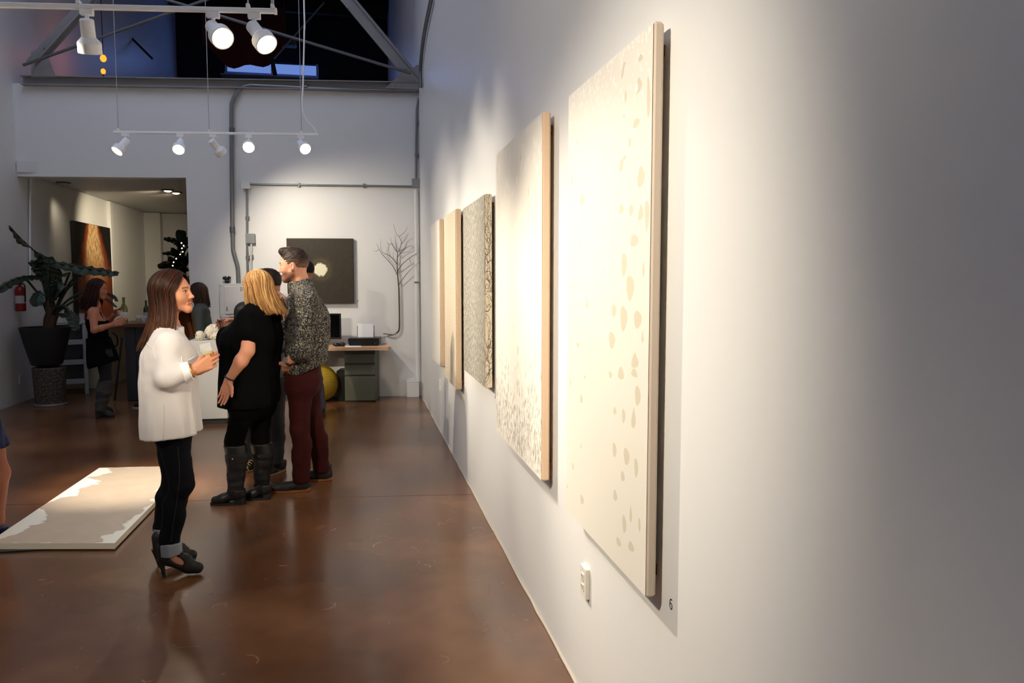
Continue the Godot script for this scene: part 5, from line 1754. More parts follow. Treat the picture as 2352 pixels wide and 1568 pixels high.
func hand(mb: MB, wr: Vector3, dir: Vector3, thumb: Vector3, left: bool, curl: Array, skin: Color, sc := 1.0, cell := 0.0034) -> void:
	# local: y to the fingertips, x to the thumb, z out of the palm
	var S := Sdf.new(Vector3(-0.062, -0.04, -0.035), Vector3(0.095, 0.2, 0.10), cell)
	for s in [-1.0, 1.0]:
		S.cap(Vector3(0.008 * s, -0.035, 0), Vector3(0.012 * s, 0.012, 0), 0.020, 0.018, 0.014)
	var kx: Array = [0.031, 0.0105, -0.011, -0.031]
	var ky: Array = [0.087, 0.091, 0.087, 0.078]
	var fl: Array = [[0.042, 0.025, 0.020], [0.046, 0.029, 0.021], [0.042, 0.027, 0.021], [0.033, 0.020, 0.018]]
	for f in 4:
		var kn := Vector3(kx[f], ky[f], 0)
		S.cap(Vector3(kx[f] * 0.55, 0.008, 0), kn, 0.0155, 0.0118, 0.014)
		var p: Vector3 = kn
		var a: float = 0.0
		var c: float = curl[f + 1]
		var r := 0.0098 if f < 3 else 0.0085
		for j in 3:
			a += c * [0.75, 1.1, 0.8][j]
			var q: Vector3 = p + Vector3(kx[f] * 1.2 * cos(a) * 0.35, cos(a), sin(a)).normalized() * fl[f][j]
			S.cap(p, q, r, r - 0.0009, 0.004)
			r -= 0.0009
			p = q
	var tc: float = curl[0]
	var t0 := Vector3(0.018, 0.016, 0.008)
	var t1: Vector3 = t0 + Vector3(0.85 - 0.45 * tc, 0.75, 0.25 + 0.55 * tc).normalized() * 0.045
	var t2: Vector3 = t1 + Vector3(0.45 - 0.5 * tc, 0.9, 0.2 + 0.55 * tc).normalized() * 0.033
	var t3: Vector3 = t2 + Vector3(0.3 - 0.6 * tc, 0.92, 0.1 + 0.5 * tc).normalized() * 0.026
	S.cap(t0, t1, 0.0165, 0.0125, 0.012)
	S.cap(t1, t2, 0.0118, 0.0105, 0.005)
	S.cap(t2, t3, 0.0105, 0.0085, 0.004)
	var t := MB.new()
	var knuckle: Color = skin.lerp(Color(0.5, 0.16, 0.10), 0.18)
	S.mesh(t, func(p: Vector3) -> Color: return knuckle if p.y > 0.12 else skin)
	dir = dir.normalized()
	var x: Vector3 = (thumb - dir * thumb.dot(dir)).normalized()
	var z: Vector3 = x.cross(dir) if not left else dir.cross(x)
	into(mb, t, Transform3D(Basis(x * sc, dir * sc, z * sc), wr))

func flesh(root: Node3D, J: Dictionary, skin: Color, head_cell: float, male: bool, hands: Dictionary, beard := Color(0, 0, 0, 0)) -> MeshInstance3D:
	# the continuous body: trunk, limbs and feet in one field, head and hands from finer grids
	var pts: Array = []
	for key in ["nk", "shL", "shR", "ch", "wa", "pe", "elL", "elR", "wrL", "wrR", "hipL", "hipR", "knL", "knR", "anL", "anR"]:
		pts.append(J[key])
	var S: Sdf = field(pts, 0.16, 0.011)
	torso(S, J, -0.006)
	for s in ["L", "R"]:
		arm(S, J, s, 0.0)
		leg(S, J, s, -0.004)
		if J.has("feet"):
			S.cap(J["an" + s], J["an" + s] + Vector3(0, -0.05, 0), 0.034, 0.032, 0.02)
	S.cap(J.nk + Vector3(0, -0.03, 0), J.nk + Vector3(0, 0.02, 0), 0.055, 0.05, 0.04)
	var b := MB.new()
	S.mesh(b, func(_p: Vector3) -> Color: return skin)
	head(b, J, skin, head_cell, male, beard)
	for s in hands:
		var h: Array = hands[s]
		hand(b, J["wr" + s], h[0], h[1], s == "L", h[2], skin, J.get("hsc", 1.0))
	return wpart(root, "body", b, skin_mat())

func skin_mat() -> StandardMaterial3D:
	return vmat("skin", 0.48, 0.4)

func wrinkles(S: Sdf, sd: int, amp: float, sx := 1.0, sy := 0.45, freq := 14.0) -> void:
	var n: FastNoiseLite = noise(freq, sd, 2)
	S.warp(func(p: Vector3) -> float: return n.get_noise_3d(p.x * sx, p.y * sy, p.z * sx) * amp, 0.03)

func knit(root: Node3D, called: String, S: Sdf, m: Material, label := "") -> MeshInstance3D:
	var b := MB.new()
	S.mesh(b)
	return wpart(root, called, b, m, label)

func band(c: Vector3, n: Vector3, R: float, r: float, flat := 1.0, sx := 1.0) -> MB:
	var b := MB.new()
	var f: Transform3D = along(c, n)
	var pts: Array = []
	for k in 25:
		pts.append(f * Vector3(cos(TAU * k / 24.0) * R * sx, 0, sin(TAU * k / 24.0) * R))
	b.tube(pts, r, 8, false, flat)
	return b

func trousers(root: Node3D, called: String, J: Dictionary, m: Material, inf: float, sd: int, low: float, label := "") -> Sdf:
	var S: Sdf = field([J.pe, J.wa, J.hipL, J.hipR, J.knL, J.knR, J.anL, J.anR], 0.19, 0.011)
	var g: float = J.get("g", 1.0)
	var lat: Vector3 = (J.shL - J.shR).normalized()
	for sg in [-1.0, 1.0]:
		S.cap(J.wa.lerp(J.pe, 0.5) + lat * 0.06 * g * sg, J.pe + lat * 0.075 * g * sg, 0.095 * g + inf, 0.112 * g + inf, 0.05)
	S.cap(J.hipL, J.hipR, 0.1 * g + inf, 0.1 * g + inf, 0.05)
	for s in ["L", "R"]:
		leg(S, J, s, inf)
		S.cap(J["kn" + s].lerp(J["an" + s], 0.5), J["an" + s] + Vector3(0, low, 0), 0.045 + inf * 2.0, 0.05 + inf, 0.03)
	wrinkles(S, sd, 0.006, 0.6, 1.6, 7.0)
	if J.has("cuff_y"):
		S.clip(Vector3(0, J.cuff_y, 0), Vector3.DOWN)
	knit(root, called, S, m, label)
	return S

func shoe_frame(heel: Vector3, toe: Vector3) -> Transform3D:
	return frame(Vector3(heel.x, 0, heel.z), Vector3(toe.x - heel.x, 0, toe.z - heel.z))

func shoe(root: Node3D, heel: Vector3, toe: Vector3, shaft: float, upper: Material, sole: Material, called := "shoe", heel_h := 0.0) -> Node3D:
	var xf: Transform3D = shoe_frame(heel, toe)
	var L: float = Vector2(toe.x - heel.x, toe.z - heel.z).length()
	var k: float = L / 0.27
	var S := Sdf.new(Vector3(-0.07, -0.02, -0.05), Vector3(0.07, shaft + 0.06, L + 0.04), 0.0065)
	var hh: float = heel_h
	S.ell(Vector3(0, 0.045 + hh, 0.042 * k), Vector3(0.034, 0.05, 0.042 * k), Basis(), 0.02)
	S.cap(Vector3(0, 0.055 + hh, 0.055 * k), Vector3(0, 0.04 + hh * 0.3, 0.17 * k), 0.037, 0.033, 0.03)
	S.cap(Vector3(0.0, 0.036, 0.17 * k), Vector3(0, 0.030, L - 0.032), 0.037, 0.029, 0.02)
	S.cap(Vector3(0, 0.07 + hh, 0.055 * k), Vector3(0, shaft, 0.05 * k), 0.042, 0.046, 0.03)
	S.clip(Vector3(0, 0.014, 0), Vector3.DOWN)
	S.clip(Vector3(0, shaft, 0), Vector3.UP)
	var t := MB.new()
	S.mesh(t)
	var b := MB.new()
	into(b, t, xf)
	var up: MeshInstance3D = wpart(root, called, b, upper)
	b = MB.new()
	t = MB.new()
	var poly := PackedVector2Array()
	for i in 28:
		var a: float = TAU * i / 28.0
		var z: float = 0.5 + 0.5 * cos(a)
		var w: float = (0.036 + 0.010 * sin(PI * clampf(z * 1.25 - 0.1, 0, 1))) * pow(absf(sin(a)), 0.6) * signf(sin(a))
		poly.append(Vector2(w, z * (L + 0.006) - 0.003))
	t.prism(poly, 0.014, Transform3D(Basis(Vector3(-1, 0, 0), Vector3(0, 0, 1), Vector3(0, 1, 0)), Vector3(0, 0.002, 0)))
	if hh > 0.0 or heel_h == 0.0:
		t.box(Vector3(0, 0.012 + hh * 0.5, 0.036 * k), Vector3(0.06, 0.024 + hh, 0.068 * k), 0.006)
	into(b, t, xf)
	wpart(up, "sole", b, sole)
	return up

func hair_path(s: float, side: float, t: float, P: Dictionary) -> Vector3:
	var e: float = deg_to_rad(lerpf(P.get("e0", 50.0), 125.0, s))
	var th: float = deg_to_rad(lerpf(P.get("th0", 62.0), 178.0, pow(s, 0.85)))
	var out := Vector3(side * sin(th), 0, cos(th))
	var r := Vector3(0, sin(e), cos(e))
	var d: Vector3 = Vector3(out.x, -0.12, out.z).normalized()
	var side_out := Vector3(out.x, 0, out.z * (0.1 if out.z > 0.0 else 1.0))
	var R: Vector3 = Vector3(0.087, 0.106, 0.106) * P.get("puff", 1.0)
	var c := Vector3(0, 0.018, -0.012)
	if t < 0.45:
		var f: float = t / 0.45
		return c + r.slerp(d, f) * R
	var f: float = (t - 0.45) / 0.55
	var drop: float = P.drop * lerpf(1.0, P.get("front_drop", 1.0), 1.0 - s)
	return c + d * R + Vector3(0, -drop * f, 0) + side_out * (P.get("flare", 0.02) * f - P.get("tuck", 0.0) * sin(PI * f)) + P.get("drift", Vector3.ZERO) * f * f

func long_hair(root: Node3D, J: Dictionary, P: Dictionary, dark: Color, light: Color, n: int, sd: int) -> void:
	var xf: Transform3D = head_frame(J)
	var rg := RandomNumberGenerator.new()
	rg.seed = sd
	var t := MB.new()
	t.col = dark
	for layer in 2:
		var rows: Array = []
		for i in 25:
			var row: Array = []
			for k in 40:
				var side: float = -1.0 if k < 20 else 1.0
				var s: float = k / 19.0 if k < 20 else (39 - k) / 19.0
				var p: Vector3 = hair_path(s, side, i / 24.0, P)
				var cc := Vector3(0, p.y, -0.012)
				row.append(cc + (p - cc) * (0.985 if layer == 0 else 0.9))
			rows.append(row)
		t.sheet(rows)
	for i in n:
		var s: float = rg.randf()
		var side: float = -1.0 if i % 2 == 0 else 1.0
		var lift: float = 0.985 + 0.05 * rg.randf()
		var cut: float = 0.90 + 0.14 * rg.randf()
		var wob: Vector3 = Vector3(rg.randf() - 0.5, 0, rg.randf() - 0.5) * P.get("mess", 0.015)
		var pts: Array = []
		var rad: Array = []
		var w: float = 0.0032 + 0.0032 * rg.randf()
		for k in 15:
			var f: float = k / 14.0
			var p: Vector3 = hair_path(clampf(s + 0.03 * sin(f * 5.0 + i), 0, 1), side, f * cut, P)
			var cc := Vector3(0, p.y, -0.012)
			pts.append(cc + (p - cc) * lift + wob * f * f)
			rad.append(w * (1.0 if k < 11 else 1.0 - 0.85 * (k - 10) / 4.0))
		var mixv: float = rg.randf()
		t.col = dark.lerp(light, mixv * mixv)
		t.tube(pts, rad, 5, true, 0.55)
	var b := MB.new()
	into(b, t, xf)
	# strands get lighter towards their ends where the hair is so
	if P.has("ends"):
		for i in b.C.size():
			var q: Vector3 = xf.affine_inverse() * b.V[i]
			b.C[i] = b.C[i].lerp(P.ends, 0.65 * smoothstep(-0.02, -0.24, q.y))
	var m: StandardMaterial3D = vmat("hair_sheen", 0.42, 0.3)
	wpart(root, "hair", b, m)

func short_hair(root: Node3D, J: Dictionary, top: Color, fade: Color, quiff: float) -> void:
	var S := Sdf.new(Vector3(-0.1, -0.09, -0.125), Vector3(0.1, 0.15, 0.12), 0.004)
	S.ell(Vector3(0, 0.032, -0.014), Vector3(0.0785, 0.096, 0.0985), Basis(), 0.01)
	S.ell(Vector3(0, 0.10, 0.035), Vector3(0.056, 0.032, 0.058), Basis(Vector3.RIGHT, -0.1), 0.03)
	if quiff > 0.0:
		S.ell(Vector3(0, 0.103, 0.064), Vector3(0.045, 0.022, 0.03), Basis(), 0.02)
	S.ell(Vector3(0, -0.03, 0.085), Vector3(0.10, 0.095, 0.075), Basis(), 0.006, true)
	S.clip(Vector3(0, -0.062, -0.09), Vector3(0, -1, 0.25).normalized())
	for s in [-1.0, 1.0]:
		S.ell(Vector3(0.082 * s, -0.02, -0.005), Vector3(0.02, 0.035, 0.03), Basis(), 0.004, true)
	var n: FastNoiseLite = noise(60.0, 3, 2)
	S.warp(func(p: Vector3) -> float: return n.get_noise_3d(p.x, p.y * 2.0, p.z * 0.4) * 0.004, 0.02)
	var t := MB.new()
	S.mesh(t, func(p: Vector3) -> Color: return fade.lerp(top, smoothstep(-0.03, 0.055, p.y + 0.15 * maxf(0.0, -p.z - 0.06))))
	var b := MB.new()
	into(b, t, head_frame(J))
	wpart(root, "hair", b, vmat("short_hair_mat", 0.6, 0.4))

func person(label: String, at: Vector3) -> Node3D:
	return thing("person", label, "person", Vector3(at.x, 0, at.z))

func held(called: String, label: String, category: String, at: Vector3) -> Node3D:
	return thing(called, label, category, at)

func on_surface(S: Sdf, pts: Array, r: float, towards := Vector3(0, 0, -1), from := 0.4) -> MB:
	# a seam: points thrown against the cloth from the side
	var out: Array = []
	for p in curve(pts, 5):
		out.append(S.hit(p - towards * from, towards, 0.8))
	var b := MB.new()
	b.tube(out, r, 6)
	return b

func build_people() -> void:
	woman_in_white()
	blonde_woman()
	man_in_speckled_shirt()
	background_people()

func woman_in_white() -> void:
	var o: Node3D = person("woman with long brown hair in a loose white blouse, rolled jeans and black heels", Vector3(-1.028, 0.048, -4.42))
	var J: Dictionary = {"g": 0.96, "ga": 0.86, "gl": 0.98, "hs": 0.97, "hsc": 0.92,
		"nk": Vector3(-1.011, 1.355, -4.4), "shR": Vector3(-0.985, 1.273, -4.255), "shL": Vector3(-1.045, 1.249, -4.555), "ch": Vector3(-1.008, 1.181, -4.4), "wa": Vector3(-1.022, 1.009, -4.4), "pe": Vector3(-1.017, 0.842, -4.4),
		"elR": Vector3(-0.976, 1.098, -4.19), "wrR": Vector3(-0.841, 1.138, -4.21), "elL": Vector3(-1.052, 1.016, -4.62), "wrL": Vector3(-0.885, 1.105, -4.46),
		"hipR": Vector3(-0.989, 0.81, -4.31), "hipL": Vector3(-1.037, 0.778, -4.49), "knR": Vector3(-0.947, 0.511, -4.3), "anR": Vector3(-1.03, 0.165, -4.33), "knL": Vector3(-1.036, 0.475, -4.52), "anL": Vector3(-1.115, 0.175, -4.56),
		"hd": Vector3(-0.981, 1.533, -4.4), "fw": Vector3(0.97, 0.12, 0.20), "up": Vector3(-0.1, 1, 0.05), "calf": Vector3(-1, 0, 0), "lips": Color(0.40, 0.12, 0.09)}
	var skin: Color = lin(0.80, 0.55, 0.42)
	flesh(o, J, skin, 0.0032, false, {"R": [Vector3(0.86, 0.42, -0.1), Vector3(-0.35, 0.9, 0.1), [0.8, 0.55, 0.7, 0.8, 0.85]], "L": [Vector3(0.8, 0.5, 0.5), Vector3(-0.4, 0.9, 0.0), [0.8, 0.7, 0.8, 0.8, 0.8]]})
	# trousers with turned-up hems
	var denim: StandardMaterial3D = mat("dark_denim", Color(0.045, 0.05, 0.075), 0.85, 0.0, 0.25)
	var S: Sdf = trousers(o, "jeans", J, denim, 0.002, 4, 0.03)
	var jeans: Node3D = o.get_node("jeans")
	wpart(jeans, "side_seam", on_surface(S, [Vector3(-0.947, 0.732, -4.4), Vector3(-0.944, 0.562, -4.4), Vector3(-0.963, 0.442, -4.4), Vector3(-1.007, 0.213, -4.4)], 0.0022), mat("seam_thread", Color(0.10, 0.085, 0.075), 0.85))
	for e in [[J.anR, -0.045, 0.062], [J.anL, -0.02, 0.06]]:
		var f := Sdf.new(e[0] - Vector3(0.11, 0.12, 0.11), e[0] + Vector3(0.11, 0.13, 0.11), 0.006)
		f.cap(e[0] + Vector3(0.006, -0.08, 0), e[0] + Vector3(0.01, 0.08, 0), e[2] - 0.006, e[2], 0.01)
		f.clip(e[0] + Vector3(0, 0.035 + e[1] * 0.2, 0), Vector3(0.05, 1, 0).normalized())
		f.clip(e[0] + Vector3(0, -0.035 + e[1] * 0.2, 0), Vector3(0.08, -1, 0).normalized())
		wrinkles(f, 9, 0.005)
		knit(jeans, "turned_hem", f, mat("pale_denim", Color(0.50, 0.53, 0.57), 0.85), "pale blue turned-up hem")
	# blouse
	S = field([J.nk, J.shL, J.shR, J.elL, J.elR, J.wrR, J.wrL, Vector3(-1.155, 0.74, -4.4), Vector3(-0.862, 0.728, -4.4)], 0.13, 0.009)
	torso(S, J, 0.012, 0.06)
	S.ell(Vector3(-0.95, 1.147, -4.4), Vector3(0.065, 0.10, 0.12), Basis(), 0.07)
	for s in ["L", "R"]:
		arm(S, J, s, 0.016, 0.035, 1.62)
	var lat := Vector3(0, 0, 0.075)
	for sg in [-1.0, 1.0]:
		S.cap(J.ch + lat * sg + Vector3(-0.02, -0.02, 0), Vector3(-1.014, 0.722, -4.4) + lat * 1.5 * sg, 0.10, 0.115, 0.06)
		S.cap(J.wa + lat * sg + Vector3(0.03, 0, 0), Vector3(-0.956, 0.732, -4.4) + lat * 1.2 * sg, 0.09, 0.10, 0.06)
		S.cap(J.wa + lat * sg + Vector3(-0.035, 0.05, 0), Vector3(-1.068, 0.713, -4.4) + lat * 1.0 * sg, 0.07, 0.075, 0.06)
	var fold: FastNoiseLite = noise(7.0, 33, 2)
	var hem := 0.765
	S.warp(func(p: Vector3) -> float:
		var low: float = smoothstep(1.15, 0.80, p.y)
		return fold.get_noise_3d(p.x * 1.5, p.y * 0.10, p.z * 1.5) * 0.026 * low + fold.get_noise_3d(p.x * 1.2 + 9.0, p.y * 1.0, p.z * 1.2) * 0.006 * (1.0 - low), 0.05)
	S.clip(Vector3(-1.0, hem, -4.4), Vector3(0.06, -1, 0.04).normalized())
	S.ell(J.nk + Vector3(0.035, 0.075, 0), Vector3(0.10, 0.085, 0.095), Basis(), 0.01, true)
	var cloth: StandardMaterial3D = mat("white_crepe", Color(0.86, 0.84, 0.835), 0.8, 0.0, 0.3)
	cloth.rim_enabled = true; cloth.rim = 0.15
	var bl: MeshInstance3D = knit(o, "blouse", S, cloth)
	for e in [[Vector3(-1.112, 1.277, -4.4), Vector3(-1.071, 1.265, -4.4), Vector3(-1.045, 1.25, -4.4)], [Vector3(-0.985, 1.346, -4.4), Vector3(-1.014, 1.315, -4.4), Vector3(-1.04, 1.281, -4.4), Vector3(-1.045, 1.245, -4.4), Vector3(-1.029, 1.198, -4.4)], [Vector3(-1.112, 1.27, -4.4), Vector3(-1.122, 1.118, -4.4), Vector3(-1.121, 0.953, -4.4), Vector3(-1.131, 0.799, -4.4)], [Vector3(-0.998, 0.961, -4.4), Vector3(-0.999, 0.853, -4.4), Vector3(-1.004, 0.763, -4.4)]]:
		wpart(bl, "seam", on_surface(S, e, 0.003), cloth)
	wpart(bl, "pocket_flap", on_surface(S, [Vector3(-0.91, 1.203, -4.4), Vector3(-0.906, 1.179, -4.4), Vector3(-0.882, 1.181, -4.4), Vector3(-0.866, 1.193, -4.4)], 0.004), cloth)
	# rolled cuffs
	for s in ["R", "L"]:
		var a: Vector3 = J["el" + s].lerp(J["wr" + s], 0.55)
		var c: Vector3 = J["el" + s].lerp(J["wr" + s], 0.84)
		var f := Sdf.new(a.min(c) - Vector3(0.09, 0.09, 0.09), a.max(c) + Vector3(0.09, 0.09, 0.09), 0.006)
		f.cap(a - (c - a) * 0.4, c + (c - a) * 0.4, 0.058, 0.05, 0.01)
		f.clip(a, (a - c).normalized()); f.clip(c, (c - a).normalized())
		wrinkles(f, 21, 0.006, 1.0, 1.0, 16.0)
		knit(bl, "cuff", f, mat("white_cuff", Color(0.94, 0.93, 0.93), 0.75), "rolled-up cuff")
	var gold: StandardMaterial3D = mat("gold", Color(0.85, 0.62, 0.32), 0.3, 0.9)
	var ax: Vector3 = (J.wrR - J.elR).normalized()
	wpart(o, "bracelet", band(J.wrR - ax * 0.02, ax, 0.032, 0.007), gold, "gold bracelet")
	wpart(o, "hair_tie", band(J.wrR - ax * 0.045, ax, 0.034, 0.004), mat("black_plastic", Color.BLACK))
	wpart(o, "finger_ring", band(Vector3(-0.759, 1.218, -4.215), Vector3(0.5, -0.3, 0.2), 0.0108, 0.003), gold, "gold ring")
	# hair
	long_hair(o, J, {"th0": 62.0, "drop": 0.275, "flare": 0.075, "tuck": 0.018, "front_drop": 1.0, "drift": Vector3(0.0, 0, -0.03), "ends": lin(0.36, 0.22, 0.11), "mess": 0.012, "e0": 44.0, "puff": 1.08}, lin(0.12, 0.055, 0.04), lin(0.28, 0.145, 0.095), 520, 5)
	# shoes
	var suede: StandardMaterial3D = mat("black_suede", Color(0.035, 0.033, 0.033), 0.7)
	for e in [[Vector3(-1.071, 0, -4.328), Vector3(-0.879, 0, -4.334), J.anR], [Vector3(-1.139, 0, -4.503), Vector3(-0.944, 0, -4.553), J.anL]]:
		var xf: Transform3D = shoe_frame(e[0], e[1])
		var f := Sdf.new(Vector3(-0.06, -0.01, -0.05), Vector3(0.06, 0.24, 0.25), 0.0045)
		f.cap(Vector3(0, 0.165, 0.014), Vector3(0, 0.105, 0.022), 0.036, 0.034, 0.02)
		f.cap(Vector3(0, 0.105, 0.028), Vector3(0, 0.052, 0.125), 0.034, 0.037, 0.03)
		f.cap(Vector3(0, 0.05, 0.12), Vector3(0, 0.036, 0.182), 0.038, 0.030, 0.02)
		f.cap(Vector3(0, 0.14, 0.03), Vector3(0, 0.085, 0.125), 0.028, 0.030, 0.03)
		f.ell(Vector3(0, 0.19, 0.06), Vector3(0.04, 0.05, 0.055), Basis(), 0.008, true)
		for s in [-1.0, 1.0]:
			f.ell(Vector3(0.042 * s, 0.098, 0.085), Vector3(0.030, 0.021, 0.043), Basis(Vector3.RIGHT, 0.62), 0.004, true)
		f.ell(Vector3(0, -0.008, 0.075), Vector3(0.07, 0.055, 0.058), Basis(Vector3.RIGHT, 0.5), 0.01, true)
		f.clip(Vector3(0, 0.0005, 0), Vector3.DOWN)
		var t := MB.new()
		f.mesh(t)
		t.tube([Vector3(0, 0.10, 0.0), Vector3(0, 0.05, 0.004), Vector3(0, 0.001, 0.012)], [0.026, 0.013, 0.0075], 10)
		var b := MB.new()
		into(b, t, xf)
		var sh: MeshInstance3D = wpart(o, "high_heel", b, suede)
		t = MB.new()
		f = Sdf.new(Vector3(-0.06, 0.0, -0.05), Vector3(0.06, 0.26, 0.25), 0.006)
		f.cap(xf.affine_inverse() * (e[2] + Vector3(0, 0.02, 0)), Vector3(0, 0.13, 0.045), 0.036, 0.031, 0.02)
		f.cap(Vector3(0, 0.125, 0.03), Vector3(0, 0.062, 0.125), 0.029, 0.030, 0.02)
		f.cap(Vector3(0, 0.06, 0.125), Vector3(0, 0.045, 0.18), 0.029, 0.022, 0.02)
		f.mesh(t, func(_p: Vector3) -> Color: return skin)
		b = MB.new()
		into(b, t, xf)
		wpart(o, "foot", b, skin_mat())
		b = MB.new()
		t = MB.new()
		for k in 4:
			var z: float = 0.098 + 0.02 * k
			var y: float = 0.135 - 0.017 * k
			t.tube([Vector3(-0.02, y - 0.006, z + 0.012), Vector3(0, y + 0.004, z), Vector3(0.02, y - 0.006, z + 0.012)], 0.003, 6)
			t.ell(Vector3(0.021, y - 0.008, z + 0.012), Vector3(0.003, 0.003, 0.003), Basis(), 6, 4)
		into(b, t, xf)
		wpart(sh, "lacing", b, mat("lace_grey", Color(0.25, 0.24, 0.23), 0.4))
	# what she holds
	var foot: Vector3 = Vector3(-0.771, 1.138, -4.235)
	var lean: Vector3 = (Vector3(-0.795, 1.262, -4.235) - foot).normalized()
	var g: Node3D = held("wine_glass", "small stemmed wine glass held by the woman in the white blouse", "glass", foot)
	goblet(g, 0.135, 0.032, glass("pale_wine", Color(0.9, 0.85, 0.5), 0.35), along(Vector3.ZERO, lean))

func blonde_woman() -> void:
	var o: Node3D = person("blonde woman seen from behind in a black short-sleeved top and tall black riding boots", Vector3(-0.807, -0.011, -5.78))
	var J: Dictionary = {"g": 1.22, "ga": 1.12, "gl": 1.02, "hs": 1.0, "hsc": 0.98,
		"nk": Vector3(-0.709, 1.428, -5.8), "shL": Vector3(-0.755, 1.32, -5.63), "shR": Vector3(-0.67, 1.325, -5.97), "ch": Vector3(-0.739, 1.201, -5.8), "wa": Vector3(-0.769, 0.98, -5.8), "pe": Vector3(-0.783, 0.789, -5.8),
		"elL": Vector3(-0.764, 1.113, -5.55), "wrL": Vector3(-0.895, 0.912, -5.56), "elR": Vector3(-0.83, 1.086, -6.05), "wrR": Vector3(-0.872, 1.212, -6.15),
		"hipL": Vector3(-0.813, 0.726, -5.7), "hipR": Vector3(-0.737, 0.692, -5.9), "knL": Vector3(-0.894, 0.455, -5.7), "anL": Vector3(-0.897, 0.09, -5.69), "knR": Vector3(-0.74, 0.42, -5.9), "anR": Vector3(-0.742, 0.06, -5.89),
		"hd": Vector3(-0.724, 1.547, -5.8), "fw": Vector3(-0.88, -0.05, -0.47), "up": Vector3(0, 1, 0), "calf": Vector3(1, 0, 0.2), "brow": Color(0.2, 0.13, 0.06), "cuff_y": 0.36}
	var skin: Color = lin(0.86, 0.60, 0.48)
	flesh(o, J, skin, 0.005, false, {"L": [Vector3(-0.30, -0.95, 0.02), Vector3(0.72, -0.3, 0.35), [0.0, 0.16, 0.14, 0.16, 0.2]], "R": [Vector3(-0.5, 0.6, 0), Vector3(0, 1, 1), [0.5, 0.6, 0.6, 0.6, 0.6]]})
	var blk: StandardMaterial3D = mat("black_jersey", Color(0.022, 0.022, 0.023), 0.9, 0.0, 0.2)
	trousers(o, "leggings", J, mat("black_cotton", Color(0.02, 0.02, 0.022), 0.9, 0.0, 0.2), 0.004, 6, 0.1)
	var S: Sdf = field([J.nk, J.shL, J.shR, Vector3(-1.001, 0.716, -5.8), Vector3(-0.563, 0.686, -5.8), J.shL + Vector3(0, 0, 0.06), J.shR - Vector3(0, 0, 0.06)], 0.09, 0.010)
	torso(S, J, 0.014, 0.06)
	arm(S, J, "L", 0.02, 0.05, 0.42)
	arm(S, J, "R", 0.02, 0.05, 0.42)
	S.ell(Vector3(-0.917, 1.171, -5.82), Vector3(0.10, 0.10, 0.14), Basis(), 0.08)
	for sg in [-1.0, 1.0]:
		var lat: Vector3 = (J.shL - J.shR).normalized() * sg
		S.cap(J.ch + lat * 0.08, Vector3(-0.786, 0.677, -5.8) + lat * 0.10, 0.14, 0.165, 0.06)
		S.cap(Vector3(-0.87, 1.108, -5.8) + lat * 0.06, Vector3(-0.873, 0.68, -5.8) + lat * 0.06, 0.10, 0.115, 0.06)
	var n: FastNoiseLite = noise(6.0, 13, 2)
	S.warp(func(p: Vector3) -> float: return n.get_noise_3d(p.x * 1.6, p.y * 0.35, p.z * 1.6) * 0.014, 0.05)
	S.clip(Vector3(-0.776, 0.699, -5.8), Vector3(0, -1, 0))
	S.ell(J.nk + Vector3(-0.01, 0.07, 0), Vector3(0.075, 0.05, 0.085), Basis(), 0.01, true)
	knit(o, "top", S, blk)
	var P: Dictionary = {"th0": 58.0, "drop": 0.20, "flare": 0.03, "tuck": 0.0, "front_drop": 0.95, "drift": Vector3(0.0, 0, -0.05), "mess": 0.045, "puff": 1.05}
	long_hair(o, J, P, lin(0.55, 0.38, 0.21), lin(0.84, 0.65, 0.42), 640, 8)
	var ax: Vector3 = (J.wrL - J.elL).normalized()
	wpart(o, "bracelet", band(J.wrL - ax * 0.012, (ax + Vector3(0.1, 0.0, 0)).normalized(), 0.035, 0.0055), mat("dark_beads", Color(0.16, 0.16, 0.18), 0.3, 0.3), "dark beaded bracelet")
	wpart(o, "finger_ring", band(Vector3(-0.938, 0.807, -5.56), Vector3(-0.3, -0.95, 0), 0.0125, 0.0045), mat("gold", Color.WHITE), "gold ring")
	var f: Transform3D = head_frame(J)
	var b := MB.new()
	b.tube([f * Vector3(0.075, 0.005, 0.0), f * Vector3(0.066, 0.002, 0.085), f * Vector3(0.055, -0.02, 0.1), f * Vector3(0.02, -0.018, 0.108), f * Vector3(0.015, 0.004, 0.108), f * Vector3(0.06, 0.006, 0.095)], 0.002, 6)
	wpart(o, "eyeglasses", b, mat("gold", Color.WHITE))
	# riding boots
	var lea: StandardMaterial3D = mat("black_leather", Color(0.04, 0.042, 0.044), 0.45)
	var dull: StandardMaterial3D = mat("black_suede", Color.BLACK)
	for e in [["L", Vector3(-0.827, 0, -5.668), Vector3(-1.067, 0, -5.704), 1022.0], ["R", Vector3(-0.662, 0, -5.769), Vector3(-0.865, 0, -5.787), 1012.0]]:
		var bt: Node3D = shoe(o, e[1], e[2], 0.11, lea, mat("black_rubber", Color(0.03, 0.03, 0.03), 0.6), "boot", 0.022)
		var kn: Vector3 = J["kn" + e[0]]
		var an: Vector3 = J["an" + e[0]]
		var sf := Sdf.new(an - Vector3(0.13, 0.05, 0.13), kn + Vector3(0.15, 0.06, 0.13), 0.009)
		var topy: float = kn.y - 0.03
		var calf: Vector3 = kn.lerp(an, 0.35) + Vector3(0.018, 0, 0)
		sf.cap(kn, calf, 0.074, 0.072, 0.03)
		sf.cap(calf, an + Vector3(0, -0.02, 0), 0.071, 0.053, 0.03)
		wrinkles(sf, 5, 0.008, 0.6, 1.6, 12.0)
		sf.clip(Vector3(0, topy, 0), Vector3.UP)
		knit(bt, "shaft", sf, dull)
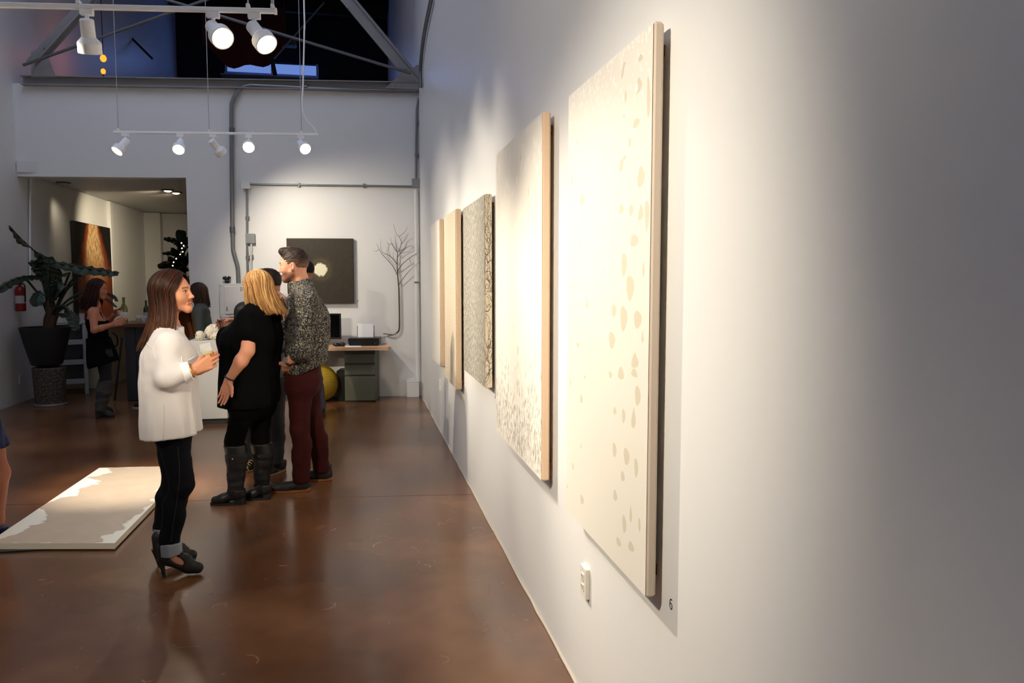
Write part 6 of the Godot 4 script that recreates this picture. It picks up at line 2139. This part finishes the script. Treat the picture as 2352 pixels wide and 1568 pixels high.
		var cf := Sdf.new(kn - Vector3(0.13, 0.22, 0.13), kn + Vector3(0.13, 0.06, 0.13), 0.008)
		cf.cap(kn, calf, 0.078, 0.0755, 0.02)
		cf.clip(Vector3(0, topy + 0.004, 0), Vector3.UP)
		cf.clip(Vector3(kn.x, topy - 0.10, kn.z), Vector3(0.12, -1, 0.0).normalized())
		knit(bt, "cuff", cf, lea, "smooth leather boot top")
		b = MB.new()
		b.ell(Vector3(calf.x - 0.02, topy - 0.085, calf.z + 0.074), Vector3(0.007, 0.007, 0.005), Basis(), 8, 6)
		wpart(bt, "stud", b, mat("gold", Color.WHITE))

func man_in_speckled_shirt() -> void:
	var o: Node3D = person("bearded man in a black and white speckled shirt, dark red trousers and black shoes", Vector3(-0.438, 0.028, -6.05))
	var J: Dictionary = {"g": 1.04, "ga": 1.02, "gl": 1.0, "hs": 1.04, "hsc": 1.08,
		"nk": Vector3(-0.422, 1.561, -6), "shL": Vector3(-0.374, 1.445, -5.8), "shR": Vector3(-0.451, 1.441, -6.19), "ch": Vector3(-0.397, 1.265, -6), "wa": Vector3(-0.417, 1.066, -6), "pe": Vector3(-0.433, 0.877, -6),
		"elL": Vector3(-0.416, 1.097, -5.73), "wrL": Vector3(-0.526, 0.999, -5.785), "elR": Vector3(-0.521, 1.183, -6.25), "wrR": Vector3(-0.559, 1.371, -6.1),
		"hipL": Vector3(-0.444, 0.814, -5.9), "hipR": Vector3(-0.414, 0.785, -6.11), "knL": Vector3(-0.455, 0.479, -5.88), "anL": Vector3(-0.454, 0.121, -5.93), "knR": Vector3(-0.362, 0.456, -6.12), "anR": Vector3(-0.316, 0.126, -6.22),
		"hd": Vector3(-0.482, 1.711, -6), "fw": Vector3(-0.95, -0.06, -0.2), "up": Vector3(0, 1, 0), "calf": Vector3(1, 0, 0), "lips": Color(0.30, 0.13, 0.10), "cuff_y": 0.07}
	var skin: Color = lin(0.84, 0.60, 0.49)
	flesh(o, J, skin, 0.0038, true, {"L": [Vector3(-0.02, -0.6, -0.8), Vector3(-0.9, 0, 0.1), [0.3, 0.15, 0.15, 0.15, 0.15]], "R": [Vector3(-0.15, 0.95, 0.1), Vector3(-0.5, 0.2, 0.8), [0.7, 0.8, 0.85, 0.85, 0.85]]}, Color(0.10, 0.05, 0.03, 0.75))
	short_hair(o, J, lin(0.17, 0.12, 0.10), lin(0.52, 0.36, 0.28), 1.0)
	var red: StandardMaterial3D = mat("oxblood_twill", Color(0.20, 0.045, 0.045), 0.85, 0.0, 0.3)
	var S: Sdf = trousers(o, "trousers", J, red, 0.010, 14, -0.05)
	var tr: Node3D = o.get_node("trousers")
	wpart(tr, "side_seam", on_surface(S, [Vector3(-0.397, 0.79, -5.95), Vector3(-0.41, 0.591, -5.95), Vector3(-0.424, 0.391, -5.95), Vector3(-0.429, 0.172, -5.95)], 0.002), red)
	wpart(tr, "pocket_seam", on_surface(S, [Vector3(-0.541, 0.853, -5.95), Vector3(-0.528, 0.886, -5.95), Vector3(-0.476, 0.924, -5.95)], 0.0025), red)
	# shirt
	var im := Image.create(512, 512, false, Image.FORMAT_RGB8)
	im.fill(Color(0.035, 0.035, 0.04))
	var rg := RandomNumberGenerator.new()
	rg.seed = 19
	for i in 2000:
		var c := Color(0.80, 0.78, 0.74)
		var pick: float = rg.randf()
		if pick < 0.22: c = Color(0.62, 0.55, 0.27)
		elif pick < 0.55: c = Color(0.42, 0.41, 0.41)
		var p := Vector2(rg.randf() * 512, rg.randf() * 512)
		var r := Vector2(1.4 + rg.randf() * 1.5, 2.2 + rg.randf() * 3.4)
		var a: float = rg.randf() * PI
		for w in [Vector2(0, 0), Vector2(-512, 0), Vector2(0, -512)]:
			dab(im, p + w, r, a, c)
	var pm: StandardMaterial3D = img_mat("speckled_print", im, 0.85)
	triplanar(pm, 2.6)
	S = field([J.nk, J.shL, J.shR, J.elL, J.elR, J.wrL, J.wrR, Vector3(-0.577, 0.854, -6), Vector3(-0.225, 0.829, -6)], 0.12, 0.009)
	torso(S, J, 0.022, 0.06)
	arm(S, J, "L", 0.022, 0.05, 1.22)
	arm(S, J, "R", 0.022, 0.05, 1.4)
	for sg in [-1.0, 1.0]:
		var lat: Vector3 = (J.shL - J.shR).normalized() * sg
		S.cap(J.ch + Vector3(0.02, 0, 0) + lat * 0.07, Vector3(-0.392, 0.866, -6) + lat * 0.085, 0.125, 0.125, 0.06)
	S.ell(Vector3(-0.329, 1.281, -6), Vector3(0.085, 0.16, 0.16), Basis(), 0.08)
	var n: FastNoiseLite = noise(8.0, 23, 2)
	S.warp(func(p: Vector3) -> float: return n.get_noise_3d(p.x * 1.2, p.y * 0.7, p.z * 1.2) * 0.014, 0.05)
	S.clip(Vector3(-0.417, 0.917, -6), Vector3(0.42, -1, 0).normalized())
	S.ell(J.nk + Vector3(-0.02, 0.065, 0), Vector3(0.075, 0.05, 0.08), Basis(), 0.01, true)
	var sh: MeshInstance3D = knit(o, "shirt", S, pm)
	var t := MB.new()
	var f: Transform3D = along(J.nk + Vector3(0.0, 0.012, 0), Vector3(-0.28, 1, 0))
	var rows: Array = []
	for i in 5:
		var row: Array = []
		for k in 29:
			var a: float = lerpf(0.5, TAU - 0.5, k / 28.0) + PI
			row.append(f * (Vector3(cos(a), 0, sin(a)) * (0.078 - 0.010 * sin(PI * i / 4.0) + (0.008 if i == 0 else 0.0)) + Vector3(0, -0.03 + 0.05 * (i / 4.0), 0)))
		rows.append(row)
	t.sheet(rows)
	wpart(sh, "collar", t, pm)
	var ax: Vector3 = (J.wrL - J.elL).normalized()
	var wa: MeshInstance3D = wpart(o, "watch", band(J.wrL - ax * 0.014, ax, 0.034, 0.009, 0.6), mat("black_leather", Color.BLACK), "black wristwatch")
	t = MB.new()
	t.lathe([Vector2(0, 0.012), Vector2(0.019, 0.010), Vector2(0.021, 0.0), Vector2(0.0, -0.004)], 18, along(J.wrL - ax * 0.014 + Vector3(-0.018, 0.012, 0.026), Vector3(-0.5, 0.35, 0.8)))
	wpart(wa, "dial", t, mat("silver", Color.WHITE))
	var chel: StandardMaterial3D = mat("charcoal_nubuck", Color(0.075, 0.075, 0.078), 0.7)
	for e in [[Vector3(-0.387, 0, -5.942), Vector3(-0.689, 0, -5.94)], [Vector3(-0.238, 0, -6.226), Vector3(-0.487, 0, -6.261)]]:
		shoe(o, e[0], e[1], 0.13, chel, mat("tan_welt", Color(0.50, 0.27, 0.10), 0.6), "shoe", 0.0)
	var g: Node3D = held("drink_glass", "glass of red drink held in front of the man in the speckled shirt", "glass", Vector3(-0.562, 1.391, -6.1))
	tumbler(g, 0.105, 0.036, mat("red_drink", Color(0.42, 0.06, 0.05), 0.15))

func simple_person(label: String, J: Dictionary, skin: Color, male: bool, hands: Dictionary, top: Material, sleeve: float, bottom: Material, shoe_m: Material, sole_m: Material, toes: Dictionary, sd: int) -> Node3D:
	var o: Node3D = person(label, (J.anL + J.anR) * 0.5)
	flesh(o, J, skin, 0.005, male, hands)
	trousers(o, "trousers", J, bottom, 0.006, sd, 0.02)
	var S: Sdf = field([J.nk, J.shL, J.shR, J.elL, J.elR, J.wrL, J.wrR, J.pe], 0.17, 0.011)
	torso(S, J, 0.014, 0.06)
	if sleeve > 0.0:
		arm(S, J, "L", 0.018, 0.05, sleeve)
		arm(S, J, "R", 0.018, 0.05, sleeve)
	wrinkles(S, sd + 3, 0.010, 1.2, 0.6, 6.0)
	S.clip(J.pe + Vector3(0, -0.06, 0), Vector3.DOWN)
	S.ell(J.nk + Vector3(0, 0.06, 0), Vector3(0.075, 0.045, 0.08), Basis(), 0.01, true)
	knit(o, "top", S, top)
	for s in toes:
		shoe(o, toes[s][0], toes[s][1], 0.09, shoe_m, sole_m)
	return o

func background_people() -> void:
	var rub: StandardMaterial3D = mat("black_rubber", Color.BLACK)
	# person between the blonde woman and the man
	var J: Dictionary = {"g": 1.0, "nk": Vector3(-0.771, 1.432, -6.62), "shR": Vector3(-0.952, 1.337, -6.7), "shL": Vector3(-0.596, 1.34, -6.54), "ch": Vector3(-0.78, 1.18, -6.62), "wa": Vector3(-0.785, 0.981, -6.62), "pe": Vector3(-0.79, 0.799, -6.62),
		"elR": Vector3(-0.98, 1.136, -6.66), "wrR": Vector3(-1.014, 1.234, -6.48), "elL": Vector3(-0.574, 1.117, -6.55), "wrL": Vector3(-0.644, 1.052, -6.4),
		"hipR": Vector3(-0.88, 0.705, -6.66), "hipL": Vector3(-0.704, 0.711, -6.58), "knR": Vector3(-0.899, 0.334, -6.68), "anR": Vector3(-0.906, 0.066, -6.68), "knL": Vector3(-0.696, 0.386, -6.56), "anL": Vector3(-0.701, 0.075, -6.54),
		"hd": Vector3(-0.736, 1.568, -6.62), "fw": Vector3(-0.8, -0.1, 0.1), "calf": Vector3(0.4, 0, -0.8)}
	var brown: Color = lin(0.66, 0.42, 0.32)
	var o: Node3D = simple_person("dark-haired person in dark clothes and laced sneakers standing between the blonde woman and the man", J, brown, true,
		{"R": [Vector3(-0.7, 0.15, 0.5), Vector3(0.2, 0.95, -0.1), [0.7, 0.6, 0.6, 0.65, 0.65]], "L": [Vector3(-0.5, 0.1, 0.8), Vector3(0, 1, 0), [0.5, 0.5, 0.5, 0.5, 0.5]]},
		mat("black_leather", Color.BLACK), 1.85, mat("navy_denim", Color(0.065, 0.075, 0.095), 0.8), mat("dark_canvas", Color(0.07, 0.075, 0.085), 0.8), mat("gum_sole", Color(0.52, 0.40, 0.26), 0.7), {"R": [Vector3(-0.858, 0, -6.758), Vector3(-0.989, 0, -6.588)], "L": [Vector3(-0.651, 0, -6.656), Vector3(-0.761, 0, -6.441)]}, 31)
	short_hair(o, J, lin(0.05, 0.045, 0.045), lin(0.05, 0.045, 0.045), 0.0)
	for e in [[Vector3(-0.891, 0.094, -6.62)], [Vector3(-0.71, 0.1, -6.5)]]:
		var b := MB.new()
		for k in 5:
			var p: Vector3 = e[0] + Vector3(-0.012 * k - 0.02, -0.012 * k + 0.0, 0.022 * k * 0.6)
			b.tube([p + Vector3(-0.022, 0, 0.0), p + Vector3(0, 0.012, 0.012), p + Vector3(0.022, -0.004, 0.016)], 0.003, 6)
		b.tube(curve([e[0] + Vector3(-0.02, 0.0, 0.03), e[0] + Vector3(-0.05, -0.02, 0.06), e[0] + Vector3(-0.03, -0.06, 0.07)], 5), 0.003, 6)
		wpart(o, "laces", b, mat("cream_lace", Color(0.72, 0.63, 0.38), 0.8), "cream shoelaces")
	var gl: Node3D = held("drink_glass", "small glass of amber drink held out to the left of the blonde woman", "glass", Vector3(-1.045, 1.224, -6.42))
	tumbler(gl, 0.085, 0.03, mat("amber_drink", Color(0.55, 0.30, 0.10), 0.15))
	wpart(o, "bracelet", band(J.wrR + Vector3(-0.01, 0.0, 0.01), Vector3(-0.7, 0.15, 0.5), 0.034, 0.006), mat("gold", Color.WHITE), "yellow bracelet")
	# tall man behind the speckled shirt
	J = {"g": 1.0, "hs": 1.0, "nk": Vector3(-0.646, 1.554, -9.4), "shR": Vector3(-0.606, 1.448, -9.6), "shL": Vector3(-0.63, 1.454, -9.2), "ch": Vector3(-0.616, 1.307, -9.4), "wa": Vector3(-0.611, 1.075, -9.4), "pe": Vector3(-0.605, 0.893, -9.4),
		"elR": Vector3(-0.595, 1.14, -9.65), "wrR": Vector3(-0.628, 0.93, -9.62), "elL": Vector3(-0.604, 1.164, -9.16), "wrL": Vector3(-0.678, 1.011, -9.2),
		"hipR": Vector3(-0.583, 0.78, -9.5), "hipL": Vector3(-0.571, 0.797, -9.3), "knR": Vector3(-0.519, 0.42, -9.5), "anR": Vector3(-0.475, 0.046, -9.5), "knL": Vector3(-0.537, 0.448, -9.28), "anL": Vector3(-0.479, 0.072, -9.28),
		"hd": Vector3(-0.623, 1.708, -9.4), "fw": Vector3(-0.9, 0, -0.4)}
	o = simple_person("person with short black hair and grey-blue jeans, almost hidden behind the speckled shirt", J, brown, true,
		{"R": [Vector3(0, -1, 0), Vector3(-1, 0, 0), [0.2, 0.3, 0.3, 0.3, 0.3]], "L": [Vector3(-0.3, -1, 0), Vector3(-1, 0, 0.2), [0.2, 0.3, 0.3, 0.3, 0.3]]},
		mat("black_jersey", Color.BLACK), 1.9, mat("slate_denim", Color(0.26, 0.25, 0.32), 0.8), mat("black_suede", Color.BLACK), rub, {"R": [Vector3(-0.434, 0, -9.237), Vector3(-0.591, 0, -9.209)], "L": [Vector3(-0.442, 0, -9.092), Vector3(-0.622, -0, -9.071)]}, 37)
	short_hair(o, J, lin(0.05, 0.045, 0.045), lin(0.06, 0.05, 0.05), 0.0)
	# woman in the dark green jacket by the partition
	J = {"g": 0.95, "hs": 0.98, "nk": Vector3(-1.908, 1.312, -10), "shR": Vector3(-1.923, 1.204, -10.17), "shL": Vector3(-1.898, 1.217, -9.83), "ch": Vector3(-1.921, 1.055, -10), "wa": Vector3(-1.943, 0.841, -10), "pe": Vector3(-1.938, 0.652, -10),
		"elR": Vector3(-1.962, 0.917, -10.22), "wrR": Vector3(-2.065, 0.804, -10.15), "elL": Vector3(-1.893, 0.926, -9.78), "wrL": Vector3(-2.025, 0.801, -9.85),
		"hipR": Vector3(-1.948, 0.562, -10.09), "hipL": Vector3(-1.923, 0.58, -9.91), "knR": Vector3(-1.977, 0.289, -10.09), "anR": Vector3(-1.962, 0.086, -10.09), "knL": Vector3(-1.952, 0.313, -9.91), "anL": Vector3(-1.938, 0.097, -9.91),
		"hd": Vector3(-1.944, 1.451, -10), "fw": Vector3(-0.97, -0.06, 0.05)}
	o = simple_person("woman with shoulder-length dark hair in a dark green jacket beyond the white pedestal", J, lin(0.78, 0.56, 0.46), false,
		{"R": [Vector3(-0.9, 0, 0), Vector3(0, 1, 0), [0.4, 0.5, 0.5, 0.5, 0.5]], "L": [Vector3(-0.9, -0.1, -0.2), Vector3(0, 1, 0), [0.4, 0.5, 0.5, 0.5, 0.5]]},
		mat("green_jacket", Color(0.155, 0.185, 0.185), 0.75), 1.9, mat("black_cotton", Color.BLACK), mat("black_suede", Color.BLACK), rub, {"R": [Vector3(-1.986, 0, -10.42), Vector3(-2.181, 0, -10.39)], "L": [Vector3(-1.97, 0, -10.28), Vector3(-2.173, 0, -10.25)]}, 43)
	long_hair(o, J, {"th0": 52.0, "drop": 0.20, "flare": 0.0, "drift": Vector3(0, 0, -0.01), "mess": 0.03}, lin(0.13, 0.09, 0.08), lin(0.25, 0.15, 0.11), 220, 9)
	# dark figure at the bar, behind the woman in white
	J = {"g": 1.05, "nk": Vector3(-2.355, 1.462, -10.45), "shR": Vector3(-2.381, 1.335, -10.64), "shL": Vector3(-2.337, 1.345, -10.26), "ch": Vector3(-2.344, 1.174, -10.45), "wa": Vector3(-2.352, 0.923, -10.45), "pe": Vector3(-2.349, 0.7, -10.45),
		"elR": Vector3(-2.321, 1.023, -10.66), "wrR": Vector3(-2.407, 0.914, -10.6), "elL": Vector3(-2.256, 1.03, -10.22), "wrL": Vector3(-2.375, 0.935, -10.28),
		"hipR": Vector3(-2.383, 0.596, -10.54), "hipL": Vector3(-2.363, 0.614, -10.36), "knR": Vector3(-2.451, 0.298, -10.54), "anR": Vector3(-2.581, 0.017, -10.54), "knL": Vector3(-2.445, 0.321, -10.36), "anL": Vector3(-2.621, 0.019, -10.36),
		"hd": Vector3(-2.392, 1.594, -10.45), "fw": Vector3(-0.9, -0.1, -0.1)}
	o = simple_person("dark-haired person in black at the bar, mostly hidden behind the woman in the white blouse", J, lin(0.7, 0.5, 0.4), true,
		{"R": [Vector3(-1, 0, 0), Vector3(0, 1, 0), [0.4, 0.5, 0.5, 0.5, 0.5]], "L": [Vector3(-1, 0, 0), Vector3(0, 1, 0), [0.4, 0.5, 0.5, 0.5, 0.5]]},
		mat("black_jersey", Color.BLACK), 1.9, mat("black_cotton", Color.BLACK), mat("black_suede", Color.BLACK), mat("white_sole", Color(0.75, 0.72, 0.68), 0.6), {"R": [Vector3(-2.515, 0, -10.39), Vector3(-2.753, 0, -10.47)], "L": [Vector3(-2.558, 0, -10.23), Vector3(-2.804, 0, -10.28)]}, 47)
	short_hair(o, J, lin(0.09, 0.06, 0.05), lin(0.09, 0.06, 0.05), 0.0)
	# woman in a tank top pouring wine
	J = {"g": 0.92, "ga": 0.86, "gl": 0.9, "hs": 0.98, "hsc": 0.92, "nk": Vector3(-3.014, 1.328, -9.68), "shR": Vector3(-2.989, 1.238, -9.53), "shL": Vector3(-3.046, 1.227, -9.83), "ch": Vector3(-2.995, 1.111, -9.68), "wa": Vector3(-2.988, 0.933, -9.68), "pe": Vector3(-2.956, 0.775, -9.68),
		"elR": Vector3(-2.965, 1.033, -9.47), "wrR": Vector3(-2.752, 1.1, -9.47), "elL": Vector3(-2.987, 1.038, -9.88), "wrL": Vector3(-2.811, 1.199, -9.72),
		"hipR": Vector3(-2.916, 0.711, -9.6), "hipL": Vector3(-2.965, 0.696, -9.76), "knR": Vector3(-2.899, 0.436, -9.6), "anR": Vector3(-2.968, 0.111, -9.6), "knL": Vector3(-2.959, 0.426, -9.77), "anL": Vector3(-3.028, 0.117, -9.77),
		"hd": Vector3(-2.975, 1.499, -9.68), "fw": Vector3(0.97, -0.1, -0.05), "calf": Vector3(-1, 0, 0), "cuff_y": 0.33}
	o = person("woman in a black strappy top, apron and grey boots pouring wine at the bar", (J.anL + J.anR) * 0.5)
	var ts: Color = lin(0.72, 0.47, 0.36)
	flesh(o, J, ts, 0.005, false, {"R": [Vector3(0.9, 0.25, -0.2), Vector3(-0.2, 0.9, 0.1), [0.7, 0.6, 0.6, 0.65, 0.65]], "L": [Vector3(0.8, 0.45, 0.3), Vector3(-0.3, 0.9, 0.1), [0.7, 0.6, 0.6, 0.65, 0.65]]})
	trousers(o, "jeans", J, mat("navy_denim", Color.WHITE), 0.004, 51, 0.03)
	var S: Sdf = field([J.nk, J.shL, J.shR, J.pe], 0.16, 0.009)
	torso(S, J, 0.006, 0.05)
	S.clip(J.ch + Vector3(0, 0.035, 0), Vector3(0.15, 1, 0).normalized())
	S.clip(J.pe, Vector3.DOWN)
	knit(o, "tank_top", S, mat("black_jersey", Color.BLACK))
	for e in [J.shR, J.shL]:
		var b := MB.new()
		var m: Vector3 = e.lerp(J.nk, 0.35)
		b.tube(curve([m + Vector3(-0.085, -0.13, 0), m + Vector3(-0.07, -0.05, 0), m + Vector3(-0.02, 0.035, 0), m + Vector3(0.06, -0.03, 0), m + Vector3(0.10, -0.12, 0)], 5), 0.006, 6)
		wpart(o, "strap", b, mat("black_jersey", Color.BLACK))
	S = field([J.wa, J.pe, J.hipL, J.hipR, Vector3(-2.817, 0.624, -9.68)], 0.17, 0.010)
	for sg in [-1.0, 1.0]:
		S.cap(J.wa + Vector3(0, -0.03, 0.06 * sg), J.pe + Vector3(0.012, -0.13, 0.085 * sg), 0.115, 0.145, 0.05)
	wrinkles(S, 61, 0.012, 1.4, 0.4, 5.0)
	S.clip(Vector3(-2.958, 0.612, -9.68), Vector3(0.3, -1, 0).normalized())
	S.clip(J.wa + Vector3(0, 0.0, 0), Vector3.UP)
	var ap: MeshInstance3D = knit(o, "apron", S, mat("black_cotton", Color.BLACK))
	var tb := MB.new()
	tb.tube(curve([Vector3(-2.812, 0.992, -9.6), Vector3(-2.761, 0.952, -9.58), Vector3(-2.753, 0.862, -9.57), Vector3(-2.782, 0.832, -9.57)], 5), 0.012, 6, true, 0.4)
	wpart(ap, "tie", tb, mat("black_cotton", Color.BLACK))
	long_hair(o, J, {"th0": 58.0, "drop": 0.26, "flare": 0.035, "drift": Vector3(0, 0, -0.03), "mess": 0.05}, lin(0.10, 0.06, 0.05), lin(0.27, 0.14, 0.10), 260, 12)
	var boot: StandardMaterial3D = mat("grey_suede", Color(0.23, 0.22, 0.23), 0.75)
	for e in [["R", Vector3(-3.02, 0, -9.603), Vector3(-2.838, 0, -9.655)], ["L", Vector3(-3.097, 0, -9.855), Vector3(-2.981, 0, -10.05)]]:
		var bt: Node3D = shoe(o, e[1], e[2], 0.14, boot, rub, "boot", 0.035)
		var kn: Vector3 = J["kn" + e[0]]
		var an: Vector3 = J["an" + e[0]]
		var sf := Sdf.new(an.min(kn) - Vector3(0.12, 0.04, 0.12), an.max(kn) + Vector3(0.12, 0.05, 0.12), 0.009)
		sf.cap(kn + Vector3(0, 0.01, 0), kn.lerp(an, 0.4), 0.076, 0.074, 0.03)
		sf.cap(kn.lerp(an, 0.4), an, 0.073, 0.056, 0.03)
		sf.clip(kn + Vector3(0, 0.0, 0), Vector3.UP)
		wrinkles(sf, 71, 0.01, 0.6, 1.6, 10.0)
		knit(bt, "shaft", sf, boot)
	var wine: Node3D = held("bottle", "half-full white wine bottle in the hands of the woman in the strappy top", "bottle", Vector3(-2.677, 1.102, -9.6))
	bottle(wine, mat("olive_glass", Color(0.36, 0.36, 0.10), 0.12), 0.30)
	var wg: Node3D = held("wine_glass", "small clear glass being filled by the woman in the strappy top", "glass", Vector3(-2.686, 1.127, -9.5))
	goblet(wg, 0.13, 0.03, null)
	# figure cut by the left edge of view: bare leg under a blue dress
	J = {"g": 1.0, "gl": 1.0, "nk": Vector3(-2.366, 1.608, -5.15), "shR": Vector3(-2.445, 1.501, -5.33), "shL": Vector3(-2.298, 1.508, -4.97), "ch": Vector3(-2.371, 1.374, -5.15), "wa": Vector3(-2.371, 1.191, -5.15), "pe": Vector3(-2.367, 1.007, -5.15),
		"elR": Vector3(-2.548, 1.262, -5.3), "wrR": Vector3(-2.59, 1.345, -5.25), "elL": Vector3(-2.38, 1.284, -4.95), "wrL": Vector3(-2.467, 1.357, -5),
		"hipR": Vector3(-2.389, 0.9, -5.25), "hipL": Vector3(-2.316, 0.928, -5.05), "knR": Vector3(-2.249, 0.539, -5.26), "anR": Vector3(-2.256, 0.103, -5.28), "knL": Vector3(-2.325, 0.582, -5.02), "anL": Vector3(-2.268, 0.117, -5.02),
		"hd": Vector3(-2.383, 1.737, -5.15), "fw": Vector3(-1, 0, 0), "calf": Vector3(1.4, 0, 0), "feet": true}
	o = person("person in a blue dress cut off by the picture's left edge, one bare leg showing", (J.anL + J.anR) * 0.5)
	flesh(o, J, lin(0.72, 0.46, 0.36), 0.006, false, {"R": [Vector3(-1, 0, 0), Vector3(0, 1, 0), [0.4, 0.5, 0.5, 0.5, 0.5]], "L": [Vector3(-1, 0, 0), Vector3(0, 1, 0), [0.4, 0.5, 0.5, 0.5, 0.5]]})
	S = field([J.nk, J.shL, J.shR, J.pe, J.knL, J.knR], 0.17, 0.011)
	torso(S, J, 0.012, 0.06)
	for s in ["L", "R"]:
		S.cap(J["hip" + s], J["kn" + s] + Vector3(0, 0.0, 0), 0.10, 0.10, 0.06)
		arm(S, J, s, 0.015, 0.04, 0.5)
	S.clip(J.knR + Vector3(0, 0.03, 0), Vector3.DOWN)
	S.ell(J.nk + Vector3(0, 0.06, 0), Vector3(0.075, 0.045, 0.08), Basis(), 0.01, true)
	wrinkles(S, 81, 0.015)
	knit(o, "dress", S, mat("blue_dress", Color(0.12, 0.16, 0.30), 0.8))
	long_hair(o, J, {"th0": 58.0, "drop": 0.2}, lin(0.12, 0.08, 0.06), lin(0.25, 0.16, 0.11), 120, 14)
	for e in [[Vector3(-2.208, 0, -5.258), Vector3(-2.417, 0, -5.265)], [Vector3(-2.269, 0, -5.09), Vector3(-2.473, -0, -5.099)]]:
		shoe(o, e[0], e[1], 0.06, mat("blue_leather", Color(0.12, 0.14, 0.32), 0.5), rub)
